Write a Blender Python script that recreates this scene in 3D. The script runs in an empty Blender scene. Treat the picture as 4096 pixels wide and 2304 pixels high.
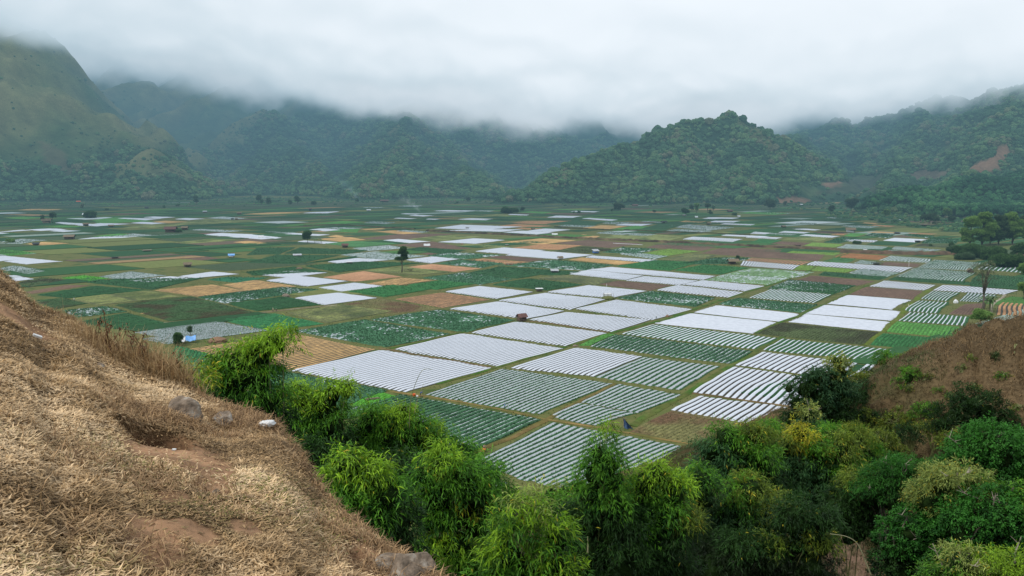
import bpy, bmesh, math, random
import numpy as np
from mathutils import Vector, Matrix
R = np.random.RandomState(7)
random.seed(7)
rad = math.radians
sc = bpy.context.scene
COL = sc.collection

# ------------------------------------------------------------------ camera
CAMZ, FPX, PITCH = 60.0, 3215.0, math.atan((1152 - 680) / 3215.0)
cam = bpy.data.cameras.new("camera"); cam.sensor_width = 36; cam.lens = FPX / 4096 * 36
cam.clip_start = 0.1; cam.clip_end = 20000
camo = bpy.data.objects.new("camera", cam); COL.objects.link(camo)
camo.location = (0, 0, CAMZ); camo.rotation_euler = (math.pi / 2 - PITCH, 0, 0)
sc.camera = camo

def direction(X, Y):
    dx, dz = (X - 2048) / FPX, (1152 - Y) / FPX
    c, s = math.cos(PITCH), math.sin(PITCH)
    return np.array([dx, c + dz * s, -s + dz * c])
def gp(X, Y, z=0.0):
    d = direction(X, Y); t = (z - CAMZ) / d[2]
    return np.array([0, 0, CAMZ]) + d * t
def at(mx, my, depth):                       # survey point: bearing of the 2576-wide sheet, y distance in metres
    d = direction(mx / .6289, my / .6289); return np.array([0, 0, CAMZ]) + d * (depth / d[1])

FR = {'Z1': (1000, 1250, 2.576), 'Z2': (1800, 1250, 2.576), 'Z3': (2600, 1100, 2.576), 'Z4': (3300, 950, 3.236),
      'F0': (0, 780, 2.576), 'F1': (1000, 780, 2.576), 'F2': (2000, 780, 2.576), 'F3': (3000, 780, 2.576),
      'T1': (0, 700, 1.811), 'T2': (1300, 700, 1.811), 'T3': (2696, 700, 1.811), 'B5': (1100, 1300, 1.443),
      'B6': (2500, 1300, 1.443), 'M': (0, 0, .6289)}
def fu(f, x, y):
    a, b, s = FR[f]; return a + x / s, b + y / s
def gf(f, x, y): return gp(*fu(f, x, y))

# ------------------------------------------------------------------ noise
def _h(ix, iy, iz, seed):
    n = (ix * 374761393 + iy * 668265263 + iz * 2147483647 + seed * 1274126177) & 0xFFFFFFFF
    n = ((n ^ (n >> 13)) * 1274126177) & 0xFFFFFFFF
    n = (n ^ (n >> 16)) & 0xFFFFFFFF
    return n / 4294967295.0
def vnoise(x, y, z=None, seed=0):
    x = np.asarray(x, float); y = np.asarray(y, float); z = np.zeros_like(x) if z is None else np.asarray(z, float)
    ix, iy, iz = np.floor(x).astype(np.int64), np.floor(y).astype(np.int64), np.floor(z).astype(np.int64)
    fx, fy, fz = x - ix, y - iy, z - iz
    ux, uy, uz = [f * f * (3 - 2 * f) for f in (fx, fy, fz)]
    r = 0
    for a in (0, 1):
        for b in (0, 1):
            for c in (0, 1):
                w = (ux if a else 1 - ux) * (uy if b else 1 - uy) * (uz if c else 1 - uz)
                r = r + w * _h(ix + a, iy + b, iz + c, seed)
    return r * 2 - 1
def fbm(x, y, z=None, o=4, seed=0):
    r = 0; a = 1; f = 1; t = 0
    for k in range(o):
        r = r + a * vnoise(np.asarray(x) * f, np.asarray(y) * f, None if z is None else np.asarray(z) * f, seed + k * 17); t += a; a *= .5; f *= 2.03
    return r / t

# ------------------------------------------------------------------ mesh / object helpers
def mesh_np(name, V, Q, mats, mi=None, col=None, smooth=False, T=None):
    """V (n,3); Q (m,4) quads; T (k,3) triangles; col (n,3) vertex colour"""
    V = np.asarray(V, np.float32); me = bpy.data.meshes.new(name)
    Q = np.zeros((0, 4), np.int32) if Q is None else np.asarray(Q, np.int32)
    T = np.zeros((0, 3), np.int32) if T is None else np.asarray(T, np.int32)
    loops = np.concatenate([Q.ravel(), T.ravel()]).astype(np.int32)
    tot = np.concatenate([np.full(len(Q), 4), np.full(len(T), 3)]).astype(np.int32)
    start = np.concatenate([[0], np.cumsum(tot)[:-1]]).astype(np.int32)
    me.vertices.add(len(V)); me.vertices.foreach_set('co', V.ravel())
    me.loops.add(len(loops)); me.loops.foreach_set('vertex_index', loops)
    me.polygons.add(len(tot)); me.polygons.foreach_set('loop_start', start); me.polygons.foreach_set('loop_total', tot)
    for m in mats: me.materials.append(m)
    if mi is not None: me.polygons.foreach_set('material_index', np.asarray(mi, np.int32))
    me.polygons.foreach_set('use_smooth', np.full(len(tot), smooth, bool))
    if col is not None:
        a = me.color_attributes.new('Col', 'FLOAT_COLOR', 'POINT')
        c = np.ones((len(V), 4), np.float32); c[:, :3] = col; a.data.foreach_set('color', c.ravel())
    me.update(calc_edges=True)
    return me
def link(name, me, parent=None, loc=None, **props):
    o = bpy.data.objects.new(name, me); COL.objects.link(o)
    if loc is not None: o.location = loc
    if parent is not None: o.parent = parent
    for k, v in props.items():
        if v is not None: o[k] = v
    return o
def thing(name, label, cat, loc=(0, 0, 0), rotz=0, group=None):
    o = link(name, None, loc=loc, label=label, category=cat, group=group); o.rotation_euler = (0, 0, rotz)
    o.empty_display_size = .2
    return o
class MB:
    """collects boxes, tubes and blobs, then builds one mesh"""
    def __init__(s): s.bm = bmesh.new()
    def box(s, c, d, rz=0, rx=0, ry=0, mi=0):
        M = Matrix.Translation(c) @ Matrix.Rotation(rz, 4, 'Z') @ Matrix.Rotation(ry, 4, 'Y') @ Matrix.Rotation(rx, 4, 'X') @ Matrix.Diagonal((d[0], d[1], d[2], 1))
        g = bmesh.ops.create_cube(s.bm, size=1, matrix=M)
        for v in g['verts']:
            for f in v.link_faces: f.material_index = mi
        return s
    def tube(s, pts, r, n=6, cap=True):
        pts = [Vector(p) for p in pts]; rings = []
        if not hasattr(r, '__len__'): r = [r] * len(pts)
        for i, p in enumerate(pts):
            t = (pts[min(i + 1, len(pts) - 1)] - pts[max(i - 1, 0)]).normalized()
            u = t.orthogonal().normalized(); w = t.cross(u)
            if rings and u.dot(pu) < 0: pass
            if rings:
                u = (pu - t * pu.dot(t)).normalized(); w = t.cross(u)
            pu = u
            rings.append([s.bm.verts.new(p + (u * math.cos(2 * math.pi * k / n) + w * math.sin(2 * math.pi * k / n)) * r[i]) for k in range(n)])
        for a, b in zip(rings, rings[1:]):
            for k in range(n): s.bm.faces.new((a[k], a[(k + 1) % n], b[(k + 1) % n], b[k]))
        if cap:
            s.bm.faces.new(rings[0][::-1]); s.bm.faces.new(rings[-1])
        return s
    def blob(s, c, rr, amp=.15, seed=0, sub=2, f=1.5):
        g = bmesh.ops.create_icosphere(s.bm, subdivisions=sub, radius=1)
        P = np.array([v.co[:] for v in g['verts']]); n = fbm(P[:, 0] * f + seed * 3.1, P[:, 1] * f, P[:, 2] * f, o=3, seed=seed)
        for v, k in zip(g['verts'], n):
            q = v.co * (1 + amp * float(k)); v.co = Vector((c[0] + q.x * rr[0], c[1] + q.y * rr[1], c[2] + q.z * rr[2]))
        return s
    def quad(s, a, b, c, d, mi=0):
        f = s.bm.faces.new([s.bm.verts.new(p) for p in (a, b, c, d)]); f.material_index = mi; return s
    def sheet(s, fn, nu, nv, th=0):
        g = [[s.bm.verts.new(fn(i / nu, j / nv)) for i in range(nu + 1)] for j in range(nv + 1)]
        for j in range(nv):
            for i in range(nu): s.bm.faces.new((g[j][i], g[j][i + 1], g[j + 1][i + 1], g[j + 1][i]))
        return s
    def build(s, name, mats, parent=None, smooth=False, bevel=0, **props):
        if not isinstance(mats, (list, tuple)): mats = [mats]
        me = bpy.data.meshes.new(name)
        bmesh.ops.recalc_face_normals(s.bm, faces=s.bm.faces[:]) if False else None
        s.bm.to_mesh(me); s.bm.free()
        for m in mats: me.materials.append(m)
        if smooth: me.polygons.foreach_set('use_smooth', [True] * len(me.polygons))
        return link(name, me, parent, **props)

# ------------------------------------------------------------------ materials
def lin(c):
    return tuple(((v / 255) / 12.92 if v / 255 <= .04045 else ((v / 255 + .055) / 1.055) ** 2.4) for v in c)
def mat(name, c1, c2=None, scale=1.0, rough=.85, spec=.3, bump=0, bscale=None, attr=False, trans=0, detail=6, c3=None, coord='Object', aniso=(1, 1, 1), metal=0):
    m = bpy.data.materials.new(name); m.use_nodes = True; nt = m.node_tree; N = nt.nodes; L = nt.links
    b = N['Principled BSDF']; b.inputs['Roughness'].default_value = rough; b.inputs['Specular IOR Level'].default_value = spec
    b.inputs['Metallic'].default_value = metal
    tc = N.new('ShaderNodeTexCoord'); mp = N.new('ShaderNodeMapping'); mp.inputs['Scale'].default_value = aniso
    L.new(tc.outputs[coord], mp.inputs[0])
    n = N.new('ShaderNodeTexNoise'); n.inputs['Scale'].default_value = scale; n.inputs['Detail'].default_value = detail; n.inputs['Roughness'].default_value = .6
    L.new(mp.outputs[0], n.inputs['Vector'])
    cr = N.new('ShaderNodeValToRGB'); e = cr.color_ramp.elements
    e[0].position = .32; e[1].position = .68
    c2 = c2 or tuple(v * .7 for v in c1)
    e[0].color = (*c2, 1); e[1].color = (*c1, 1)
    if c3: k = e.new(.5); k.color = (*c3, 1)
    L.new(n.outputs['Fac'], cr.inputs[0]); out = cr.outputs[0]
    if attr:
        a = N.new('ShaderNodeVertexColor'); a.layer_name = 'Col'
        mx = N.new('ShaderNodeMix'); mx.data_type = 'RGBA'; mx.blend_type = 'MULTIPLY'; mx.inputs[0].default_value = 1
        L.new(out, mx.inputs[6]); L.new(a.outputs[0], mx.inputs[7]); out = mx.outputs[2]
    L.new(out, b.inputs['Base Color'])
    if bump:
        n2 = N.new('ShaderNodeTexNoise'); n2.inputs['Scale'].default_value = bscale or scale * 4; n2.inputs['Detail'].default_value = 5
        L.new(mp.outputs[0], n2.inputs['Vector'])
        bp = N.new('ShaderNodeBump'); bp.inputs['Strength'].default_value = 1; bp.inputs['Distance'].default_value = bump
        L.new(n2.outputs['Fac'], bp.inputs['Height']); L.new(bp.outputs[0], b.inputs['Normal'])
    if trans:
        t = N.new('ShaderNodeBsdfTranslucent'); L.new(out, t.inputs[0]); ms = N.new('ShaderNodeMixShader'); ms.inputs[0].default_value = trans
        L.new(b.outputs[0], ms.inputs[1]); L.new(t.outputs[0], ms.inputs[2]); L.new(ms.outputs[0], N['Material Output'].inputs[0])
    return m
W1 = (1, 1, 1); W9 = (.75, .75, .75)
M = {}
M['plastic'] = mat('mulch_film', (.58, .62, .69), (.44, .485, .555), 2.5, .55, .5, .01, 7)
M['plastic_smooth'] = mat('mulch_film_smooth', (.54, .58, .65), (.43, .47, .54), .5, .6, .4, .01, 3)
M['plastic_dull'] = mat('mulch_film_dull', (.46, .52, .56), (.30, .36, .37), 1.2, .65, .4, .01, 6)
M['plastic_grey'] = mat('mulch_film_grey', (.37, .41, .445), (.25, .285, .31), 2.0, .6, .4, .01, 6)
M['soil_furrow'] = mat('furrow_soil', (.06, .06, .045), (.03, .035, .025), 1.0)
M['canopy'] = mat('crop_canopy', (1, 1, 1), (.45, .5, .45), .9, .9, .2, .15, 2.5, attr=True, detail=8)
M['earth'] = mat('tilled_earth', (1.1, 1.08, 1.05), (.7, .7, .7), .6, .95, .1, .06, 3, attr=True, detail=8)
M['leaf'] = mat('plant_leaf', (1.15, 1.15, 1.1), (.8, .8, .8), 3, .6, .25, attr=True, trans=.25, detail=2)
M['grass'] = mat('valley_turf', (.085, .115, .035), (.045, .085, .022), .12, .95, .1, .1, 1.5, c3=(.12, .125, .045), detail=9)
M['bark'] = mat('bark', (.16, .14, .11), (.07, .06, .05), 3, .9, .2, .02)
M['culm'] = mat('bamboo_culm', (.20, .22, .08), (.09, .11, .04), 2, .5, .4)
M['wood'] = mat('old_timber', (.16, .12, .09), (.06, .045, .04), 2, .9, .2)
M['wood_pale'] = mat('pale_timber', (.30, .25, .19), (.16, .13, .10), 2, .9, .2)
M['rust'] = mat('rusty_sheet', (.17, .085, .07), (.08, .045, .04), 1.2, .8, .3)
M['thatch'] = mat('thatch', (.24, .19, .13), (.11, .09, .065), 3, .95, .1)
M['tin'] = mat('grey_sheet', (.42, .45, .48), (.25, .27, .29), 1.5, .5, .5)
M['white'] = mat('white_sheet', (.78, .80, .82), (.55, .58, .6), 1.5, .6, .3)
M['blue'] = mat('blue_tarp', (.07, .2, .55), (.04, .11, .32), 1.2, .5, .4)
M['lightblue'] = mat('light_blue_tarp', (.16, .40, .78), (.12, .30, .62), 1.2, .45, .4)
M['maroon'] = mat('maroon_sheet', (.13, .06, .055), (.08, .04, .04), 1.2, .8, .3)
M['orange'] = mat('orange_sheet', (.75, .16, .05), (.55, .1, .03), 1, .6, .3)
M['dark'] = mat('dark_tarp', (.03, .035, .04), (.015, .018, .02), 1, .7, .3)
M['rock'] = mat('lichen_rock', (.36, .34, .30), (.08, .065, .05), 9, .9, .2, .02, 30, c3=(.20, .155, .115), detail=12)
M['straw_heap'] = mat('straw_heap', (.30, .19, .12), (.14, .09, .06), 4, .95, .1, .05, 8)
M['skin'] = mat('skin', (.25, .13, .08), (.2, .1, .06), 3, .6)
# ------------------------------------------------------------------ world and sun
w = bpy.data.worlds.new("World"); sc.world = w; w.use_nodes = True
nt = w.node_tree; N = nt.nodes; L = nt.links; bg = N['Background']
SUN_EL, SUN_AZ = rad(52), rad(-115)          # azimuth measured clockwise from +Y: from the left and a little behind
sky = N.new('ShaderNodeTexSky'); sky.sky_type = 'NISHITA'; sky.sun_disc = False
sky.sun_elevation = SUN_EL; sky.sun_rotation = SUN_AZ; sky.air_density = 1.2; sky.dust_density = 4; sky.ozone_density = 1
tc = N.new('ShaderNodeTexCoord'); ns = N.new('ShaderNodeTexNoise'); ns.inputs['Scale'].default_value = 2.2; ns.inputs['Detail'].default_value = 5
mp = N.new('ShaderNodeMapping'); mp.inputs['Scale'].default_value = (1, 1, 2.5); L.new(tc.outputs['Generated'], mp.inputs[0]); L.new(mp.outputs[0], ns.inputs['Vector'])
cr = N.new('ShaderNodeValToRGB'); cr.color_ramp.elements[0].color = (7.8, 8.1, 8.5, 1); cr.color_ramp.elements[1].color = (10.5, 10.9, 11.3, 1)
cr.color_ramp.elements[0].position = .3; cr.color_ramp.elements[1].position = .7
L.new(ns.outputs['Fac'], cr.inputs[0])
mx = N.new('ShaderNodeMix'); mx.data_type = 'RGBA'; mx.inputs[0].default_value = .8
L.new(sky.outputs[0], mx.inputs[6]); L.new(cr.outputs[0], mx.inputs[7]); L.new(mx.outputs[2], bg.inputs[0])
bg.inputs['Strength'].default_value = .112
s = bpy.data.lights.new('sun', 'SUN'); s.energy = 2.2; s.angle = rad(14); s.color = (1, .955, .87)
so = bpy.data.objects.new('sun', s); COL.objects.link(so)
sd = Vector((math.sin(SUN_AZ) * math.cos(SUN_EL), math.cos(SUN_AZ) * math.cos(SUN_EL), math.sin(SUN_EL)))
so.rotation_euler = sd.to_track_quat('Z', 'Y').to_euler()

# ------------------------------------------------------------------ mountains (height field built from ridge lines)
def ridge(pts): return [tuple(at(*p)) for p in pts]
RIDGES = []   # (polyline, slope)
def rd(k, *pts): RIDGES.append((ridge(pts), k))
rd(.95, (-560, -420, 2000), (-360, -260, 2000), (-50, -20, 2050), (95, 105, 2100), (225, 208, 2120), (325, 288, 2080), (410, 358, 1980), (480, 430, 1870), (540, 482, 1780))
rd(.66, (20, 120, 2000), (65, 190, 1930), (120, 260, 1830), (152, 320, 1750), (170, 400, 1680), (175, 470, 1620))
rd(.66, (180, 215, 2050), (230, 285, 1950), (300, 335, 1850), (375, 385, 1760), (430, 450, 1680))
rd(.66, (-250, 120, 1900), (-120, 300, 1760), (-60, 420, 1640))
rd(.55, (130, 400, 1720), (250, 400, 1720), (330, 445, 1640), (380, 490, 1590))
rd(.55, (0, 385, 1720), (60, 420, 1660), (90, 470, 1600))
wall = []
for mx_ in range(-300, 3100, 200):
    p = at(mx_, 300, 3900); wall.append((p[0], 3900 + 150 * math.sin(mx_ * .01), 800 + 60 * math.sin(mx_ * .013)))
RIDGES.append((wall, .5))
rd(.5, (200, 60, 3000), (340, 200, 2600), (440, 320, 2350), (470, 370, 2200), (540, 450, 1950))
rd(.5, (480, 120, 2900), (560, 200, 2700), (650, 270, 2500), (710, 335, 2250), (800, 430, 2000), (850, 475, 1850))
rd(.5, (760, 180, 2900), (800, 270, 2600), (850, 380, 2300), (900, 440, 2000))
rd(.5, (1040, 220, 2800), (1030, 275, 2450), (1005, 350, 2100), (970, 418, 1850), (925, 478, 1650))
rd(.5, (1040, 270, 2600), (1120, 355, 2250), (1190, 445, 1850), (1215, 480, 1700))
rd(.5, (1300, 320, 2900), (1370, 385, 2450), (1400, 440, 2100))
rd(.55, (1285, 485, 1480), (1340, 455, 1530), (1430, 418, 1600), (1500, 405, 1650), (1560, 378, 1700), (1640, 348, 1750), (1700, 318, 1800), (1760, 294, 1840), (1810, 283, 1850), (1850, 303, 1870), (1900, 328, 1920), (1960, 352, 2000), (2020, 350, 2300))
rd(.62, (1700, 315, 1790), (1670, 385, 1650), (1640, 440, 1530), (1620, 475, 1450))
rd(.62, (1810, 292, 1840), (1840, 370, 1680), (1870, 430, 1530), (1880, 470, 1450))
rd(.62, (1910, 332, 1920), (1950, 400, 1700), (1965, 450, 1540))
rd(.55, (2020, 345, 2500), (2100, 298, 2400), (2200, 308, 2350), (2320, 262, 2300), (2450, 250, 2200), (2576, 225, 2000), (2800, 150, 1900), (3100, 100, 1800))
rd(.6, (2100, 300, 2400), (2080, 390, 2050), (2070, 440, 1850))
rd(.6, (2200, 310, 2350), (2170, 400, 2000), (2150, 455, 1750))
rd(.6, (2320, 265, 2300), (2310, 370, 1900), (2270, 430, 1650), (2210, 468, 1450))
rd(.6, (2576, 228, 2000), (2530, 340, 1650), (2470, 420, 1420), (2400, 465, 1270))
rd(.4, (2900, 380, 1300), (2700, 420, 1280), (2576, 455, 1230), (2450, 470, 1190), (2330, 478, 1180), (2230, 490, 1160))
rd(.3, (2800, 520, 800), (2650, 545, 790), (2560, 562, 790), (2480, 590, 800))
def mountain_h(x, y):
    h = np.full(x.shape, -30.0)
    wx = x + 30 * fbm(x / 170, y / 170, o=3, seed=3); wy = y + 30 * fbm(x / 170, y / 170, o=3, seed=9)
    for poly, k in RIDGES:
        for a, b in zip(poly, poly[1:]):
            ax, ay, az = a; bx, by, bz = b
            dx, dy = bx - ax, by - ay; l2 = dx * dx + dy * dy
            t = np.clip(((wx - ax) * dx + (wy - ay) * dy) / l2, 0, 1)
            d = np.hypot(wx - ax - t * dx, wy - ay - t * dy)
            hh = az + (bz - az) * t - k * np.sqrt(d * d + 8 * 8) + k * 8
            h = np.maximum(h, hh)
    amp = np.clip(h / 120, 0, 1)
    rn = 1 - np.abs(fbm(x / 105, y / 170, o=4, seed=21)) * 2
    sl = (x * .92 - y * .38); cl = (x * .38 + y * .92)
    rb = 1 - np.abs(vnoise(sl / 105 + .35 * fbm(x / 200, y / 200, o=2, seed=66), cl / 520, seed=67)) * 2 + .5 * (1 - np.abs(vnoise(sl / 42, cl / 260, seed=68)) * 2)
    lf = np.clip((-x - 450) / 250, 0, 1)
    h = h + amp * lf * (rb * 34 - 22) + amp * (1 - .5 * lf) * (rn * 34 - 17) + np.clip(h / 30, 0, 1) * 3 * fbm(x / 25, y / 25, o=3, seed=5)
    soft = np.where(h < 12, 12 * np.exp(np.minimum((h - 12) / 12, 0)), h)       # gentle foot
    base = -4 + soft
    return base
gx = np.arange(-2300, 2301, 9.0); gy = np.arange(720, 4000, 9.0)
X, Y = np.meshgrid(gx, gy); H = mountain_h(X, Y)
edge = np.clip((Y - 720) / 60, 0, 1); H = H * edge - 4 * (1 - edge)
H = np.where(H < 0, H * .4 - .2, H)
MV = np.stack([X.ravel(), Y.ravel(), H.ravel()], 1)
ny, nx = X.shape; idx = np.arange(nx * ny).reshape(ny, nx)
Qm = np.stack([idx[:-1, :-1], idx[:-1, 1:], idx[1:, 1:], idx[1:, :-1]], -1).reshape(-1, 4)
hm = H.ravel(); xm = X.ravel(); ym = Y.ravel()
# how grassy (bare) the slope is: the left flank above the woods, patches elsewhere
def project(x, y, z):
    c, s_ = math.cos(PITCH), math.sin(PITCH)
    dep = y * c - (z - CAMZ) * s_; up = y * s_ + (z - CAMZ) * c
    return (2048 + FPX * x / dep) * .6289, (1152 - FPX * up / dep) * .6289
def grassy(x, y, z):
    n = fbm(x / 90, y / 90, o=4, seed=31)
    g = np.clip((z - 70 + 60 * n) / 50, 0, 1) * np.clip((-x - 650 + .12 * (y - 1800) * 0 + 150 * n) / 130, 0, 1)
    g = np.maximum(g, .55 * np.clip((n - .25) / .2, 0, 1) * (z > 10))
    return g
g = grassy(xm, ym, hm)
n1 = fbm(xm / 60, ym / 60, o=4, seed=41)[:, None]; n2 = fbm(xm / 14, ym / 14, o=3, seed=43)[:, None]
forest = np.array([.026, .062, .032]) * (1 + .5 * n1 + .6 * n2)
_sl = (xm * .92 - ym * .38); _cl = (xm * .38 + ym * .92)
rib = np.clip(.1 + 1.5 * np.abs(vnoise(_sl / 105 + .35 * fbm(xm / 200, ym / 200, o=2, seed=66), _cl / 520, seed=67)) + .5 * fbm(xm / 30, ym / 90, o=3, seed=51), 0, 1)[:, None]
grassc = np.array([.20, .185, .085]) * (1 - rib) + np.array([.06, .10, .04]) * rib  # relief shading put into the grass colour: pale ribs, darker gullies
grassc = grassc * (1 + .25 * n2)
mc = forest * (1 - g[:, None]) + grassc * g[:, None]
def patch(mx_, my_, dep, rx, ry, c, k=1.0):
    p = at(mx_, my_, dep); d = np.hypot((xm - p[0]) / rx, (ym - p[1]) / ry) + .35 * fbm(xm / 20, ym / 20, o=3, seed=61)
    wgt = np.clip((1.1 - d) / .25, 0, 1)[:, None] * k
    return wgt, np.array(c)
scar = []
PW, PM = project(xm, ym, hm)
def ipatch(poly, c, k):           # bare earth patch given by its outline on the slope facing the valley
    global mc
    q = np.array(poly, float); inside = np.zeros(len(xm), bool); j = len(q) - 1
    u = PW + 5 * fbm(xm / 15, ym / 15, o=2, seed=71); v = PM + 3 * fbm(xm / 15, ym / 15, o=2, seed=77)
    for i in range(len(q)):
        cond = ((q[i, 1] > v) != (q[j, 1] > v)) & (u < (q[j, 0] - q[i, 0]) * (v - q[i, 1]) / (q[j, 1] - q[i, 1] + 1e-9) + q[i, 0])
        inside ^= cond; j = i
    inside &= (ym < 2300) & (hm > 1)
    cc = np.array(c) * (1 + .3 * n2); mc = np.where(inside[:, None], mc * (1 - k) + cc * k, mc); scar.append(inside)
ipatch([(2430, 436), (2455, 405), (2490, 400), (2505, 368), (2530, 362), (2545, 385), (2520, 415), (2500, 432), (2460, 440)], (.24, .13, .085), .85)
ipatch([(2270, 438), (2330, 425), (2390, 430), (2360, 452), (2290, 455)], (.15, .10, .075), .7)
ipatch([(2070, 460), (2110, 455), (2120, 468), (2080, 475)], (.22, .12, .085), .8)
ipatch([(1950, 500), (1985, 495), (2045, 503), (2040, 515), (1960, 515)], (.26, .15, .10), .9)
ipatch([(955, 445), (975, 415), (985, 420), (970, 460), (940, 475)], (.13, .11, .055), .7)
ipatch([(100, 350), (160, 380), (190, 440), (150, 430), (110, 400)], (.12, .09, .055), .6)
ipatch([(2160, 440), (2230, 440), (2200, 480), (2050, 490)], (.07, .075, .045), .6)
scarm = np.any(scar, 0)
M['mountain'] = mat('mountain_ground', (1.25, 1.25, 1.2), (.7, .75, .75), .03, .95, .1, 3, .12, attr=True, detail=10)
link('mountain', mesh_np('mountain', MV, Qm, [M['mountain']], col=np.clip(mc, .01, 1), smooth=True), kind='structure',
     label='steep green mountain range ringing the valley under low cloud', category='mountain')

# forest on the slopes: crowns instanced on points (a far wood that reads as one mass)
def crown_mesh(name, seed, sub=2, amp=.35, flat=.85):
    mb = MB(); mb.blob((0, 0, 0), (1, 1, flat), amp, seed, sub, 1.8)
    for k in range(7):
        a = random.random() * 6.28; e = random.random() * 1.2
        c = (math.cos(a) * math.cos(e) * .65, math.sin(a) * math.cos(e) * .65, math.sin(e) * .6)
        mb.blob(c, (.42, .42, .36), .4, seed + k + 5, 1, 2.5)
    me = bpy.data.meshes.new(name); mb.bm.to_mesh(me); mb.bm.free(); return me
def forest_mat(dark=False):
    m = bpy.data.materials.new('forest_crown'); m.use_nodes = True; nt = m.node_tree; N = nt.nodes; L = nt.links; b = N['Principled BSDF']
    b.inputs['Roughness'].default_value = .9; b.inputs['Specular IOR Level'].default_value = .15
    oi = N.new('ShaderNodeObjectInfo'); cr = N.new('ShaderNodeValToRGB'); e = cr.color_ramp.elements
    e[0].color = (.026, .066, .032, 1); e[1].color = (.10, .105, .06, 1); e[1].position = 1
    for p, c in ((.3, (.040, .094, .042)), (.6, (.062, .125, .05)), (.85, (.08, .135, .05)), (.95, (.11, .13, .065))):
        k = e.new(p); k.color = (*c, 1)
    ln = N.new('ShaderNodeTexNoise'); ln.inputs['Scale'].default_value = .012; ln.inputs['Detail'].default_value = 4; L.new(oi.outputs['Location'], ln.inputs['Vector'])
    m1 = N.new('ShaderNodeMath'); m1.operation = 'MULTIPLY_ADD'; L.new(ln.outputs['Fac'], m1.inputs[0]); m1.inputs[1].default_value = 3.4; m1.inputs[2].default_value = -1.7
    m2 = N.new('ShaderNodeMath'); m2.operation = 'MULTIPLY_ADD'; m2.use_clamp = True; L.new(oi.outputs['Random'], m2.inputs[0]); m2.inputs[1].default_value = .7; L.new(m1.outputs[0], m2.inputs[2])
    m3 = N.new('ShaderNodeMath'); m3.operation = 'ADD'; m3.use_clamp = True; m3.inputs[1].default_value = .08; L.new(m2.outputs[0], m3.inputs[0])
    L.new(m3.outputs[0], cr.inputs[0])
    if dark:
        for el, c in zip(cr.color_ramp.elements, ((.012, .05, .022), (.016, .06, .024), (.025, .085, .03), (.04, .12, .04), (.05, .13, .045), (.06, .15, .05))): el.color = (*c, 1)
    tc = N.new('ShaderNodeTexCoord'); n = N.new('ShaderNodeTexNoise'); n.inputs['Scale'].default_value = 3; n.inputs['Detail'].default_value = 5
    L.new(tc.outputs['Object'], n.inputs['Vector']); mr = N.new('ShaderNodeMapRange'); mr.inputs[1].default_value = .35; mr.inputs[2].default_value = .65; mr.inputs[3].default_value = .65; mr.inputs[4].default_value = 1.8
    L.new(n.outputs['Fac'], mr.inputs[0])
    mx = N.new('ShaderNodeMix'); mx.data_type = 'RGBA'; mx.blend_type = 'MULTIPLY'; mx.inputs[0].default_value = 1
    L.new(cr.outputs[0], mx.inputs[6]); L.new(mr.outputs[0], mx.inputs[7]); L.new(mx.outputs[2], b.inputs['Base Color'])
    return m
M['forest'] = forest_mat()
protos = []
for k in range(4):
    me = crown_mesh('wild_crown', 11 + k * 7); me.materials.append(M['forest']); protos.append(bpy.data.objects.new('wild_crown', me))
PROTOS = protos
def scatter(name, pts, size, label, protos=None):
    protos = protos or PROTOS
    me = bpy.data.meshes.new(name); me.vertices.add(len(pts)); me.vertices.foreach_set('co', np.asarray(pts, np.float32).ravel())
    a = me.attributes.new('size', 'FLOAT', 'POINT'); a.data.foreach_set('value', np.asarray(size, np.float32))
    a = me.attributes.new('which', 'INT', 'POINT'); a.data.foreach_set('value', R.randint(0, 4, len(pts)).astype(np.int32))
    a = me.attributes.new('rot', 'FLOAT_VECTOR', 'POINT'); rr = np.stack([R.uniform(-.3, .3, len(pts)), R.uniform(-.3, .3, len(pts)), R.uniform(0, 6.28, len(pts))], 1)
    a.data.foreach_set('vector', rr.astype(np.float32).ravel())
    o = link(name, me, kind='stuff', label=label, category='forest')
    g = bpy.data.node_groups.new(name, 'GeometryNodeTree')
    g.interface.new_socket('Geometry', in_out='INPUT', socket_type='NodeSocketGeometry'); g.interface.new_socket('Geometry', in_out='OUTPUT', socket_type='NodeSocketGeometry')
    gi = g.nodes.new('NodeGroupInput'); go = g.nodes.new('NodeGroupOutput'); jn = g.nodes.new('GeometryNodeJoinGeometry')
    def na(nm, t):
        q = g.nodes.new('GeometryNodeInputNamedAttribute'); q.data_type = t; q.inputs[0].default_value = nm; return q.outputs[0]
    for k, pr in enumerate(protos):
        io = g.nodes.new('GeometryNodeInstanceOnPoints'); oi = g.nodes.new('GeometryNodeObjectInfo'); oi.inputs[0].default_value = pr
        cmp = g.nodes.new('FunctionNodeCompare'); cmp.data_type = 'INT'; cmp.operation = 'EQUAL'; cmp.inputs[3].default_value = k
        g.links.new(na('which', 'INT'), cmp.inputs[2]); g.links.new(gi.outputs[0], io.inputs['Points']); g.links.new(cmp.outputs[0], io.inputs['Selection'])
        g.links.new(oi.outputs['Geometry'], io.inputs['Instance']); g.links.new(na('size', 'FLOAT'), io.inputs['Scale']); g.links.new(na('rot', 'FLOAT_VECTOR'), io.inputs['Rotation'])
        g.links.new(io.outputs[0], jn.inputs[0])
    g.links.new(jn.outputs[0], go.inputs[0])
    md = o.modifiers.new('crowns', 'NODES'); md.node_group = g
    return o
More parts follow.
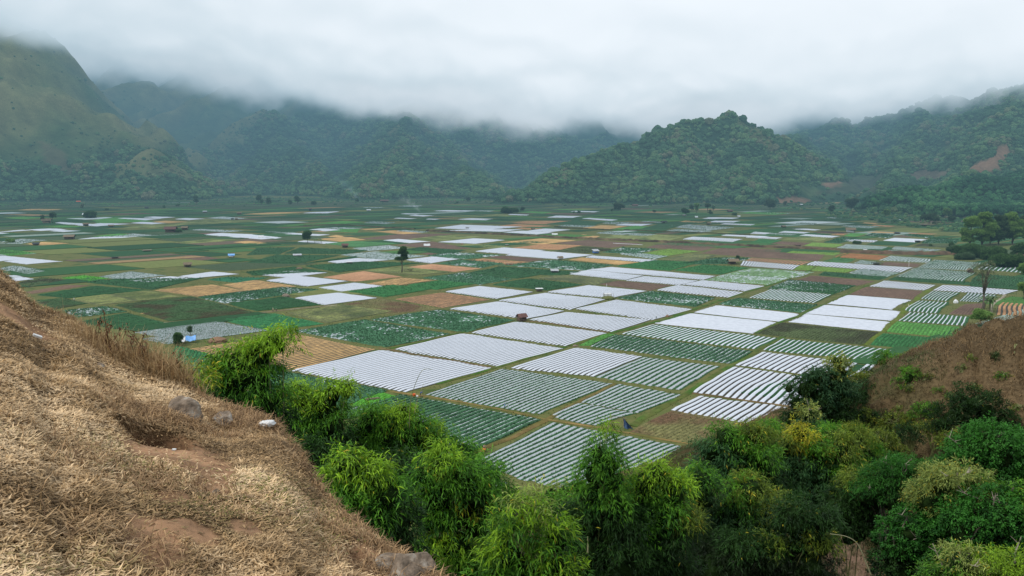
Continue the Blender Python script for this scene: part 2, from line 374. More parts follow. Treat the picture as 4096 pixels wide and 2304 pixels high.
def hq(x, y):   # bilinear look-up in the height grid
    fx = np.clip((x - gx[0]) / 9.0, 0, nx - 1.001); fy = np.clip((y - gy[0]) / 9.0, 0, ny - 1.001)
    i, j = fx.astype(int), fy.astype(int); u, v = fx - i, fy - j
    return H[j, i] * (1 - u) * (1 - v) + H[j, i + 1] * u * (1 - v) + H[j + 1, i] * (1 - u) * v + H[j + 1, i + 1] * u * v
NP = 185000
px = R.uniform(-1900, 1900, NP); py = R.uniform(1000, 2900, NP); pz = hq(px, py)
gg = grassy(px, py, pz); jx = np.clip(((px - gx[0]) / 9).round().astype(int), 0, nx - 1); jy = np.clip(((py - gy[0]) / 9).round().astype(int), 0, ny - 1)
U, Vv = project(px, py, pz)
inview = (U > -120) & (U < 2700) & (Vv > 60)
open_valley = (U > 2010) & (U < 2190) & (Vv > 455)
keep = (py < 2500) & (pz > 2.5) & inview & (R.rand(NP) > gg * .96) & ~scarm.reshape(ny, nx)[jy, jx] & ~(open_valley & (R.rand(NP) < .85)) & (pz < 420)
sz = np.clip(np.exp(R.normal(1.24, .43, NP)), 1.3, 10)
sz = np.where(gg > .5, sz * .55, sz)
pts = np.stack([px, py, pz + sz * .45], 1)[keep]; sz = sz[keep]
dep = pts[:, 1]
scatter('forest', pts, sz, 'dense wild forest covering the mountain slopes and the round central hill')

# dark bamboo forest standing on the low slope at the right
M['bamboo_forest'] = forest_mat(True); bprotos = []
for k in range(4):
    me = crown_mesh('bamboo_crown', 61 + k * 7, flat=1.0); me.materials.append(M['bamboo_forest']); bprotos.append(bpy.data.objects.new('bamboo_crown', me))
nb_ = 26000; bx_ = R.uniform(420, 1100, nb_); by_ = R.uniform(960, 1330, nb_); bz_ = np.maximum(hq(bx_, by_), 0); bu, bv = project(bx_, by_, bz_)
front = np.interp(bu, [2160, 2200, 2290, 2300, 2420, 2600], [522, 528, 527, 543, 548, 566]) + 3 * fbm(bx_ / 20, by_ / 20, o=3, seed=131); back = np.interp(bu, [2160, 2200, 2400, 2600], [505, 480, 462, 448])
kb = (bu > 2165) & (bu < 2660) & (bv < front) & (bv > back); bx_, by_, bz_ = bx_[kb], by_[kb], bz_[kb]
hb_ = R.uniform(1.5, 15, len(bx_)); sb_ = R.uniform(2.0, 4.2, len(bx_))
scatter('bamboo_forest', np.stack([bx_, by_, bz_ + hb_], 1), sb_, 'dark green bamboo forest mass on the low slope at the right of the valley', bprotos)

# ------------------------------------------------------------------ cloud and haze (volumes hanging at their height; emission stands in for scattered light)
def vol_mat(name, build, step=1.0):
    m = bpy.data.materials.new(name); m.use_nodes = True; nt = m.node_tree; N = nt.nodes; L = nt.links
    N.remove(N['Principled BSDF']); build(N, L, N['Material Output']); m.cycles.volume_step_rate = step
    return m
def haze_b(N, L, out):
    ab = N.new('ShaderNodeVolumeAbsorption'); em = N.new('ShaderNodeEmission'); ad = N.new('ShaderNodeAddShader')
    dn = .00018; ab.inputs['Color'].default_value = (0, 0, 0, 1); ab.inputs['Density'].default_value = dn
    em.inputs['Color'].default_value = (.22, .40, .50, 1); em.inputs['Strength'].default_value = dn * 1.0
    L.new(ab.outputs[0], ad.inputs[0]); L.new(em.outputs[0], ad.inputs[1]); L.new(ad.outputs[0], out.inputs['Volume'])
hz = MB().box((0, 2150, 340), (7000, 3900, 700)).build('haze', vol_mat('haze', haze_b), kind='structure', label='thin blue haze filling the far valley', category='haze')
def farhaze_b(N, L, out):
    ab = N.new('ShaderNodeVolumeAbsorption'); em = N.new('ShaderNodeEmission'); ad = N.new('ShaderNodeAddShader')
    dn = .00075; ab.inputs['Color'].default_value = (0, 0, 0, 1); ab.inputs['Density'].default_value = dn
    em.inputs['Color'].default_value = (.058, .14, .225, 1); em.inputs['Strength'].default_value = dn
    L.new(ab.outputs[0], ad.inputs[0]); L.new(em.outputs[0], ad.inputs[1]); L.new(ad.outputs[0], out.inputs['Volume'])
MB().box((0, 3060, 341), (7001, 2300, 697)).build('haze', vol_mat('far_haze', farhaze_b), kind='structure', label='deeper blue haze against the mountain wall', category='haze')
def cloud_b(N, L, out):
    def mth(op, a, b=None, clamp=False):
        n = N.new('ShaderNodeMath'); n.operation = op; n.use_clamp = clamp
        for i, v in enumerate((a, b)):
            if v is None: continue
            if isinstance(v, (int, float)): n.inputs[i].default_value = v
            else: L.new(v, n.inputs[i])
        return n.outputs[0]
    tc = N.new('ShaderNodeNewGeometry'); sp = N.new('ShaderNodeSeparateXYZ'); L.new(tc.outputs['Position'], sp.inputs[0])
    n = N.new('ShaderNodeTexNoise'); n.inputs['Scale'].default_value = .0035; n.inputs['Detail'].default_value = 4.5; n.inputs['Roughness'].default_value = .55
    mp = N.new('ShaderNodeMapping'); mp.inputs['Scale'].default_value = (1, .8, 1.3); L.new(tc.outputs['Position'], mp.inputs[0]); L.new(mp.outputs[0], n.inputs['Vector'])
    negx = mth('MULTIPLY', mth('MAXIMUM', mth('SUBTRACT', 80, sp.outputs[0]), 0), .122)
    posx = mth('MULTIPLY', mth('MAXIMUM', mth('SUBTRACT', sp.outputs[0], 500), 0), .045)
    neary = mth('MULTIPLY', mth('SUBTRACT', 1, mth('DIVIDE', mth('SUBTRACT', sp.outputs[1], 1850), 450, True)), 42)
    base = mth('ADD', mth('ADD', mth('ADD', negx, posx), CLOUD_BASE), neary)
    nf = N.new('ShaderNodeTexNoise'); nf.inputs['Scale'].default_value = .013; nf.inputs['Detail'].default_value = 4; L.new(tc.outputs['Position'], nf.inputs['Vector'])
    hgt = mth('ADD', mth('SUBTRACT', sp.outputs[2], base), mth('MULTIPLY', mth('SUBTRACT', n.outputs['Fac'], .5), 230))
    hgt = mth('ADD', hgt, mth('MULTIPLY', mth('SUBTRACT', nf.outputs['Fac'], .5), 75))
    d = mth('DIVIDE', hgt, 105, True)
    d = mth('POWER', d, 1.5)
    near = mth('DIVIDE', mth('SUBTRACT', sp.outputs[1], 620), 500, True)
    dens = mth('MULTIPLY', mth('MULTIPLY', d, near), .019)
    # shading put into the glow: dull blue base, white body, darker towards the left
    n2 = N.new('ShaderNodeTexNoise'); n2.inputs['Scale'].default_value = .0022; n2.inputs['Detail'].default_value = 3; L.new(tc.outputs['Position'], n2.inputs['Vector'])
    b1 = mth('DIVIDE', hgt, 55, True)
    lft = mth('DIVIDE', mth('ADD', sp.outputs[0], 1000), 1100, True)
    rgt = mth('SUBTRACT', 1, mth('MULTIPLY', mth('DIVIDE', mth('SUBTRACT', sp.outputs[0], 350), 900, True), .45))
    bb = mth('MULTIPLY', mth('ADD', mth('MULTIPLY', lft, .62), .38), rgt)
    br = mth('ADD', mth('MULTIPLY', b1, mth('ADD', mth('MULTIPLY', bb, .85), .42)), mth('MULTIPLY', mth('SUBTRACT', n2.outputs['Fac'], .5), .5), True)
    cr = N.new('ShaderNodeValToRGB'); e = cr.color_ramp.elements; e[0].color = (.44, .58, .66, 1); e[1].color = (.99, 1.04, 1.10, 1)
    k = e.new(.45); k.color = (.66, .77, .85, 1)
    L.new(br, cr.inputs[0])
    ab = N.new('ShaderNodeVolumeAbsorption'); ab.inputs['Color'].default_value = (0, 0, 0, 1); L.new(dens, ab.inputs['Density'])
    em = N.new('ShaderNodeEmission'); L.new(cr.outputs[0], em.inputs['Color']); L.new(mth('MULTIPLY', dens, 1.0), em.inputs['Strength'])
    ad = N.new('ShaderNodeAddShader'); L.new(ab.outputs[0], ad.inputs[0]); L.new(em.outputs[0], ad.inputs[1]); L.new(ad.outputs[0], out.inputs['Volume'])
CLOUD_BASE = 150
MB().box((0, 2300, 335), (6600, 3400, 570)).build('cloud', vol_mat('cloud', cloud_b, .085), kind='structure', label='low grey-white cloud deck hiding the mountain tops', category='cloud')
# smoke of two field fires
def smoke(name, p, w_, h_, lean, dens, col, label, top):

    def b(N, L, out):
        def mth(op, a, b=None, clamp=False):
            n = N.new('ShaderNodeMath'); n.operation = op; n.use_clamp = clamp
            for i, v in enumerate((a, b)):
                if v is None: continue
                if isinstance(v, (int, float)): n.inputs[i].default_value = v
                else: L.new(v, n.inputs[i])
            return n.outputs[0]
        tc = N.new('ShaderNodeTexCoord'); sp = N.new('ShaderNodeSeparateXYZ'); L.new(tc.outputs['Object'], sp.inputs[0])
        n = N.new('ShaderNodeTexNoise'); n.inputs['Scale'].default_value = 4.0 / h_; n.inputs['Detail'].default_value = 4; L.new(tc.outputs['Object'], n.inputs['Vector'])
        t = mth('DIVIDE', sp.outputs[2], h_, True)
        cx = mth('MULTIPLY', mth('POWER', t, 1.3), lean)
        wd = mth('ADD', mth('MULTIPLY', t, w_ * .5), w_ * .07)
        dx = mth('DIVIDE', mth('SUBTRACT', sp.outputs[0], cx), wd); dy = mth('DIVIDE', sp.outputs[1], wd)
        rr = mth('SQRT', mth('ADD', mth('MULTIPLY', dx, dx), mth('MULTIPLY', dy, dy)))
        v = mth('SUBTRACT', mth('SUBTRACT', 1, rr), mth('MULTIPLY', mth('SUBTRACT', n.outputs['Fac'], .42), 3.5), True)
        v = mth('MULTIPLY', v, mth('POWER', mth('SUBTRACT', 1, t, True), .9))
        v = mth('MULTIPLY', v, dens)
        ab = N.new('ShaderNodeVolumeAbsorption'); ab.inputs['Color'].default_value = (0, 0, 0, 1); L.new(v, ab.inputs['Density'])
        em = N.new('ShaderNodeEmission'); em.inputs['Color'].default_value = (*col, 1); L.new(v, em.inputs['Strength'])  # emission stands in for daylight scattered by the smoke
        ad = N.new('ShaderNodeAddShader'); L.new(ab.outputs[0], ad.inputs[0]); L.new(em.outputs[0], ad.inputs[1]); L.new(ad.outputs[0], out.inputs['Volume'])
    a = abs(lean) + w_ * .6
    o = MB().box((lean * .5, 0, h_ * .5), (a * 2, w_ * 1.2, h_)).build(name, vol_mat(name, b, .35), kind='stuff', label=label, category='smoke')
    o.location = (p[0], p[1], .5)
smoke('smoke_plume', at(903, 487, 1560), 45, 46, -44, .022, (.30, .50, .60), 'thin blue smoke plume drifting left at the foot of the wooded spur', 0)
smoke('smoke_plume', gf('F1', 1750, 180), 30, 24, -30, .035, (.62, .70, .72), 'small white smoke wisp rising from a field before the far trees', 0)
# ------------------------------------------------------------------ valley floor
GN = 260
gs = MB()
gxs = np.concatenate([np.arange(-9000, -3000, 1000), np.arange(-3000, 3001, 60), np.arange(4000, 9001, 1000)])
gys = np.concatenate([np.arange(-6000, 0, 1000), np.arange(0, 3600, 60), np.arange(4600, 12001, 1000)])
X2, Y2 = np.meshgrid(gxs, gys); i2 = np.arange(X2.size).reshape(X2.shape)
Qg = np.stack([i2[:-1, :-1], i2[:-1, 1:], i2[1:, 1:], i2[1:, :-1]], -1).reshape(-1, 4)
link('ground', mesh_np('ground', np.stack([X2.ravel(), Y2.ravel(), X2.ravel() * 0], 1), Qg, [M['grass']]), kind='structure',
     label='flat grassy valley floor with narrow verges between the plots', category='ground')

# patchwork of small plots beyond the surveyed ones
AX = np.array([math.cos(rad(28)), math.sin(rad(28))]); BX = np.array([math.cos(rad(-57)), math.sin(rad(-57))])   # replaced below by measured directions
pa = gf('T1', 900, 1120)[:2]; pb = gf('T1', 2400, 945)[:2]; AX = (pb - pa) / np.linalg.norm(pb - pa)
pa = gf('T2', 400, 1260)[:2]; pb = gf('T2', 1240, 1390)[:2]; BX = (pb - pa) / np.linalg.norm(pb - pa)
PAL = [((.020, .062, .026), 6), ((.030, .085, .032), 5), ((.042, .105, .036), 3), ((.055, .14, .035), 1.2), ((.10, .115, .04), 1.5), ((.13, .15, .05), .8), ((.10, .075, .055), .35), ((.24, .16, .085), .25), ((.05, .075, .04), 3), ((.40, .45, .47), .12), ((.18, .23, .21), .4)]
PALW = np.array([p[1] for p in PAL]); PALW = PALW / PALW.sum(); PALC = np.array([p[0] for p in PAL])
pv, pq, pc, pm = [], [], [], []
Minv = np.linalg.inv(np.stack([AX, BX], 1))
v0 = 0
for bi in range(-60, 62):
    bpos = bi * 46.0; off = R.uniform(0, 60)
    u = -2600.0 + off
    while u < 2900:
        wdt = R.choice([26, 34, 42, 55, 70]) * R.uniform(.85, 1.15)
        org = AX * u + BX * bpos + np.array([0, 900]) 
        if 150 < org[1] < 1750 and abs(org[0]) < 1400:
            big = R.choice(len(PALC), p=PALW); nsp = R.choice([1, 1, 2, 3]); 
            for s_ in range(nsp):
                ci = big if R.rand() < .5 else R.choice(len(PALC), p=PALW)
                b0 = 1.2 + (44.0 - 1.2) * s_ / nsp; b1 = 1.2 + (44.0 - 1.2) * (s_ + 1) / nsp - .9
                cs = [AX * a + BX * b + org for a, b in ((1, b0), (wdt - 1, b0), (wdt - 1, b1), (1, b1))]
                hh = .05 + .25 * R.rand()
                if ci >= 9: hh = .1
                if cs[0][1] > 1250 and R.rand() < .5: ci = 8
                pv += [(c[0], c[1], .012) for c in cs] + [(c[0] , c[1], hh) for c in cs]
                k = PALC[ci] * R.uniform(.85, 1.15); k = k * 1.2; pc += [k * .4] * 4 + [k] * 4
                pq += [(v0 + 4, v0 + 5, v0 + 6, v0 + 7)] + [(v0 + a, v0 + (a + 1) % 4, v0 + 4 + (a + 1) % 4, v0 + 4 + a) for a in range(4)]
                v0 += 8
        u += wdt
M['patch'] = mat('patchwork_crop', (1.1, 1.1, 1.1), (.75, .8, .75), .35, .95, .1, attr=True, detail=9)
FIELD_TXT = """
W Z1 430,602 1368,390 2508,570 1600,828 25 pure white film beds above the bamboo, framed by the sitting worker's corner
T M 463,880 742,840 946,880 742,932 25 golden straw-covered beds right behind the tall arching bamboo
PG Z1 455,195 1190,75 2070,225 1405,362 28 dark green onion rows with film glinting through, behind the golden straw beds
PG T2 335,1050 830,978 1388,1052 1025,1143 28 dark green rows with film glints, touching the rusty-roofed hut
LG T1 1590,1050 1990,1003 2360,1078 1960,1132 16 emerald green rows striped light, beside the long dirt path
PS T1 895,1155 1590,1060 1950,1128 1205,1228 0 silver film thick with seedlings behind the blue tarp shelter
Y T2 -274,1000 130,940 520,985 20,1072 0 yellow-green low crop with the long dirt path at its corner
GR T2 150,935 390,893 840,968 480,1012 0 rank grassy fallow plot with brown seed heads
PS1 Z1 1480,382 2205,220 3240,372 2550,555 28 pale silver beds dotted with small seedlings, above the pure white film beds
W Z2 215,212 700,97 1645,210 1195,347 27 white film beds just below the rusty-roofed hut
W Z2 812,77 1200,-5 2090,77 1680,200 25 white film beds to the right of the rusty-roofed hut
W T2 890,970 1265,918 1735,985 1465,1045 22 white film beds directly behind the rusty-roofed hut
W T2 1250,912 1610,855 2040,903 1780,978 22 white film beds below the white-framed hut
W T2 860,847 1130,805 1520,847 1240,900 20 white film beds to the left of the white-framed hut
T2 T2 500,900 850,852 1200,905 850,962 18 orange-tan ridged soil plot in front of dark green cabbage rows
W T2 1615,848 1915,798 2330,842 2075,895 22 white film beds with the netting cage on its grass mound at the corner
PS1 T2 1810,972 2120,905 2675,972 2385,1052 26 silver ribbed beds below the netting cage mound
PG T2 2120,895 2360,843 2822,892 2680,955 22 dark green speckled rows behind the netting cage mound
B T2 1985,792 2130,765 2515,800 2350,840 0 bare brown soil plot between white film beds and the netting cage
W Z3 55,160 290,108 970,178 805,236 22 white film beds along the grass track, second below the pale green lines
W Z3 325,102 545,55 1200,115 980,168 22 white film beds along the grass track, first below the pale green lines
PL T3 230,760 370,722 850,750 690,797 18 pale green lines of young onions nearest the grass track
PL T3 370,720 560,675 1015,705 860,750 18 pale green lines of young onions beyond the first ones
W T3 -640,690 -440,668 312,732 215,760 0 wide white film block behind the thatched pavilion's dark green plot
W T3 -810,716 -610,690 -215,730 -350,762 0 white film beds beside the grey-panel roofed hut
W T3 -345,765 -205,733 175,765 35,800 0 white film beds between brown soil and the wide white block
PG2 Z3 1215,138 1450,52 2140,115 1890,200 22 green rows with thin glints below the long brown ridged plot
WG1 Z3 1010,236 1260,145 1895,205 1700,290 19 bold white stripes between dark crop in a short plot off the grass track
PG Z3 700,298 890,238 1730,310 1560,390 22 flooded-looking dark rows with bright silver patches
WB Z3 445,386 1350,485 1540,402 670,312 22 fine-lined white film beds running along the valley, upper of the left pair
WB Z3 60,500 1065,608 1310,492 400,395 26 fine-lined white film beds running along the valley, lower of the left pair
WG1 Z3 -281,608 45,510 1335,655 1110,772 26 bold white and dark green stripes below the fine-lined white beds
PG3 Z3 -620,735 -330,615 1070,790 830,920 27 green and silver stripes below the bold white and dark green ones
L Z2 1310,345 1640,213 1720,225 1430,345 0 bright green wedge of grass at the crossing of grass tracks
W Z2 620,570 1300,365 1990,455 1480,665 16 clean white film beds in the middle below the bright green wedge
PS Z2 1490,667 2000,457 2781,559 2350,800 13 silver beds dotted with seedlings joined to the clean white ones
PS Z2 -270,852 540,577 1680,735 930,1055 23 dense seedling rows on silver film behind the two walking farmers
PS Z2 1340,930 1730,740 2385,850 1950,1038 11 silver seedling beds above the small blue tarp frame
PS Z2 1010,1082 1325,938 1925,1042 1500,1162 9 silver seedling beds just left of the small blue tarp frame
PG3 Z2 -1000,990 -500,855 935,1108 195,1440 25 dark leek rows over silver film in front of the two walking farmers
PS B5 1125,800 1600,562 2490,728 1840,1015 22 big front plot of silver beds with seedlings at the foot of the slope
PS B5 1150,965 1240,897 1335,915 1245,980 5 small corner of silver beds below the footpath at the bamboo tops
GR M 1580,1085 1690,1032 1960,1072 1800,1128 0 dry brown-green grass plot right of the small blue tarp frame
W Z3 190,1395 500,1245 1640,1388 1400,1600 17 wide bold white beds beside the dry grass plot
W Z3 410,1205 860,950 2110,1108 1800,1400 19 wide bold white beds above the ones beside the dry grass plot
W Z3 862,932 1180,795 2150,912 1950,1072 16 wide bold white beds under the dark green striped plot
W Z3 2010,1077 2230,915 2560,960 2380,1122 6 short wide white beds just behind the brushy hillock
WG2 Z3 1190,776 1380,656 2560,776 2330,892 20 dark green crop with thin white stripes
OL Z3 1090,608 1370,492 2362,590 2210,722 0 dark olive knobbly crop plot without film
WB Z3 1420,486 2400,583 2495,490 1600,403 18 fine-lined white film beds, lowest of the right-hand three
WB Z3 1600,398 2490,474 2599,380 1780,309 0 smooth white film beds, middle of the right-hand three
WS Z3 1815,300 2504,362 2675,258 2040,208 0 smooth white film sheet, uppermost of the right-hand three
B Z4 290,740 545,640 1262,690 1130,802 0 bare dark brown plot above the smooth white film sheet
W Z4 578,635 768,558 1452,620 1290,686 18 white ribbed beds above the bare dark brown plot
B T3 890,765 990,728 1452,770 1330,805 20 long brown ridged plot without film
W Z4 1390,685 1548,615 2505,690 2320,742 21 long row of white beds by the pale leafless tree
WG2 Z4 1250,795 1395,695 1742,715 1600,825 8 uppermost of three dark green plots striped with white
WG2 Z4 1040,950 1215,815 1605,840 1468,985 8 middle of three dark green plots striped with white
WG2 Z4 958,1080 1108,965 1870,1030 1812,1145 14 lowest of three dark green plots striped with white
L Z4 790,1222 945,1088 1750,1157 1690,1307 0 fresh lime green crop plot
G3 Z4 585,1392 755,1238 1540,1312 1455,1468 0 deep bright green crop plot with dark furrow flecks
L Z4 1720,1302 1865,1178 2235,1215 2060,1342 5 lime green rounded beds below the mango tree
PL Z4 1535,1445 1620,1325 2020,1360 1910,1475 5 pale grey-green beds with dark gaps at the brown hillock
B Z4 1590,992 1800,862 2080,850 2050,1010 0 brown soil patch in the grass next to the white net dome
PS Z4 1740,825 1840,715 2225,745 2030,840 8 silver and green beds beside the banana plants
T2 Z4 2210,1000 2290,837 2640,862 2640,1035 6 tan furrowed beds at the far side of the winding ditch
T2 Z4 2255,1180 2270,1065 2560,1082 2500,1182 5 small tan furrowed beds nearest the brown hillock
WG2 Z4 1200,392 1420,288 2045,330 1900,430 20 dim green striped plot in front of the dry stone bank
WG2 Z4 930,505 1200,395 1960,455 1780,580 21 green striped plot with the thatched roof peak at its end
G Z4 810,548 925,507 2520,628 2500,665 0 long narrow dark green strip behind the long row of white beds
WG2 Z4 2070,375 2140,303 2620,340 2560,400 9 short green striped plot at the frame edge
WG2 Z4 1980,412 2060,373 2620,410 2570,458 10 second short green striped plot at the frame edge
G Z4 1860,590 1990,470 2600,520 2560,635 0 dark green plot behind the pale leafless tree
WG1 Z4 690,297 870,237 1392,280 1330,327 14 grey-white striped plot beyond the slim white pole
DT Z4 130,257 260,203 830,240 680,291 0 rusty orange dry plot under the dark earth bank
B Z4 718,356 762,315 1250,340 1190,386 14 brown ridged plot with the slim white pole
W F3 580,720 660,685 1692,750 1560,800 28 long white ribbed beds in front of the dark box hut
PS F3 1060,705 1130,672 1300,690 1270,715 8 silver beds left of the dark box hut
WG1 F3 1020,805 1150,762 1560,802 1370,870 16 white and green striped plot left of the dim slope plots
Y2 F3 430,768 530,722 1112,768 975,800 0 vivid yellow-green plot below the long white ribbed beds
G T3 1040,728 1085,700 1562,737 1480,762 0 thin dark green strip below the vivid yellow-green plot
W T3 470,655 500,622 918,655 850,686 20 white ribbed beds starting at the thatched pavilion
T2 T3 520,622 560,600 992,630 930,652 16 tan striped plot behind the thatched pavilion
G3 T3 0,692 220,650 552,672 340,722 0 rich green plot in front of the thatched pavilion
PG T3 -10,650 320,600 560,602 380,645 0 speckled green rows left of the thatched pavilion
W F2 -270,582 60,542 482,572 130,614 18 white film beds with scalloped far edge left of the blue hut
W F2 60,622 400,576 985,620 600,666 22 white film beds in front of the blue hut
W F2 880,646 970,625 1632,670 1490,693 24 narrow white film beds right of the blue hut
T F2 708,668 850,646 1450,695 1230,720 0 golden tan strip below the narrow white film beds
B F2 -150,640 20,622 462,660 300,689 0 brown strip left of the small thatched hut
T2 F2 -340,680 -160,655 312,692 160,720 0 tan strip below the brown strip
PG F2 -20,725 560,670 1182,725 870,780 20 dark rows with white gaps in front of the small thatched hut
G F2 -180,790 0,735 860,792 610,835 0 dark green ribbed plot with the grey-panel hut
G3 F2 1210,737 1580,672 2070,692 1750,782 0 large deep green plot right of the speckled rows
Y F2 1640,668 1980,605 2242,625 1960,688 0 straw-yellow ridged plot left of the thatched pavilion
Y2 F2 1470,600 1760,553 2042,580 1710,632 0 lime-yellow plot right of the blue hut
PS F2 1235,610 1380,592 1740,630 1600,662 10 silver-specked strip under the lime-yellow plot
PG F2 1045,592 1270,540 1640,560 1370,610 12 green rows with silver lines next to the blue hut
OL F2 540,580 890,530 1190,562 890,602 0 dull olive plot left of the blue hut
B F2 560,497 900,462 1485,500 1120,546 0 wide brown plot under the dark earth bank
B F2 1500,542 1700,490 2335,522 2080,577 0 wide brown plot right of the white strip sheet
B F2 2060,602 2340,535 2900,565 2770,655 0 broad brown soil plot behind the thatched pavilion
T F2 0,492 420,448 790,468 430,512 0 tan plot, upper of two left of the wide brown plot
T2 F2 120,547 440,505 860,520 620,567 0 tan plot, lower of two left of the wide brown plot
Y F2 1040,452 1200,408 1640,425 1300,462 0 straw-green plot above the dark earth bank
Y F2 1310,457 1560,403 1900,430 1700,477 0 second straw-green plot above the dark earth bank
T F2 700,440 880,405 1040,425 960,447 0 small sandy plot above the dark earth bank
W F2 1880,457 1990,430 2510,455 2390,486 22 white ribbed beds above the bank on the right
W F2 2270,420 2350,408 2780,425 2690,441 0 thin white beds beyond the ribbed ones
PS F2 970,396 1100,374 1425,392 1250,413 0 grey-green film strip beyond the bank
PS F2 1310,412 1430,394 1625,405 1520,424 0 small grey film patch beyond the bank
L F2 1110,364 1400,315 1610,330 1230,374 0 bright green strip in the middle distance
G F2 1460,347 1660,295 1905,310 1700,357 0 emerald strip beside the bright green one
PS F2 1700,322 1960,305 2420,335 2150,367 0 speckled silver-green plot far right of centre
PS F2 1700,368 1830,350 2200,372 1990,392 0 dull silver plot before the speckled one
T F2 810,347 1050,310 1310,322 1100,357 0 sandy plot left of the bright green strip
W F2 1180,312 1290,297 1590,298 1450,321 0 small white film patch beyond the sandy plot
PS F2 1050,292 1090,274 1390,285 1250,306 0 small silver patch beyond the white film patch
G F2 470,302 800,260 1065,280 960,316 0 green plot with the silver strip at its foot
PS F2 580,320 680,307 985,318 900,333 0 silver strip at the foot of the green plot
T2 F2 -20,298 250,270 790,262 540,300 0 long sandy orange plot far off
T2 F2 -40,325 140,300 520,318 380,332 0 second long sandy orange plot
W F2 480,233 590,212 845,219 740,236 0 white patch far off, before the lone bushes
W F2 820,246 930,237 1225,256 1150,267 0 thin white patch far off, right of the lone bushes
W F2 70,206 110,195 305,203 270,212 0 tiny white patch left of the lone bushes
W F2 -680,345 -380,306 235,328 -150,360 0 great white film block, farthest piece
W F2 -580,368 -140,352 255,355 20,380 0 great white film block, middle piece
W F2 30,385 240,368 565,390 380,407 0 great white film block, nearest piece
W F2 265,372 480,345 742,358 500,386 0 great white film block, piece at the small brown hut
T2 F2 150,345 240,333 480,345 300,357 0 sandy strip inside the great white film block
W F1 1360,470 1530,455 1862,482 1640,500 12 white strip right of the lone round tree
W F1 1930,487 2330,447 2640,465 2330,504 0 large pale film plot at the centre
Y F1 1620,457 1980,415 2410,430 1990,477 0 yellow-green stubble plot at the centre
B F1 1090,457 1560,400 2110,400 1700,457 0 long brown plot below the earth bank
T F1 690,455 880,412 1200,462 930,482 0 tan stubble plot behind the lone round tree
T F1 1130,352 1350,345 1770,392 1560,407 0 tan strip under the dry bank
PS F1 1470,377 1600,361 1850,380 1760,391 0 pale grey film patch on the tan strip
L F1 820,378 960,345 1140,350 1100,387 0 small fresh green plot behind the lone round tree
W F1 590,362 740,345 985,360 780,376 0 white patch behind the lone round tree
PS F1 730,346 900,331 1190,340 990,353 0 grey film patch next to the dry bank
PS F1 90,382 250,371 485,385 330,402 0 dim grey film patch left of the lone round tree
W F1 340,407 480,389 825,410 700,423 0 white strip crossing behind the lone round tree
T2 F1 420,377 600,360 790,378 560,389 0 orange soil strip above the white strip
W F1 480,482 560,469 955,490 780,505 0 white strip before the lone round tree
W F1 -185,412 40,408 355,440 240,456 0 white strip with the white tarp tent
PS F1 930,618 1300,583 1560,600 1180,650 14 glinting green-silver plot left of the tall tree
PS F1 1170,657 1500,602 1830,630 1430,672 12 glinting green-silver plot right behind the tall tree
PS1 F1 800,690 1110,650 1445,670 965,716 16 pale silver plot with the black box hut
PS1 F1 1600,668 1900,635 2172,660 1870,706 18 pale silver plot right of the tall tree
T3 F1 1620,745 1880,712 2385,757 2100,792 0 salmon-tan soil plot right of the tall tree
Y F1 1160,782 1600,740 2090,792 1690,825 0 dry grassy plot where the tall tree stands
T3 T2 -20,742 280,697 562,738 230,772 0 salmon-tan soil plot left of the tall tree
T T2 290,792 545,744 795,762 520,803 0 dull tan plot below the tall tree
G F1 1590,565 1760,538 2230,572 1960,612 0 dark green plot behind and right of the tall tree
B F1 1640,582 1720,576 1960,600 1850,620 0 small brown strip right of the tall tree crown
PG F1 1820,627 2070,588 2640,620 2220,662 12 green rows with silver gaps toward the centre
PG F1 1940,707 2190,668 2640,702 2400,752 14 dark rows with silver gaps below the pale silver plot
PS F1 1050,550 1430,518 1630,550 1210,578 0 silvery green plot behind the brown hut
G4 F1 760,503 1080,473 1560,500 1100,542 0 fresh mid-green plot beside the brown hut
B F1 1500,520 1880,480 2290,555 1930,560 0 brown plot around the white tent roof
Y F1 2100,515 2340,505 2700,525 2600,560 0 tan stubble plot right of the white tent roof
G F1 350,605 520,540 1220,572 980,612 0 deep green plot below the brown hut
G F1 -30,620 60,545 470,540 300,612 0 deep green plot left of the brown hut
G F1 -30,700 280,615 940,622 470,715 0 deep green plot around the low plank shed
G F1 520,712 1100,632 1110,650 760,690 0 deep green strip under the low plank shed
G F1 -40,795 480,740 800,798 40,830 0 deep green plot right of the straw heap
G F1 560,735 1180,690 1800,700 900,800 0 deep green plot below the black box hut
W F0 1195,244 1300,236 1660,245 1490,263 0 far pale film plot, lower of the pair at left
W F0 1455,233 1620,221 1835,228 1640,244 0 far pale film plot, upper of the pair at left
W F0 1805,249 1930,238 2135,245 1950,259 0 far white strip right of the pair
PS F0 2130,238 2300,222 2560,240 2400,255 0 far grey film plot with two tiny sheds
W F0 550,291 640,279 1035,305 865,321 0 far white strip starting at the two scraggy trees
W F0 840,316 1050,289 1370,298 1000,323 0 far white strip beside the small dark hut
W F0 1350,291 1480,277 1715,290 1560,302 0 far white strip right of the small dark hut
L F0 930,265 1220,225 1600,272 1000,296 0 bright green meadow plot below the white-roofed shed
Y F0 1250,343 1480,302 1960,300 1700,336 0 yellow-green strip, left piece, behind the maroon-roofed hut
Y F0 1800,300 2100,250 2720,265 2050,307 0 yellow-green strip, right piece, behind the maroon-roofed hut
T F0 1570,277 1700,265 1935,276 1740,291 0 small sandy patch on the yellow-green strip
L F0 470,332 640,316 860,322 780,335 0 small bright green strip at left
W F0 -60,390 240,357 325,366 0,386 0 white strip at the left frame edge, left piece
W F0 270,359 570,344 705,358 420,371 0 white strip at the left frame edge, middle piece
W F0 480,377 620,360 865,369 620,384 0 white strip at the left frame edge, right piece
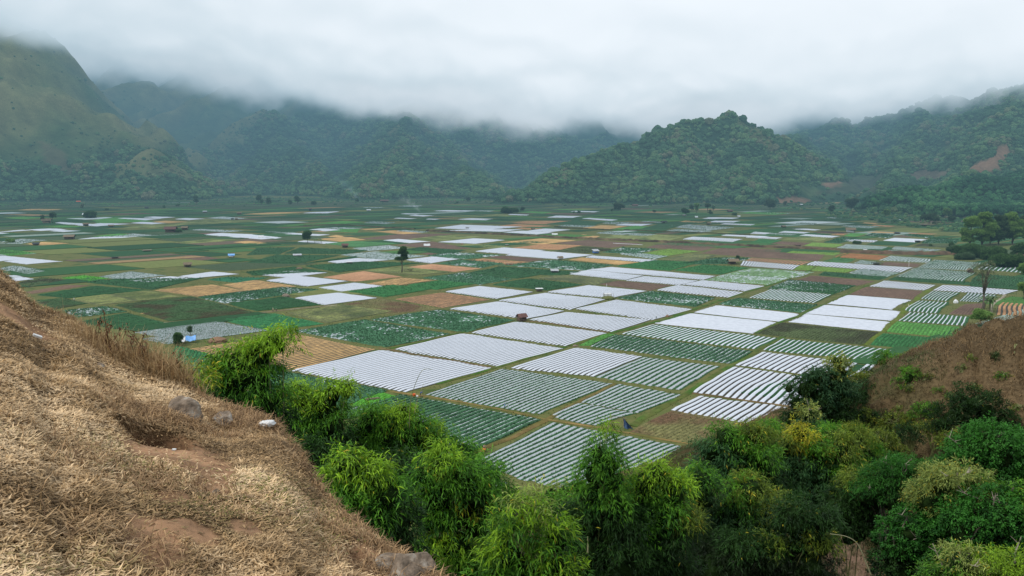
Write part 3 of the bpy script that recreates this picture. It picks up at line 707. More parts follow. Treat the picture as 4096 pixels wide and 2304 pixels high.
W F0 -60,402 0,388 105,395 20,402 0 sliver of white film at the left frame edge
W F0 780,460 1000,436 1490,424 1200,449 0 long thin white strip right of the grey-roofed shed
PS F0 990,436 1450,392 1945,405 1480,436 0 long silver-green strip below the maroon-roofed hut
L F0 960,428 1230,399 1400,408 1080,434 0 slim bright green strip behind the long thin white one
PS F0 -40,490 230,453 505,465 330,480 0 dull silver strip at left, farther
PS F0 -40,502 150,492 350,480 220,503 0 dull silver strip at left, nearer
T F0 270,503 460,484 712,499 430,524 0 small orange-sand plot with the low dark shed
W F0 2060,412 2290,392 2620,405 2370,434 0 bright white plot left of the white tarp tent
W F1 -215,435 -40,415 250,452 100,458 0 white sliver under the white tarp tent
Y F0 1790,492 2200,449 2545,463 1900,507 0 yellow-green plot between dark green ones
T F0 2395,489 2560,471 2795,491 2640,511 0 orange-sand plot with a ragged green margin
B F0 1770,640 1990,614 2285,656 2000,680 0 red-brown bare plot between dark green ones
L F0 -120,600 60,554 395,598 100,628 0 bright green plot at the left frame edge
W F0 -200,660 60,627 372,658 0,684 0 white film plot at the left frame edge, farther of two
W F0 38,686 350,658 668,685 270,716 0 white film plot at the left frame edge, nearer of two
PS F0 -20,760 140,729 505,781 250,826 0 dull silver rows right above the dry knoll
B F0 1840,383 1930,361 2390,396 2080,409 0 brown plot right of the tan-roofed hut
PS F0 1940,362 2100,349 2510,370 2300,386 0 grey film plot beyond the tan-roofed hut
L F0 0,240 260,222 520,232 250,250 0 far bright green plot at the left edge
T F0 180,155 330,140 640,150 500,164 0 far sandy strip at left under the woods
T F1 -100,200 250,178 640,172 250,198 0 long sandy strip far off before the woods
W F1 540,188 680,176 945,168 800,190 0 far pale strip right of the long sandy one
L F1 640,296 960,268 1200,280 960,300 0 bright green strip far off
PS F1 1170,290 1260,270 1510,284 1400,300 0 dim silver strip far off
W F1 1545,196 1620,190 1780,195 1700,202 0 tiny white strip by the white smoke wisp
W F1 1640,214 1730,206 1905,212 1790,222 0 second tiny white strip by the white smoke wisp
W F1 1480,242 1560,236 1720,243 1650,249 0 thin pale strip below the smoke wisp
W F1 1795,252 1850,245 1960,249 1900,256 0 tiny white strip before the great white block
W F1 2130,252 2300,240 2520,246 2420,264 0 white strip behind the great white block
W F1 1890,166 2050,157 2350,164 2200,173 0 far white strip under the round hill, left
PS F1 2180,160 2250,153 2560,160 2460,172 0 far white strip under the round hill, right
PS F1 1150,133 1220,127 1390,126 1320,134 0 faint white strip at the far margin
PS F1 1500,117 1600,111 1790,107 1720,119 0 faint white strip at the far margin, near the smoke
Y F1 2420,210 2560,196 2760,208 2640,222 0 far yellow plot near the great white block
L F2 180,178 330,168 560,176 440,192 0 far bright green plot left of the lone bushes
L F2 530,152 640,145 920,150 800,160 0 far bright green plot under the round hill
W F2 720,173 790,164 1030,170 960,181 0 far white strip under the round hill
PS F2 1440,278 1500,267 1720,277 1640,288 0 thin silver strip beside the dark tent hut
T F2 1830,280 1920,262 2150,266 2060,285 0 faded orange plot right of the dark tent hut
W F2 2080,245 2160,230 2470,234 2380,252 0 pale striped plot in the far right field block
W F2 2140,282 2220,265 2480,268 2400,285 0 second pale striped plot in the far right block
W F2 2270,302 2330,292 2640,302 2580,314 0 third pale striped plot in the far right block
W F3 280,389 370,370 622,386 560,399 0 pale plot right of centre, before the white-gabled hut
W F3 488,421 590,404 932,426 840,441 14 white ribbed plot before the white-gabled hut
T2 F3 590,402 720,389 1012,400 960,413 0 orange strip before the white-gabled hut
DB F3 640,388 740,372 1010,385 960,400 0 dark peaty strip before the white-gabled hut
W F3 428,353 600,349 732,358 660,367 0 thin white strip behind the dark peaty one
W F3 -40,440 0,424 332,440 262,456 16 white ribbed plot by the rich green one
W F3 -10,400 50,378 232,392 150,407 0 small white plot right of centre
PS F3 150,407 230,392 480,405 400,420 0 small dull silver plot right of centre
PS F3 448,299 510,286 695,293 650,306 0 small far silver plot
PS F3 940,323 990,308 1345,325 1220,347 14 silver striped plot left of the sandy ribbon
T F3 1160,290 1190,282 1320,290 1280,300 0 small sandy plot at the scrub edge
T2 F3 1240,313 1290,305 1512,320 1440,329 0 sandy ribbon at the scrub edge
L F3 960,422 1050,392 1232,395 1080,433 0 bright green block right of the white-gabled hut
T F3 1200,388 1330,376 1560,388 1500,398 0 beige striped strip before the small dark lean-to
PG F3 1180,425 1260,397 1500,408 1420,445 0 green silver-lined plot before the small dark lean-to
T2 F3 1610,398 1650,390 2000,402 1960,413 0 long orange-tan ribbon before the right bamboo grove
PG F3 1560,415 1640,405 1900,425 1850,447 0 green lined plot under the orange-tan ribbon
WS F3 1368,471 1490,441 1832,458 1722,491 0 smooth white sheet plot with the dark square hut
G F3 1190,512 1330,476 1735,492 1620,526 0 dark green plot under the smooth white sheet plot
W F3 950,476 1000,455 1322,470 1270,489 12 white ribbed strip left of the smooth white sheet plot
PG F3 760,490 960,430 1160,445 920,500 0 green dashed plot right of the straw-green one
WG1 F3 900,547 1000,507 1432,535 1350,564 22 grey-striped plot above the dry bank
WG1 F3 1455,560 1500,530 1985,565 1900,581 20 white-ticked plot above the dry bank
PS F3 1385,581 1430,565 1825,580 1700,598 0 dull silver strip on the edge of the dry bank
PG F3 1755,500 1880,440 2150,462 2130,502 0 green dotted plot before the right bamboo grove
OL F3 1680,530 1760,502 2140,510 2090,545 0 olive plot before the right bamboo grove
Y2 F3 555,522 650,489 962,510 870,542 0 light green plot above the bank
B F3 200,502 330,477 625,495 520,525 0 brown plot with the low pinkish shed
B F3 0,540 100,508 850,545 800,560 0 brown ribbon on top of the bank
B F3 100,645 260,590 800,612 680,682 0 brown plot under the bank
Y2 F3 355,597 430,574 935,597 880,622 0 soft green plot under the bank
G4 F3 740,690 880,645 1100,655 1000,700 0 mid-green plot left of the rusty orange one
G3 F3 0,492 100,454 335,465 190,507 0 rich green block above the bank
Y F3 330,457 560,424 835,440 720,480 0 straw-green block above the bank
L F3 -120,190 0,172 420,185 260,205 0 far lime strip below the brown clearing
PS F3 110,190 150,181 420,185 380,194 0 far faint white strip on the lime one
PS F3 780,235 830,229 960,235 900,243 0 far white dash in the scrub
PS T1 715,737 950,700 1205,727 900,762 0 glinting silver-green plot left of the paired white ones
W T1 900,767 1250,735 1402,750 1020,785 0 white film plot, lower left of a touching pair
W T1 1280,736 1560,700 1742,718 1400,749 0 white film plot, upper right of a touching pair
PS1 T1 1860,722 2130,691 2362,710 2080,747 0 pale silver plot above another of its kind
PS1 T1 1920,767 2180,734 2540,770 2240,808 18 pale silver plot below another of its kind
G5 T1 1495,760 1640,740 1955,745 1720,782 0 blue-green crop plot touching the paired white ones
T T1 1110,837 1540,794 1785,840 1440,883 22 sandy ridged plot, left of two with a ditch between
T T1 1600,796 1860,762 2165,808 1790,841 20 sandy ridged plot, right of two with a ditch between
Y T1 510,897 790,863 985,915 700,945 0 light olive-yellow plot, left of two
Y T1 800,865 1060,837 1315,882 990,916 0 light olive-yellow plot, right of two
W T1 2135,892 2470,852 2735,893 2350,945 24 white film plot beside the dark heap of sacks
PS1 T1 2310,817 2580,780 2785,806 2480,846 16 pale silver plot above the white one
PG T1 1435,886 2050,813 2325,830 1640,932 16 dark rows with glints right of the sandy ridged plots
G T1 1650,936 2080,880 2335,942 1865,986 0 dark green plot under the dark heap of sacks
OG T1 820,945 1400,882 1870,1000 1230,1062 0 big dark green plot with a brownish back edge
T T1 1010,1004 1250,969 1275,975 1040,1007 0 thin straw strip in the big dark green plot
B2 T1 165,850 480,796 645,801 230,862 0 dull brown earth plot above the knoll
L2 T1 440,747 620,727 800,748 620,777 0 vivid green plot above the dull brown earth one
OL T1 120,785 300,745 485,760 200,817 0 rough olive plot at the knoll
W T1 40,732 130,727 255,755 120,770 0 white film plot just behind the knoll top
PG T1 440,985 760,955 925,992 560,1032 0 dark specked rows behind the dry weeds
OG T1 240,912 480,893 645,930 400,972 0 dull green plot behind the knoll slope
G T1 540,1072 920,1000 1215,1075 800,1122 0 dark green plot behind the dry weeds
G T1 260,870 700,805 1100,835 500,893 0 dark green plot behind the light olive-yellow ones
G T1 620,780 860,755 1480,745 1100,832 0 dark green plot between paired white and sandy plots
G3 T2 165,847 500,797 815,820 430,887 22 lush cabbage green rows below the dull tan plot
G3 T2 590,800 840,764 1085,790 810,832 0 lush cabbage green rows right of the dull tan plot
PG T2 700,745 1000,707 1385,755 1120,796 18 green rows with silver glints below the salmon-tan plot
G T2 1205,797 1490,750 1875,793 1620,837 0 dark green plot above the white-framed hut
Y T2 1525,747 1700,721 2125,762 1960,797 16 straw-olive ridged plot right of the grey-panel hut
G T2 1020,712 1270,668 1680,702 1400,752 20 dark green ribbed plot left of the grey-panel hut
LG M 400,930 440,870 520,890 520,935 10 green rows half hidden by the dry weeds and tall bamboo
PG Z1 -110,745 285,594 1432,806 985,962 26 dark green rows half hidden by the bamboo tops below the pure white film beds
L2 M 880,1020 950,985 1010,1000 960,1035 0 grassy corner with the pile of cut stalks
"""
# ------------------------------------------------------------------ surveyed fields
CC = {'G': (.018, .062, .024), 'G3': (.022, .098, .030), 'G4': (.045, .125, .045), 'G5': (.018, .095, .05), 'L': (.055, .165, .035), 'L2': (.05, .19, .02),
      'Y': (.14, .155, .055), 'Y2': (.11, .19, .035), 'OL': (.050, .070, .028), 'OG': (.03, .062, .024), 'GR': (.11, .105, .042),
      'LG': (.022, .115, .042), 'T': (.42, .275, .125), 'T2': (.36, .205, .11), 'T3': (.40, .225, .13), 'DT': (.26, .125, .055), 'B': (.125, .085, .065),
      'B2': (.15, .10, .07), 'DB': (.055, .045, .04)}
DESC = {'W': 'plot of white film beds', }
fields = []
for ln in FIELD_TXT.strip().split('\n'):
    t = ln.split(' ', 7)
    cs = [gf(t[1], *[float(v) for v in t[k].split(',')])[:2] for k in range(2, 6)]
    fields.append((t[0], cs, int(t[6]), t[7]))
def warp(q):                  # old field boundaries are never quite straight
    x, y = q[..., 0], q[..., 1]; a = .9 + .0012 * np.clip(y - 200, 0, 900)
    return np.stack([a * fbm(x / 22, y / 22, o=3, seed=501), a * fbm(x / 22, y / 22, o=3, seed=502)], -1)
def quadpts(cs, u, v):        # u along the rows, v across them
    c0, c1, c2, c3 = [np.asarray(c) for c in cs]
    u = np.asarray(u)[..., None]; v = np.asarray(v)[..., None]
    q = c0 * (1 - u) * (1 - v) + c1 * u * (1 - v) + c2 * u * v + c3 * (1 - u) * v
    return q + warp(q)
def inside_quad(cs, P, grow=0):
    ins = np.ones(len(P), bool); c = np.array(cs); ctr = c.mean(0); c = ctr + (c - ctr) * (1 + grow)
    area = sum(c[i][0] * c[(i + 1) % 4][1] - c[(i + 1) % 4][0] * c[i][1] for i in range(4)); sg = 1 if area > 0 else -1
    for i in range(4):
        a, b = c[i], c[(i + 1) % 4]; ins &= ((b[0] - a[0]) * (P[:, 1] - a[1]) - (b[1] - a[1]) * (P[:, 0] - a[0])) * sg > 0
    return ins
def tufts(P, size, colr, nl=5, spread=.9, hgt=1.0, var=.35):
    """small plants: nl leaves each; P (n,3)"""
    n = len(P); size = np.broadcast_to(size, (n,))
    a = R.uniform(0, 6.283, (n, nl)) ; tilt = R.uniform(.25, 1.0, (n, nl)) * spread
    L_ = size[:, None] * R.uniform(.7, 1.2, (n, nl)); wd = L_ * .30
    ca, sa = np.cos(a), np.sin(a)
    dirx, diry, dirz = ca * np.sin(tilt), sa * np.sin(tilt), np.cos(tilt) * hgt
    B0 = P[:, None, :]
    D = np.stack([dirx, diry, dirz], -1) * L_[..., None]; S = np.stack([-sa, ca, ca * 0], -1) * wd[..., None] * .5
    v = np.stack([B0 + S * .3, B0 - S * .3, B0 + D * .75 - S, B0 + D * .75 + S], 2)     # (n,nl,4,3)
    v[:, :, 2:, 2] -= 0
    tip = B0 + D * 1.0
    V = v.reshape(-1, 3); q = np.arange(n * nl * 4).reshape(-1, 4)
    c = np.asarray(colr) * (1 + var * R.uniform(-1, 1, (n, 1, 1))) * np.ones((n, nl, 1))
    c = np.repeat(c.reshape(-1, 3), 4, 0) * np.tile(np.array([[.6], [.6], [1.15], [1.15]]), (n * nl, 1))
    return V, q, c
nfield = {}
for fi, (ty, cs, nr, lab) in enumerate(fields):
    c = np.array(cs); depth = c[:, 1].mean()
    Lr = .5 * (np.linalg.norm(c[1] - c[0]) + np.linalg.norm(c[2] - c[3])); Wd = .5 * (np.linalg.norm(c[3] - c[0]) + np.linalg.norm(c[2] - c[1]))
    film = ty in ('W', 'WB', 'WS', 'PS', 'PS1', 'PG', 'PG2', 'PG3', 'PL', 'WG1', 'WG2')
    if nr == 0: nr = int(np.clip(round(Wd / (1.5 if film else 1.3)), 4, 60))
    if depth > 900: nr = min(nr, 26)
    p = Wd / nr                                     # pitch
    nseg = int(np.clip(Lr / ((1.0 if ty in ('PG', 'PG2', 'PL') else 2.0) if depth < 450 else 3.0 if depth < 700 else 6.0), 4, 70))
    zb = .03 + (fi % 7) * .004
    if film:
        if ty in ('WG1', 'WG2'):
            a = .38 if ty == 'WG1' else .25     # film stripe, then leafy ridge
            prof = [(0, 0.12, 1), (a * .5, .24, 1), (a, .18, 1), (a + .05, .14, 2), (a + .06 + (1 - a) * .3, .34 if ty == 'WG2' else .28, 2), (a + (1 - a) * .7, .32 if ty == 'WG2' else .26, 2), (.985, .1, 2)]
        elif ty == 'PS': prof = [(0, .05, 2), (.12, .09, 2), (.20, .11, 1), (.32, .21, 1), (.50, .23, 1), (.66, .19, 1), (.75, .13, 2), (.88, .09, 2)]
        elif ty == 'PG3': prof = [(0, .05, 1), (.14, .16, 1), (.34, .13, 1), (.40, .2, 2), (.58, .46, 2), (.82, .42, 2), (.96, .15, 2)]
        elif ty in ('PG', 'PG2', 'PL'): prof = [(0, .10, 2), (.2, .24, 2), (.45, .30, 2), (.7, .26, 2), (.9, .12, 2)]
        elif ty == 'WS': prof = [(0, .14, 1), (.33, .20, 1), (.66, .20, 1), (.97, .14, 1)]
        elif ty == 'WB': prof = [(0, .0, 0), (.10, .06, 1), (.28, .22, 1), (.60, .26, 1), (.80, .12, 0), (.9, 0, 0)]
        else:
            hb = min(p, 2.2)
            prof = [(0, .0, 0), (.12, .0, 0), (.17, .08 * hb, 1), (.28, .19 * hb, 1), (.50, .22 * hb, 1), (.72, .17 * hb, 1), (.80, .085 * hb, 0), (.86, .0, 0)]  # soil hem up the bed sides also stands in for shade between beds
    else:
        hh = {'G': .42, 'G3': .40, 'G4': .3, 'G5': .35, 'OG': .4, 'OL': .3, 'L': .25, 'L2': .25, 'LG': .3, 'Y': .2, 'Y2': .18, 'GR': .12, 'T': .17, 'T2': .15, 'T3': .09, 'DT': .1, 'B': .09, 'B2': .08, 'DB': .08}[ty]
        prof = [(0, .25 * hh, 2), (.25, .85 * hh, 2), (.5, hh, 2), (.78, .8 * hh, 2)]
        if ty in ('T', 'T2', 'Y') and 5 < nr <= 30 and depth < 560 and int(p * 100) > 90: prof = [(0, 0, 0), (.12, .0, 0), (.20, .10, 2), (.5, .24, 2), (.78, .13, 0)]
    px_ = np.array([q[0] for q in prof]); pz_ = np.array([q[1] for q in prof]); pm_ = np.array([q[2] for q in prof])
    npf = len(prof)
    vv = ((np.arange(nr)[:, None] + px_[None]) / nr).ravel(); vv = np.append(vv, 1.0); zz = np.append(np.tile(pz_, nr), pz_[0]); mm = np.tile(pm_, nr)
    rid = np.append(np.repeat(np.arange(nr), npf), nr - 1)
    uu = np.linspace(0, 1, nseg + 1)
    e0 = R.normal(0, .25 / Lr, nr); e1 = R.normal(0, .25 / Lr, nr)
    if not film: e0 = e0 * .3; e1 = e1 * .3
    U_, V_ = np.meshgrid(uu, vv); Z_ = np.repeat(zz[:, None], nseg + 1, 1).copy()
    if film: U_ = U_ * (1 + (e1 - e0)[rid][:, None]) + e0[rid][:, None]
    wob = .04 * fbm(U_ * Lr / 6, V_ * nr * .37 + fi, o=2, seed=fi) / nr * (1 if film else .5) * (1.0 if depth < 500 else .5)
    V2 = np.clip(V_ + wob, 0, 1)
    Pxy = quadpts(cs, U_, V2)
    ztap = np.minimum(1, np.minimum(U_ - U_[:, :1], U_[:, -1:] - U_) * Lr / .6 + .12)
    jit = fbm(Pxy[..., 0] / .9, Pxy[..., 1] / .9, o=2, seed=4)
    if film:
        green = (np.append(mm, mm[0]) == 2)[:, None]
        if ty in ('PG', 'PG2', 'PL'): jit = fbm(Pxy[..., 0] / .7, Pxy[..., 1] / .7, o=2, seed=4)
        Z_ = Z_ * np.where(green, np.clip(1 + .35 * jit, .5, 1.5), 1 + .03 * jit) * ztap
    else:
        Z_ = Z_ * np.clip(1 + .6 * jit, .2, 1.8) * np.where((V_ < .002) | (V_ > .998) | (U_ < .002) | (U_ > .998), 0, 1)
    V3 = np.concatenate([Pxy, (Z_ + zb)[..., None]], -1).reshape(-1, 3)
    nv = len(vv); ii = np.arange(nv * (nseg + 1)).reshape(nv, nseg + 1)
    Qf = np.stack([ii[:-1, :-1], ii[:-1, 1:], ii[1:, 1:], ii[1:, :-1]], -1).reshape(-1, 4)
    mi = np.repeat(mm, nseg)
    if ty in ('PG', 'PG2', 'PL'):
        cx_ = (Pxy[:-1, :-1] + Pxy[1:, 1:]) * .5
        sc_ = 1.0 if depth < 450 else 2.0
        mk = fbm(cx_[..., 0] / (.8 * sc_), cx_[..., 1] / (.8 * sc_), o=2, seed=fi + 5) + .8 * fbm(cx_[..., 0] / 16, cx_[..., 1] / 16, o=2, seed=fi + 6)
        lane_ = np.tile(np.array([.18, .0, -.1, .0, .12])[:npf], nr)[:, None]
        mi = np.where(mk + lane_ > {'PG': .47, 'PG2': .46, 'PL': .12}[ty], 1, 2).ravel()
    area2 = (c[1] - c[0])[0] * (c[3] - c[0])[1] - (c[1] - c[0])[1] * (c[3] - c[0])[0]
    if area2 < 0: Qf = Qf[:, ::-1]
    base = np.array(CC.get(ty, {'PL': (.12, .20, .10), 'PG': (.036, .100, .052), 'PG3': (.036, .09, .048)}.get(ty, (.022, .075, .028))))
    low = fbm(Pxy[..., 0] / 14, Pxy[..., 1] / 14, o=3, seed=fi + 3)[..., None]
    colr = base * (1.15 if ty in ('T', 'T2', 'T3', 'B', 'B2', 'DT', 'DB') else 1.75) * (1 + .22 * low) * (1 + .25 * jit[..., None])
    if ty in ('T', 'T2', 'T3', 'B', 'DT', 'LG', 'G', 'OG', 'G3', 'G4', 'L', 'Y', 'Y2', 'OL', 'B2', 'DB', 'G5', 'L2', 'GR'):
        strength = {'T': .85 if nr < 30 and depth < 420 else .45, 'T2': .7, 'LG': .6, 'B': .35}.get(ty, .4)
        shade = np.append(np.tile(np.array([1 - strength, 1, 1 + .1, 1.0] if npf == 4 else [1, 1, 1, 1.1, .9]), nr), 1 - strength)[:, None, None] if not film else 1  # furrow shade multiplied into the row colour
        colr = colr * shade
    if ty in ('T', 'T3'): colr = colr * (1 + .12 * low)
    if ty in ('GR', 'OL', 'OG', 'Y'):
        k = np.clip(fbm(Pxy[..., 0] / 9, Pxy[..., 1] / 9, o=3, seed=fi + 9)[..., None] * 2.2 + .2, 0, 1)
        alt = np.array({'GR': (.15, .09, .05), 'OL': (.045, .05, .025), 'OG': (.065, .058, .03), 'Y': (.10, .14, .045)}[ty]); colr = colr * (1 - k) + alt * k
    canopy_m = M['earth'] if ty in ('T', 'T2', 'T3', 'B', 'B2', 'DT', 'DB') else M['canopy']
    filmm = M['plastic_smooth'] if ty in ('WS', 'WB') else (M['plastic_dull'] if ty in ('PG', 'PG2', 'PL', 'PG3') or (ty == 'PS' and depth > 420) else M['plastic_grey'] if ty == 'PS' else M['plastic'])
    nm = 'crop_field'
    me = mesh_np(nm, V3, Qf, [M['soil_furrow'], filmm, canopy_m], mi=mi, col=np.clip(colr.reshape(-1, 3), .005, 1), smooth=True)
    fo = link(nm, me, kind='structure', label=lab if 4 <= len(lab.split()) <= 16 else ' '.join(lab.split()[:16]), category='crop field')
    # ---- plants
    dens = {'PS': 1.0, 'PS1': .45, 'PG': 2.6, 'PG2': 2.4, 'PG3': 2.0, 'PL': 1.2}.get(ty, 0)
    side = None
    if ty in ('WG1', 'WG2', 'G', 'G3', 'OL', 'OG', 'L', 'L2', 'LG', 'GR', 'G4', 'G5', 'Y2'): side = 1.0
    if ty in ('PS', 'PS1', 'PG', 'PG2', 'PG3', 'PL'):
        sp = {True: .36, False: .6}[depth < 330] if depth < 480 else 2.0
        npl = int(Lr / sp * 2 * nr)
        npl = min(npl, 16000)
        if depth > 1000: npl = min(npl, 300)
        r_ = R.randint(0, nr, npl); lane = R.randint(0, 2, npl)
        fr = np.where(lane == 0, .10, .84) + R.normal(0, .05, npl) if ty == 'PS' else np.where(lane == 0, .36, .66) + R.normal(0, .03, npl)
        if ty in ('PG', 'PG2', 'PG3'): fr = R.uniform(.05, 1.0, npl) if ty != 'PG3' else np.where(lane == 0, .16, .95) + R.normal(0, .10, npl)
        uq = R.uniform(.004, .996, npl); vq = np.clip((r_ + fr) / nr, 0, 1)
        pp = quadpts(cs, uq, vq)
        thin = .7 * fbm(pp[:, 0] / 14, pp[:, 1] / 14, o=3, seed=fi) + .12 * fbm(pp[:, 0] / 2, pp[:, 1] / 2, o=2, seed=fi)
        lim = {'PS': .6, 'PS1': .15, 'PG': .34, 'PG2': .3, 'PG3': .45, 'PL': .2}[ty]
        kp = thin < lim; pp = pp[kp]
        size = {'PS': .27, 'PS1': .15, 'PG': .42, 'PG2': .40, 'PG3': .42, 'PL': .32}[ty] * (1 if depth < 330 else 1.3 if depth < 480 else 2.0)
        cl = {'PS': (.055, .14, .065), 'PS1': (.07, .15, .08), 'PL': (.13, .24, .11)}.get(ty, (.038, .115, .058))
        if len(pp):
            P3 = np.concatenate([pp, np.full((len(pp), 1), .12 + zb)], 1)
            V4, q4, c4 = tufts(P3, size * R.uniform(.7, 1.25, len(pp)), cl, 5 if depth < 330 else 4)
            link('seedlings', mesh_np('seedlings', V4, q4, [M['leaf']], col=c4), parent=fo, kind='stuff')
    elif side and depth < 620:
        npl = int(min(Lr * Wd * (1.1 if depth < 400 else .35), 9000))
        uq = R.uniform(.01, .99, npl)
        if ty in ('WG1', 'WG2'):
            a = .38 if ty == 'WG1' else .25
            vq = (R.randint(0, nr, npl) + R.uniform(a + .2, .93, npl)) / nr
        else: vq = R.uniform(.01, .99, npl)
        pp = quadpts(cs, uq, vq); hgt_ = {'GR': .1, 'L': .15, 'Y2': .1, 'WG1': .12, 'WG2': .16}.get(ty, .28)
        P3 = np.concatenate([pp, np.full((len(pp), 1), hgt_ + zb)], 1)
        base2 = np.array(CC.get(ty, (.02, .082, .03))) * 1.15
        V4, q4, c4 = tufts(P3, (.32 if depth < 400 else .55) * R.uniform(.6, 1.3, len(pp)), base2, 4)
        link('leaves', mesh_np('leaves', V4, q4, [M['leaf']], col=c4), parent=fo, kind='stuff')

# patchwork plots: drop those lying under surveyed fields
pv = np.array(pv); pq = np.array(pq); pc = np.array(pc)
ctr = pv.reshape(-1, 8, 3).mean(1)[:, :2]; bad = np.zeros(len(ctr), bool)
for ty, cs, nr, lab in fields: bad |= inside_quad(cs, ctr, .15)
bad |= hq(ctr[:, 0], np.maximum(ctr[:, 1], 725)) > .3
sel = np.where(~bad)[0]; nk = len(sel)
V5 = pv.reshape(-1, 8, 3)[sel].reshape(-1, 3); C5 = pc.reshape(-1, 8, 3)[sel].reshape(-1, 3)
q0 = pq[:5] ; Q5 = (q0[None] + (np.arange(nk) * 8)[:, None, None]).reshape(-1, 4)
link('farmland', mesh_np('farmland', V5, Q5, [M['patch']], col=np.clip(C5, .005, 1)), kind='structure', label='distant patchwork of small green, tan and brown plots filling the valley floor', category='farmland')

# verge grass between the near plots
NV = 90000
P = np.stack([R.uniform(-190, 330, NV), R.uniform(120, 520, NV)], 1)
ins = np.zeros(NV, bool)
for ty, cs, nr, lab in fields:
    c = np.array(cs)
    if c[:, 1].min() < 560: ins |= inside_quad(cs, P)
uu_, vv_ = project(P[:, 0], P[:, 1], np.zeros(NV)); P = P[~ins & (uu_ > 250) & (uu_ < 2600) & (vv_ < 1280)]
nn = fbm(P[:, 0] / 25, P[:, 1] / 25, o=3, seed=88)[:, None]; kk = np.clip(nn * 2 + .5, 0, 1)
cg = np.array([.045, .10, .022]) * (1 - kk) + np.array([.125, .105, .04]) * kk
P3 = np.concatenate([P, np.full((len(P), 1), .0)], 1)
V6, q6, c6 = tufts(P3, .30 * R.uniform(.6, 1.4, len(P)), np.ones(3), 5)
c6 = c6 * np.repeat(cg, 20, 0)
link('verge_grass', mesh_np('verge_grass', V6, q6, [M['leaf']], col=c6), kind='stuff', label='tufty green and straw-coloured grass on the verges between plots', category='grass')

# strips: footpaths, dirt path, earth banks, ditch
def strip(name, pts, width, m, colr, z=.05, hgt=0, label='', cat='path', jit=.25, seg=2.0, kind='structure', amp=.3):
    pts = [np.asarray(p)[:2] for p in pts]; out = []
    for a, b in zip(pts, pts[1:]):
        n = max(2, int(np.linalg.norm(b - a) / seg))
        out += [a + (b - a) * k / n for k in range(n)]
    out.append(pts[-1]); C = np.array(out); C = C + warp(C); T = np.gradient(C, axis=0); T /= np.linalg.norm(T, axis=1)[:, None] + 1e-9
    Nn = np.stack([-T[:, 1], T[:, 0]], 1); prof = [(-1, 0), (-.7, .45), (-.25, 1), (.3, .95), (.75, .4), (1, 0)]
    rows = []
    for w_, h_ in prof:
        ww = width * .5 * w_ * (1 + jit * fbm(C[:, 0] / 3 + w_ * 7, C[:, 1] / 3, o=3, seed=5))
        xy = C + Nn * ww[:, None] + (fbm(C[:, 0] / 12, C[:, 1] / 12, o=2, seed=8) * width * .25)[:, None] * Nn
        zz = z + (hgt * h_) * (1 + amp * fbm(xy[:, 0] / 1.5, xy[:, 1] / 1.5, o=3, seed=6)) + .01 * h_
        rows.append(np.concatenate([xy, zz[:, None]], 1))
    Vs = np.concatenate(rows); n = len(C); ii = np.arange(len(Vs)).reshape(len(prof), n)
    Qs = np.stack([ii[:-1, :-1], ii[1:, :-1], ii[1:, 1:], ii[:-1, 1:]], -1).reshape(-1, 4)
    k = fbm(Vs[:, 0] / 5, Vs[:, 1] / 5, o=4, seed=2)[:, None]; k2 = fbm(Vs[:, 0] / 1.2, Vs[:, 1] / 1.2, o=2, seed=12)[:, None]
    c0, c1 = [np.array(q) for q in colr]; t = np.clip(.5 + k * 1.5, 0, 1); cc = (c0 * (1 - t) + c1 * t) * (1 + .3 * k2)
    return link(name, mesh_np(name, Vs, Qs, [m], col=np.clip(cc, .01, 1), smooth=True), kind=kind, label=label, category=cat)
GRN = ((.05, .12, .02), (.10, .12, .035)); BRN = ((.16, .115, .06), (.10, .075, .04)); DK = ((.05, .042, .03), (.10, .08, .045))
def P_(f, *xy): return [gf(f, *q) for q in xy]
strip('path', P_('Z1', (1330, 372), (1900, 465), (2520, 570)), 1.3, M['earth'], BRN, .06, .12, 'trodden brown bank along the far edge of the pure white film beds')
strip('path', P_('Z2', (-700, 805), (-290, 865), (0, 910), (500, 1000), (990, 1105)) + P_('Z2', (1500, 1180), (2100, 1290), (2576, 1370), (2800, 1420)), 1.2, M['earth'], ((.23, .17, .07), (.12, .12, .04)), .06, .15, 'straw-strewn footpath where the two farmers walk')
strip('path', P_('Z2', (200, 1470), (600, 1290), (1000, 1105), (1380, 900), (1700, 735)), 1.6, M['earth'], ((.12, .115, .035), (.16, .12, .05)), .06, .12, 'grassy brown balk running up between the silver seedling beds')
strip('path', P_('Z2', (1850, 1170), (2150, 990), (2430, 830), (2700, 660)) + P_('Z3', (850, 930), (1130, 770), (1380, 640)), 2.2, M['earth'], GRN, .06, .15, 'green grassy track between the seedling beds and the wide white beds', jit=.4)
strip('path', P_('Z2', (1220, 345), (1700, 200), (2200, 80), (2500, 0)) + P_('T3', (0, 1020), (450, 870), (860, 745), (1180, 600), (1330, 540)), 2.2, M['earth'], GRN, .06, .15, 'long green track climbing away past the fine-lined white beds', jit=.4)
strip('path', P_('Z2', (-160, 745), (490, 560), (1190, 355)), 1.6, M['earth'], GRN, .06, .15, 'green grassy balk between the pale silver beds and the clean white ones')
strip('path', P_('Z1', (1440, 375), (2150, 215), (2800, 85)), 1.5, M['earth'], GRN, .06, .15, 'green grassy balk leading up to the rusty-roofed hut')
strip('path', P_('Z2', (700, 85), (1000, 110), (1650, 205)), 1.3, M['earth'], BRN, .06, .12, 'brown trodden balk right of the rusty-roofed hut')
strip('path', P_('Z3', (1090, 605), (1330, 490), (1590, 395), (1800, 300), (2030, 200), (2250, 110)), 1.7, M['earth'], GRN, .06, .15, 'green balk between the left pair and the right-hand three white plots')
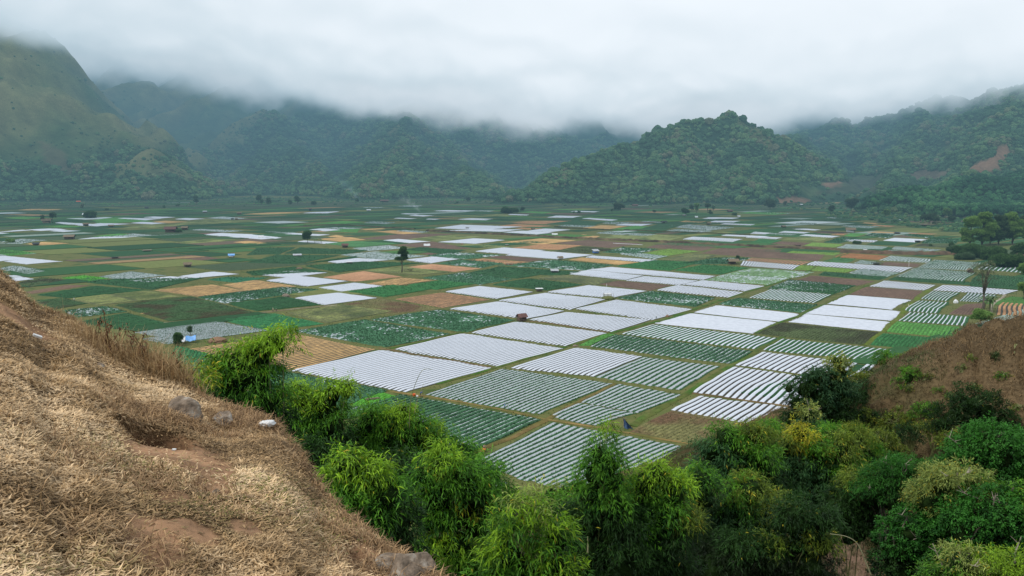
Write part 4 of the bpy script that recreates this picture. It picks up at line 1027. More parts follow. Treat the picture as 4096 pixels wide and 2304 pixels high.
strip('path', P_('Z3', (2210, 722), (2400, 590), (2530, 470)) + P_('Z4', (1030, 940), (1250, 740), (1390, 660)), 2.4, M['earth'], ((.10, .15, .02), (.12, .14, .04)), .06, .15, 'bright green balk left of the three white-striped plots')
strip('path', P_('Z3', (420, 1215), (900, 1280), (1500, 1362)), 1.2, M['earth'], BRN, .06, .12, 'brown balk between the two wide bold white plots')
strip('path', P_('T1', (700, 1165), (900, 1112), (1200, 1070), (1600, 1037), (2000, 985), (2450, 942)), 2.0, M['earth'], ((.30, .27, .20), (.16, .13, .08)), .06, .06, 'long pale dirt path at the back of the seedling plot')
strip('ditch', P_('Z4', (2330, 745), (2210, 830), (2150, 950), (2110, 1010), (2170, 1060), (2170, 1165)), 1.3, M['earth'], ((.28, .25, .19), (.33, .30, .23)), .07, .2, 'winding concrete-lined ditch right of the banana plants', 'ditch')
strip('earth_bank', P_('F1', (560, 315), (1000, 312), (1330, 335), (1700, 352)), 4.5, M['earth'], DK, .04, 1.0, 'dark overgrown bank left of the great white film block', 'bank', kind='structure')
strip('earth_bank', P_('T2', (740, 407), (1000, 418), (1400, 438), (1700, 455), (1950, 468), (2300, 482), (2536, 490)) + P_('T3', (200, 500), (500, 515), (850, 532), (1200, 547)), 5.5, M['earth'], ((.05, .04, .03), (.14, .11, .065)), .04, 1.5, 'long brown scrubby bank stepping across the middle of the valley', 'bank', kind='structure', amp=.6)
strip('earth_bank', P_('T3', (1200, 560), (1500, 572), (1800, 578), (2000, 575), (2200, 590), (2576, 600)), 8, M['earth'], ((.14, .09, .06), (.08, .065, .045)), .04, 2.2, 'reddish dry bank leading to the right bamboo grove', 'bank', kind='structure', amp=.7)
strip('earth_bank', P_('F2', (560, 330), (760, 345), (1100, 362), (1500, 372), (2000, 392), (2576, 415)), 4, M['earth'], ((.03, .05, .02), (.08, .07, .04)), .04, 1.0, 'dark green hedge bank behind the straw-green plots', 'bank', kind='structure', amp=.6)
strip('film_strip', P_('F2', (1165, 498), (1475, 516)), 1.6, M['white'], ((.7, .7, .7), (.7, .7, .7)), .2, .1, 'single long strip of white film on wide brown soil', 'strip', kind='structure')
# ------------------------------------------------------------------ the near hillside: dry knoll, slope, ravine track and brown spur
EDGE = [(-900, 420, 16), (-300, 560, 15), (0, 682, 13.2), (50, 722, 12.8), (75, 757, 12.3), (190, 808, 11.6), (240, 850, 11.2), (330, 905, 10.6), (440, 945, 10), (505, 995, 9.3), (560, 1020, 9.0), (640, 1042, 8.6), (700, 1078, 8.1), (755, 1150, 7.6), (790, 1215, 7.1), (860, 1285, 6.4), (955, 1375, 5.7), (1040, 1415, 5.3), (1120, 1475, 4.9), (1300, 1700, 4.2), (1900, 2100, 3.4)]
_ea, _er, _ez = [], [], []
for mx_, my_, r_ in EDGE:
    d = direction(mx_ / .6289, my_ / .6289); hr = math.hypot(d[0], d[1])
    _ea.append(math.atan2(d[0], d[1])); _er.append(r_); _ez.append(CAMZ + d[2] / hr * r_)
_ea, _er, _ez = map(np.array, (_ea, _er, _ez))
SPUR = [at(2900, 700, 90), at(2700, 765, 95), at(2576, 836, 100), at(2500, 850, 103), (at(2420, 885, 106)), at(2350, 925, 110), at(2280, 965, 115), at(2180, 1030, 122), at(2080, 1100, 130), at(1990, 1150, 142)]
def near_h(x, y, fine=True):
    x = np.asarray(x, float); y = np.asarray(y, float)
    r = np.hypot(x, y) + 1e-6; a = np.arctan2(x, y)
    an = a + .006 * fbm(x * 2.1, y * 2.1, o=3, seed=14)
    re = np.interp(an, _ea, _er); ze = np.interp(an, _ea, _ez)
    z0 = 58.35
    t = np.minimum(r / re, 1)
    inner = z0 + (ze - z0) * t
    if fine: inner = inner + (1 - t ** 6) * .06 * fbm(x * 1.1, y * 1.1, o=4, seed=15) + .02 * fbm(x * 6, y * 6, o=3, seed=18)
    lip = np.clip(1 - (re - r) / .5, 0, 1) * (r < re) * .0
    fall = ze - 1.25 * (r - re) - .15 * np.clip((r - re) * 3, 0, 1)
    n = fbm(x / 9, y / 9, o=4, seed=16)
    h0 = 49 - .415 * (r - 10) + 1.6 * n + .35 * fbm(x / 1.5, y / 1.5, o=3, seed=19)
    h0 = np.where(r > 30, h0 - 1.5 * np.exp(-((a - .42) / .08) ** 2) * np.clip((r - 30) / 20, 0, 1), h0)
    z = np.where(r < re, inner, np.maximum(fall, h0))
    sp = np.full(x.shape, -50.0)
    wx, wy = x + 3 * fbm(x / 12, y / 12, o=3, seed=23), y + 3 * fbm(x / 12, y / 12, o=3, seed=24)
    for p, q in zip(SPUR, SPUR[1:]):
        dx, dy = q[0] - p[0], q[1] - p[1]; tt = np.clip(((wx - p[0]) * dx + (wy - p[1]) * dy) / (dx * dx + dy * dy), 0, 1)
        dd = np.hypot(wx - p[0] - tt * dx, wy - p[1] - tt * dy)
        sp = np.maximum(sp, p[2] + (q[2] - p[2]) * tt - .62 * (np.sqrt(dd * dd + 9) - 3))
    gl = np.arctan2(x - 60, y - 108); sp = sp - 1.6 * np.clip(np.abs(vnoise(gl * 9 + x / 30, y / 50 + x / 60, seed=29)) * -1 + .45, 0, 1) * np.clip(sp / 6, 0, 1) * 2
    sp = sp + 1.5 * fbm(x / 6, y / 6, o=4, seed=25) * np.clip(sp / 6, 0, 1) + .3 * fbm(x / 1.3, y / 1.3, o=3, seed=26)
    z = np.where(r > re + 6, np.maximum(z, sp), z)
    return np.where(z < .6, z - 1.2, z)
def hit(mx_, my_, rmin=2.0, rmax=170):
    d = direction(mx_ / .6289, my_ / .6289); hr = math.hypot(d[0], d[1]); rs = np.geomspace(rmin, rmax, 1500)
    P = np.array([0, 0, CAMZ]) + np.outer(rs / hr, d); h = near_h(P[:, 0], P[:, 1]); b = np.where(P[:, 2] <= h)[0]
    k = b[0] if len(b) else len(rs) - 1
    return np.array([P[k, 0], P[k, 1], h[k]])
na_, nr_ = 620, 420
aa = np.linspace(rad(-75), rad(75), na_); rr = np.geomspace(.6, 185, nr_)
A2, R2 = np.meshgrid(aa, rr); Xn, Yn = R2 * np.sin(A2), R2 * np.cos(A2)
# bare soil and eroded spots on the knoll, given where they lie
BARE = [(425, 1128, 80, 40), (480, 1160, 70, 45), (545, 1180, 50, 30), (535, 1225, 50, 28), (385, 1372, 60, 80), (470, 1330, 60, 26), (430, 1250, 40, 20), (960, 1410, 90, 40), (30, 795, 60, 14), (620, 1330, 40, 20)]
HOLE = [(385, 1092, 72, 19, .34), (560, 1080, 40, 20, .07), (350, 1210, 70, 16, .05), (890, 1400, 30, 40, .08), (95, 705, 30, 25, .05)]
barep = [(hit(a_, b_), c_, d_) for a_, b_, c_, d_ in BARE]; holep = [(hit(a_, b_), c_, d_, e_) for a_, b_, c_, d_, e_ in HOLE]
def bare_w(x, y):
    w_ = np.zeros(np.shape(x)); r = np.hypot(x, y); a = np.arctan2(x, y)
    for p, sx, sy in barep:
        rp = math.hypot(p[0], p[1]); ap = math.atan2(p[0], p[1]); dr = sy / 2022 * rp * rp / 1.9
        q = ((a - ap) * 2022 / sx / 1.25) ** 2 + ((r - rp) / dr / 1.25) ** 2
        w_ = np.maximum(w_, np.exp(-q * 1.0))
    return np.clip((w_ + .35 * fbm(np.asarray(x) * 3, np.asarray(y) * 3, o=4, seed=33) - .22) * 2.8, 0, 1)
def hole_d(x, y):
    z = 0; r = np.hypot(x, y); a = np.arctan2(x, y)
    for p, sx, sy, dp in holep:
        rp = math.hypot(p[0], p[1]); ap = math.atan2(p[0], p[1]); dr = sy / 2022 * rp * rp / 1.9
        q = ((a - ap) * 2022 / sx) ** 2 + ((r - rp) / dr) ** 2
        z = z + dp * np.exp(-q ** 2)
    return z
Zn = near_h(Xn, Yn) - hole_d(Xn, Yn)
rN = np.hypot(Xn, Yn); reN = np.interp(np.arctan2(Xn, Yn), _ea, _er); kn = (rN < reN + 1.0)[..., None]
f1 = fbm(Xn * 2, Yn * 2, o=4, seed=35)[..., None]; f2 = fbm(Xn / 7, Yn / 7, o=4, seed=36)[..., None]; f3 = fbm(Xn / 1.4, Yn / 1.4, o=4, seed=38)[..., None]
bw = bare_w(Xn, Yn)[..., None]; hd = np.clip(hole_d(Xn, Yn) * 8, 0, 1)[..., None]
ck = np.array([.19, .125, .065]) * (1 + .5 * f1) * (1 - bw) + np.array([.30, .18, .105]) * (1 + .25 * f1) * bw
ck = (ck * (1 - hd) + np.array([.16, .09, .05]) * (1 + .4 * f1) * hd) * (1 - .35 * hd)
slope_c = np.array([.085, .06, .03]) * (1 + .5 * f3); gt = np.clip(f2 * 2.5 + .4, 0, 1); slope_c = slope_c * (1 - gt) + np.array([.035, .05, .015]) * gt
spur_c = np.array([.10, .072, .040]) * (1 + .55 * f3) * (1 + .35 * f2)
sg = np.clip((Xn - 38) / 14, 0, 1)[..., None] * np.clip((rN - 60) / 15, 0, 1)[..., None]
slope_c = slope_c * (1 - sg) + spur_c * sg
tr = np.array([.18, .12, .085])
pth = [hit(2120, 1385, 30), hit(2130, 1440, 30), hit(2160, 1500, 30)]
tw = np.zeros(Xn.shape)
for p, q in zip(pth, pth[1:]):
    dx, dy = q[0] - p[0], q[1] - p[1]; tt = np.clip(((Xn - p[0]) * dx + (Yn - p[1]) * dy) / (dx * dx + dy * dy + 1e-9), -.3, 1.3)
    tw = np.maximum(tw, np.clip(2.6 - np.hypot(Xn - p[0] - tt * dx, Yn - p[1] - tt * dy), 0, 1))
tw = tw[..., None] * np.clip(1 + f3, 0, 1)
slope_c = slope_c * (1 - tw) + tr * tw
cn = np.where(kn, ck, slope_c)
In = np.arange(na_ * nr_).reshape(nr_, na_)
Qn = np.stack([In[:-1, :-1], In[:-1, 1:], In[1:, 1:], In[1:, :-1]], -1).reshape(-1, 4)[:, ::-1]
M['hill'] = mat('dry_hill_soil', (1.2, 1.18, 1.15), (.6, .6, .6), 2.5, .95, .1, .03, 9, attr=True, detail=10)
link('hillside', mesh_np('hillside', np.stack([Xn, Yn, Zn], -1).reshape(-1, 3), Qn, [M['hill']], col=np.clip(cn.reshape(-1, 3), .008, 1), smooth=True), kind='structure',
     label='dry brown hillside with a grassy knoll in front and a bare earth spur beyond the bamboo', category='hillside')

def blades(P, a, tilt, L_, W_, curl, colr, tipc=1.15):
    """curved narrow leaves: P (n,3) root, heading a, tilt from horizontal, length, width, curl (downward bend)"""
    n = len(P); ca, sa = np.cos(a), np.sin(a)
    H_ = np.stack([ca, sa, 0 * a], 1); S = np.stack([-sa, ca, 0 * a], 1) * (W_ * .5)[:, None]
    Zv = np.array([0, 0, 1.0])
    d1 = H_ * np.cos(tilt)[:, None] + Zv * np.sin(tilt)[:, None]; t2 = tilt - curl; d2 = H_ * np.cos(t2)[:, None] + Zv * np.sin(t2)[:, None]
    p1 = P + d1 * (L_ * .5)[:, None]; p2 = p1 + d2 * (L_ * .5)[:, None]
    V = np.stack([P - S * .5, P + S * .5, p1 - S, p1 + S, p2 - S * .12, p2 + S * .12], 1).reshape(-1, 3)
    b = (np.arange(n) * 6)[:, None]; Q = np.concatenate([b + np.array([[0, 1, 3, 2]]), b + np.array([[2, 3, 5, 4]])], 0)
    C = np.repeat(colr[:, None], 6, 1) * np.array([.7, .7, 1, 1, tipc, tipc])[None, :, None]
    return V, Q, C.reshape(-1, 3)
M['dry'] = mat('dry_grass', (1.15, 1.12, 1.05), (.8, .8, .8), 8, .75, .25, attr=True, trans=.2, detail=2)
# matted dry grass on the knoll
ng = 560000
ag = R.uniform(rad(-37), rad(12), ng); rg = np.sqrt(R.uniform(2.6 ** 2, 14.2 ** 2, ng)); k_ = R.rand(ng) < .4; rg[k_] = R.uniform(2.6, 9, k_.sum())
xg, yg = rg * np.sin(ag), rg * np.cos(ag); reg = np.interp(ag, _ea, _er)
kp = (rg < reg + .35) & (R.rand(ng) > .97 * bare_w(xg, yg)) & (R.rand(ng) > np.clip(hole_d(xg, yg) * 5, 0, .93)); xg, yg, ag, rg, reg = xg[kp], yg[kp], ag[kp], rg[kp], reg[kp]; ng = len(xg)
zg = near_h(xg, yg) - hole_d(xg, yg)
m1 = fbm(xg / .9, yg / .9, o=4, seed=71); m2 = fbm(xg / .22, yg / .22, o=3, seed=72); clump = fbm(xg / .35, yg / .35, o=3, seed=73)
tone = np.clip(.56 + .75 * m1 + .4 * m2 + R.normal(0, .16, ng), 0, 1)[:, None]
cA, cB, cC = np.array([.15, .10, .05]), np.array([.45, .31, .165]), np.array([.80, .62, .40])
cg_ = np.where(tone < .5, cA + (cB - cA) * tone * 2, cB + (cC - cB) * (tone * 2 - 1))
gmask = (np.clip(fbm(xg / 1.3, yg / 1.3, o=3, seed=74) * 2.4 - .25, 0, 1) * (R.rand(ng) < .25))[:, None]
cg_ = cg_ * (1 - gmask) + np.array([.17, .17, .05]) * gmask * (.6 + tone)
sz_ = 1 + .7 * np.clip(clump * 2, -.3, 1)
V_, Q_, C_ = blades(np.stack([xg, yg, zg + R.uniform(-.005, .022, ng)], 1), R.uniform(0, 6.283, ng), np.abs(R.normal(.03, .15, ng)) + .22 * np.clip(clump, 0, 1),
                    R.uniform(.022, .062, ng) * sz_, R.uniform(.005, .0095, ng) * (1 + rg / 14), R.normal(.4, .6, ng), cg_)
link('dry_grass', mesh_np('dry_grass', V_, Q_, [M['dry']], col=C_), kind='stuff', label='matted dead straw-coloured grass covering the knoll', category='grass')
# tufts on the rim and round the eroded hollow
tp = []
for mx_, my_, n_, sp_ in [(385, 1050, 1500, .26), (330, 1060, 600, .15), (450, 1060, 500, .15), (570, 1060, 900, .25), (620, 1075, 700, .2), (560, 1095, 500, .16), (350, 1205, 1200, .35), (280, 1195, 500, .25), (300, 1375, 500, .25), (880, 1350, 600, .2), (900, 1420, 600, .2), (40, 690, 1200, .35), (90, 740, 900, .3), (330, 910, 900, .3), (690, 1075, 500, .2), (650, 1050, 500, .2), (760, 1180, 400, .2)]:
    p = hit(mx_, my_); tp.append(np.stack([p[0] + R.normal(0, sp_, n_), p[1] + R.normal(0, sp_ * .6, n_)], 1))
rim_a = R.uniform(rad(-35), rad(10), 9000); rim_r = np.interp(rim_a, _ea, _er) + R.uniform(-.25, .12, 9000); tp.append(np.stack([rim_r * np.sin(rim_a), rim_r * np.cos(rim_a)], 1))
tp = np.concatenate(tp); n_ = len(tp); tz = near_h(tp[:, 0], tp[:, 1]) - hole_d(tp[:, 0], tp[:, 1])
tt_ = R.rand(n_)[:, None]; ct = np.array([.14, .085, .045]) * (1 - tt_) + np.array([.50, .34, .19]) * tt_
V_, Q_, C_ = blades(np.concatenate([tp, tz[:, None] + .01], 1), R.uniform(0, 6.283, n_), R.uniform(.1, 1.2, n_), R.uniform(.06, .16, n_), R.uniform(.004, .008, n_), R.uniform(.3, 1.8, n_), ct)
link('dry_grass', mesh_np('dry_grass', V_, Q_, [M['dry']], col=C_), kind='stuff', label='longer curling dead grass tufts on the rim and round the hollows', category='grass')

# scrub grass on the slope below and on the brown spur
ns_ = 190000; a_ = np.where(R.rand(ns_) < .25, R.uniform(rad(-20), rad(20), ns_), R.uniform(rad(12), rad(36), ns_)); r_ = R.uniform(14, 150, ns_); x_, y_ = r_ * np.sin(a_), r_ * np.cos(a_)
z_ = near_h(x_, y_); k_ = z_ > .8; x_, y_, z_, r_ = x_[k_], y_[k_], z_[k_], r_[k_]; n_ = len(x_)
g_ = np.clip(fbm(x_ / 8, y_ / 8, o=3, seed=91) * 2.4 + .45 - (x_ > 70) * .35, 0, 1)[:, None]
c_ = .9 * (np.array([.19, .13, .065]) * (1 - g_) + np.array([.065, .085, .028]) * g_) * R.uniform(.6, 1.4, (n_, 1))
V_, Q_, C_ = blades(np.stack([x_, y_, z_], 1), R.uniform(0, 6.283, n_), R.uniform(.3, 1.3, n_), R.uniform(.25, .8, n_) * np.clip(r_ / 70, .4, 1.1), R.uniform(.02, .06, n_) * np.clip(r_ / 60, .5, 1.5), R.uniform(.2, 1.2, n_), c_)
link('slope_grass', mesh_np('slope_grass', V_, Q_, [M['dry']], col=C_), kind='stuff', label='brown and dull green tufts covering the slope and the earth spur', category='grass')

# ------------------------------------------------------------------ bamboo and trees near the viewpoint
def leaf_cloud(blobs, n_per_m2, L0, Wd0, droop, cols, seed=0, broad=False, inner=.55):
    """blobs: (centre, rx, rz, tone key); returns verts, quads, colours of individual leaves grouped in sprays"""
    rs = np.random.RandomState(seed); VV, QQ, CCc = [], [], []; off = 0
    allc = np.array([b[0] for b in blobs]); allr = np.array([b[1] for b in blobs]); allz = np.array([b[2] for b in blobs])
    for bi, (c, rx, rz, key) in enumerate(blobs):
        nsp = int(4 * math.pi * rx * (rx + rz) / 2 * n_per_m2)
        d = rs.normal(0, 1, (nsp, 3)); d /= np.linalg.norm(d, axis=1)[:, None]; d[:, 2] = np.where(d[:, 2] < -.35, -d[:, 2], d[:, 2])
        lump = 1 + .50 * fbm(d[:, 0] * 2.1 + bi * 5, d[:, 1] * 2.1, d[:, 2] * 2.1, o=3, seed=seed + bi)
        rad_ = (1 - (1 - inner) * rs.rand(nsp) ** 1.8) * lump
        P = np.asarray(c) + d * np.array([rx, rx, rz]) * rad_[:, None]
        # drop sprays buried in neighbouring blobs
        bur = np.zeros(nsp, bool)
        for j in range(len(blobs)):
            if j != bi:
                e = (P - allc[j]) / np.array([allr[j], allr[j], allz[j]]); bur |= (e ** 2).sum(1) < .42
        gn = fbm(P[:, 0] * 1.5 / rx ** .5, P[:, 1] * 1.5 / rx ** .5, P[:, 2] * 1.9 / rx ** .5, o=3, seed=seed + 500)
        bur |= gn < -.13
        P, d, rad_, gn = P[~bur], d[~bur], rad_[~bur], gn[~bur]; n = len(P)
        nl = 7 if not broad else 8
        tw = d * np.array([1, 1, .35]) + np.array([0, 0, -droop]) + rs.normal(0, .35, (n, 3)); tw /= np.linalg.norm(tw, axis=1)[:, None]
        ld = tw[:, None] + rs.normal(0, .62 if not broad else .8, (n, nl, 3)); ld[..., 2] -= .12; ld /= np.linalg.norm(ld, axis=2)[..., None]
        base = P[:, None] + tw[:, None] * (np.arange(nl) / nl * L0 * 1.6)[None, :, None] + rs.normal(0, L0 * .25, (n, nl, 3))
        LL = L0 * rs.uniform(.6, 1.25, (n, nl)); WW = Wd0 * rs.uniform(.7, 1.3, (n, nl))
        up = np.array([0, 0, 1.0]) + rs.normal(0, .45, (n, nl, 3)); sd_ = np.cross(ld, up); sd_ /= np.linalg.norm(sd_, axis=2)[..., None] + 1e-9
        mid = base + ld * (LL * .45)[..., None] + np.array([0, 0, .06]) * LL[..., None]
        V = np.stack([base, mid - sd_ * (WW * .5)[..., None], base + ld * LL[..., None] - np.array([0, 0, .12]) * LL[..., None], mid + sd_ * (WW * .5)[..., None]], 2).reshape(-1, 3)
        Q = np.arange(n * nl * 4).reshape(-1, 4) + off; off += n * nl * 4
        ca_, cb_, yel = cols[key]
        h = (np.clip(.38 + .62 * d[:, 2] + .28 * rs.normal(0, 1, n) + .9 * (rad_ - .95) + .7 * gn, 0, 1) ** 1.35)[:, None, None]  # paler new leaves on top; inner and lower shade put into the colour
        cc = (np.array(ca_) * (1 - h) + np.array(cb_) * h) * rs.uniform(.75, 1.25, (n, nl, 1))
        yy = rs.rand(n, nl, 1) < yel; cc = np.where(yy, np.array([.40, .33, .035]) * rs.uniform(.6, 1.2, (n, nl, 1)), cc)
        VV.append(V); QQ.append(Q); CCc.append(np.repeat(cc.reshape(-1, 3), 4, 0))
    return np.concatenate(VV), np.concatenate(QQ), np.concatenate(CCc)
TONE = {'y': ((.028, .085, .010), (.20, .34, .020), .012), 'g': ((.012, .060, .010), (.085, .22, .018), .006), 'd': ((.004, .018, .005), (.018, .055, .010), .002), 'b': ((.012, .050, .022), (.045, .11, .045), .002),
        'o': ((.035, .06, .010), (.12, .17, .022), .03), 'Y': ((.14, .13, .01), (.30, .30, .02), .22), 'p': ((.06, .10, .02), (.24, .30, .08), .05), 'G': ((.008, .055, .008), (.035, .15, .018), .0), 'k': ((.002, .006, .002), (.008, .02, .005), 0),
        'O': ((.05, .09, .010), (.20, .25, .015), .25)}  # d and k darken the leaf colour itself for foliage in shadow
M['foliage'] = mat('foliage', (1.1, 1.1, 1.1), (.85, .85, .85), 1.5, .6, .25, attr=True, trans=.3, detail=2)
M['pale_bark'] = mat('pale_bark', (.30, .27, .22), (.17, .15, .12), 3, .9, .2)
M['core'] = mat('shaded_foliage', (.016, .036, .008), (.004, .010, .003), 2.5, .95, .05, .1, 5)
ncl = [0]
def grove(name, cat, label, depth, blobs, L0, Wd0, dens, droop=.5, group=None, stems=7, broad=False, core=.62, lean=0, stemm='culm', spread=1.0):
    ncl[0] += 1; seed = ncl[0] * 13
    bl = []
    for b in blobs:
        mx_, my_, r_, key = b[:4]; dp = depth + (b[4] if len(b) > 4 else 0)
        c = at(mx_, my_, dp); c = at(mx_, my_ + .10 * r_, dp); rw = (1.06 if not broad else 1.12) * r_ / 2022 * np.linalg.norm(c - np.array([0, 0, CAMZ])); bl.append((c, rw * 1.0, rw * (b[5] if len(b) > 5 else .95), key))
    nb0 = len(bl); ps = random.Random(seed * 3 + 1)
    if not broad:
        for b in list(bl):
            for q in range(4):
                a = ps.uniform(0, 6.283); e = ps.uniform(.2, 1.3); ln = b[1] * ps.uniform(.7, 1.25); ro = b[1] * ps.uniform(.22, .36)
                d0 = np.array([math.cos(a) * math.cos(e), math.sin(a) * math.cos(e), math.sin(e)])
                for u in (.75, 1.0, 1.22):
                    bl.append((b[0] + d0 * ln * u * np.array([1, 1, .95]) - np.array([0, 0, .32 * ln * max(u - .8, 0) * 2]), ro * (1.25 - .45 * u), ro * (1.15 - .4 * u), b[3] if b[3] != 'O' else 'y'))
    else:
        for b in list(bl):
            for q in range(4):
                a = ps.uniform(0, 6.283); e = ps.uniform(-.1, 1.3); d0 = np.array([math.cos(a) * math.cos(e), math.sin(a) * math.cos(e), math.sin(e)])
                bl.append((b[0] + d0 * b[1] * ps.uniform(.75, 1.05), b[1] * ps.uniform(.22, .45), b[1] * ps.uniform(.2, .36), b[3]))
    ctr = np.mean([b[0] for b in bl], 0); bx, by = ctr[0], ctr[1]; bz = float(near_h(bx, by))
    if bz < 0: bz = 0.0
    t = thing(name, label, cat, (bx, by, bz), group=group); o = np.array([bx, by, bz])
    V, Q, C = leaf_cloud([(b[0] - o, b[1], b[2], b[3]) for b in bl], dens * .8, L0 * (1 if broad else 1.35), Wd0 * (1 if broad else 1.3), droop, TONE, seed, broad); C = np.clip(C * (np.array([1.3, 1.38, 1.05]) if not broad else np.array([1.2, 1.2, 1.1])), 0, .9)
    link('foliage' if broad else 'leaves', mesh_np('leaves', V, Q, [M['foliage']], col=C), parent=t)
    mb = MB(); rs = random.Random(seed)
    for k in range(stems):
        b = bl[k % len(bl)]; tip = b[0] - o + np.array([rs.uniform(-.5, .5) * b[1], rs.uniform(-.5, .5) * b[1], b[2] * rs.uniform(.2, .9)])
        ft = np.array([rs.uniform(-1, 1) * spread, rs.uniform(-1, 1) * spread, -.3]); gz = float(near_h(bx + ft[0], by + ft[1])) - bz; ft[2] = (gz if gz > -5 else 0) - .3
        mid = ft * .5 + tip * .5 + np.array([0, 0, .12 * np.linalg.norm(tip - ft)]) - (tip - ft) * np.array([.15, .15, 0])
        pts = [tuple((1 - u) ** 2 * ft + 2 * u * (1 - u) * mid + u * u * tip) for u in np.linspace(0, 1, 7)]
        r0 = .05 if not broad else .16
        mb.tube(pts, [r0 * (1 - .8 * u) for u in np.linspace(0, 1, 7)], 5)
        if broad:
            for q in range(3):
                j = rs.randint(2, 5); e = np.array(bl[rs.randrange(len(bl))][0]) - o; s0 = np.array(pts[j]); mb.tube([tuple(s0), tuple(s0 * .5 + e * .5 + np.array([0, 0, .4])), tuple(e)], [.07, .045, .02], 4)
    mb.build('trunk' if broad else 'culms', M[stemm], t, smooth=True)
    if broad and name == 'tree':
        for q in range(5):
            mt_ = MB(); b = bl[rs.randrange(nb0)]; a = rs.uniform(0, 6.283); s0 = b[0] - o; e = s0 + np.array([math.cos(a) * b[1] * 1.1, math.sin(a) * b[1] * 1.1, b[2] * rs.uniform(.5, 1.3)])
            m_ = (s0 + e) * .5 + np.array([rs.uniform(-.15, .15), rs.uniform(-.15, .15), .15]) * b[1]; mt_.tube([tuple(s0), tuple(m_), tuple(e)], [.05, .03, .012], 4)
            for z in range(3):
                k_ = rs.uniform(.1, .9); r_q = m_ + (e - m_) * k_; f_ = r_q + np.array([rs.uniform(-.5, .5), rs.uniform(-.5, .5), rs.uniform(.1, .5)]) * b[1] * .6; mt_.tube([tuple(r_q), tuple(f_)], [.02, .008], 3)
            mt_.build('bare_branch', M['pale_bark'], t)
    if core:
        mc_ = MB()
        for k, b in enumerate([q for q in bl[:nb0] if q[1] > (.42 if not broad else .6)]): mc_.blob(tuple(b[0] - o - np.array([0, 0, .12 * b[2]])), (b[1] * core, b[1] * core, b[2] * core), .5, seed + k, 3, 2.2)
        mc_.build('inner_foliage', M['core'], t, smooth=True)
    return t
BG = 'bamboo clumps below the knoll'
D1, D2 = 26, 55
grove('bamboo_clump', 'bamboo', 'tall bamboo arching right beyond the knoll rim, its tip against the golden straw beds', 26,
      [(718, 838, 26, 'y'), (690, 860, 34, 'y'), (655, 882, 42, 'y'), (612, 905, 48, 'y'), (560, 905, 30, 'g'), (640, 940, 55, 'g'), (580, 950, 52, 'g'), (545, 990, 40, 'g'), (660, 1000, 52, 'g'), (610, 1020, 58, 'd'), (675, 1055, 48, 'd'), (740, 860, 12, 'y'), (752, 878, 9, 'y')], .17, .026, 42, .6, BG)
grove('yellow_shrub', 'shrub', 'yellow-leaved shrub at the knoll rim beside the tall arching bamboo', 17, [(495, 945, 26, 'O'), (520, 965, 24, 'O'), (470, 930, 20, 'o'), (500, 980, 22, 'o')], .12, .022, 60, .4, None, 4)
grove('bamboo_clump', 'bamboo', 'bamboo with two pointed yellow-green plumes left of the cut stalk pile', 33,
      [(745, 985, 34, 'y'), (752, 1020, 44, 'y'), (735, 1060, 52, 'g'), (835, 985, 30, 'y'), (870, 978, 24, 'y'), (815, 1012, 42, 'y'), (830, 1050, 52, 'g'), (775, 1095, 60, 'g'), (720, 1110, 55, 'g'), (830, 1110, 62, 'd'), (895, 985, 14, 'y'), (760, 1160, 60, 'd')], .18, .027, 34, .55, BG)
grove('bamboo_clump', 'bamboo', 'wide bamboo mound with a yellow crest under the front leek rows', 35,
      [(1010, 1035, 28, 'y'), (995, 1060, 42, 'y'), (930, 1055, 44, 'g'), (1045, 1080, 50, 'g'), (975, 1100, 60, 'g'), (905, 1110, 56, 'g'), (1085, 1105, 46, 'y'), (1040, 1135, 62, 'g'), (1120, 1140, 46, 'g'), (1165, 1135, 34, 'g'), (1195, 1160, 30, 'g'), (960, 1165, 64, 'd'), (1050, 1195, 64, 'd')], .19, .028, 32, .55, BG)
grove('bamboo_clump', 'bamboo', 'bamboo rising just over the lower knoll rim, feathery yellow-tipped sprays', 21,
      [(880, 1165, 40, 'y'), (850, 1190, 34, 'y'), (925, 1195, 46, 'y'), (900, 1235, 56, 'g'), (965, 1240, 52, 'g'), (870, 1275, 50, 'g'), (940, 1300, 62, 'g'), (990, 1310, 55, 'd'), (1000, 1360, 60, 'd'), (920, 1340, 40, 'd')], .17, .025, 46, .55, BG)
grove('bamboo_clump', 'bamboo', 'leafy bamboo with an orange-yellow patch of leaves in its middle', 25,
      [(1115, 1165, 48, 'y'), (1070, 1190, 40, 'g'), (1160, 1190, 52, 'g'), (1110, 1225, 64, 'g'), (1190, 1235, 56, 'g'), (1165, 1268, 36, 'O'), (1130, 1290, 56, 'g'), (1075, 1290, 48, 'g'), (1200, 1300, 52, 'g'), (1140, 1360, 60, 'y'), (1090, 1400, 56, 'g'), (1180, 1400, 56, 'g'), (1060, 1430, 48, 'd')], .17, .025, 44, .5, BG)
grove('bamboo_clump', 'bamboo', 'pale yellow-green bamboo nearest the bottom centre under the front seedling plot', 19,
      [(1352, 1250, 20, 'p'), (1335, 1268, 26, 'y'), (1295, 1262, 18, 'p'), (1290, 1290, 28, 'y'), (1385, 1285, 24, 'p'), (1395, 1315, 30, 'y'), (1345, 1305, 34, 'y'), (1300, 1335, 38, 'g'), (1265, 1325, 26, 'y'), (1400, 1355, 38, 'g'), (1350, 1365, 36, 'y'), (1275, 1385, 44, 'y'), (1330, 1420, 44, 'g'), (1400, 1420, 44, 'y'), (1255, 1445, 44, 'g'), (1370, 1475, 44, 'y'), (1300, 1480, 44, 'd')], .17, .024, 50, .35, BG)
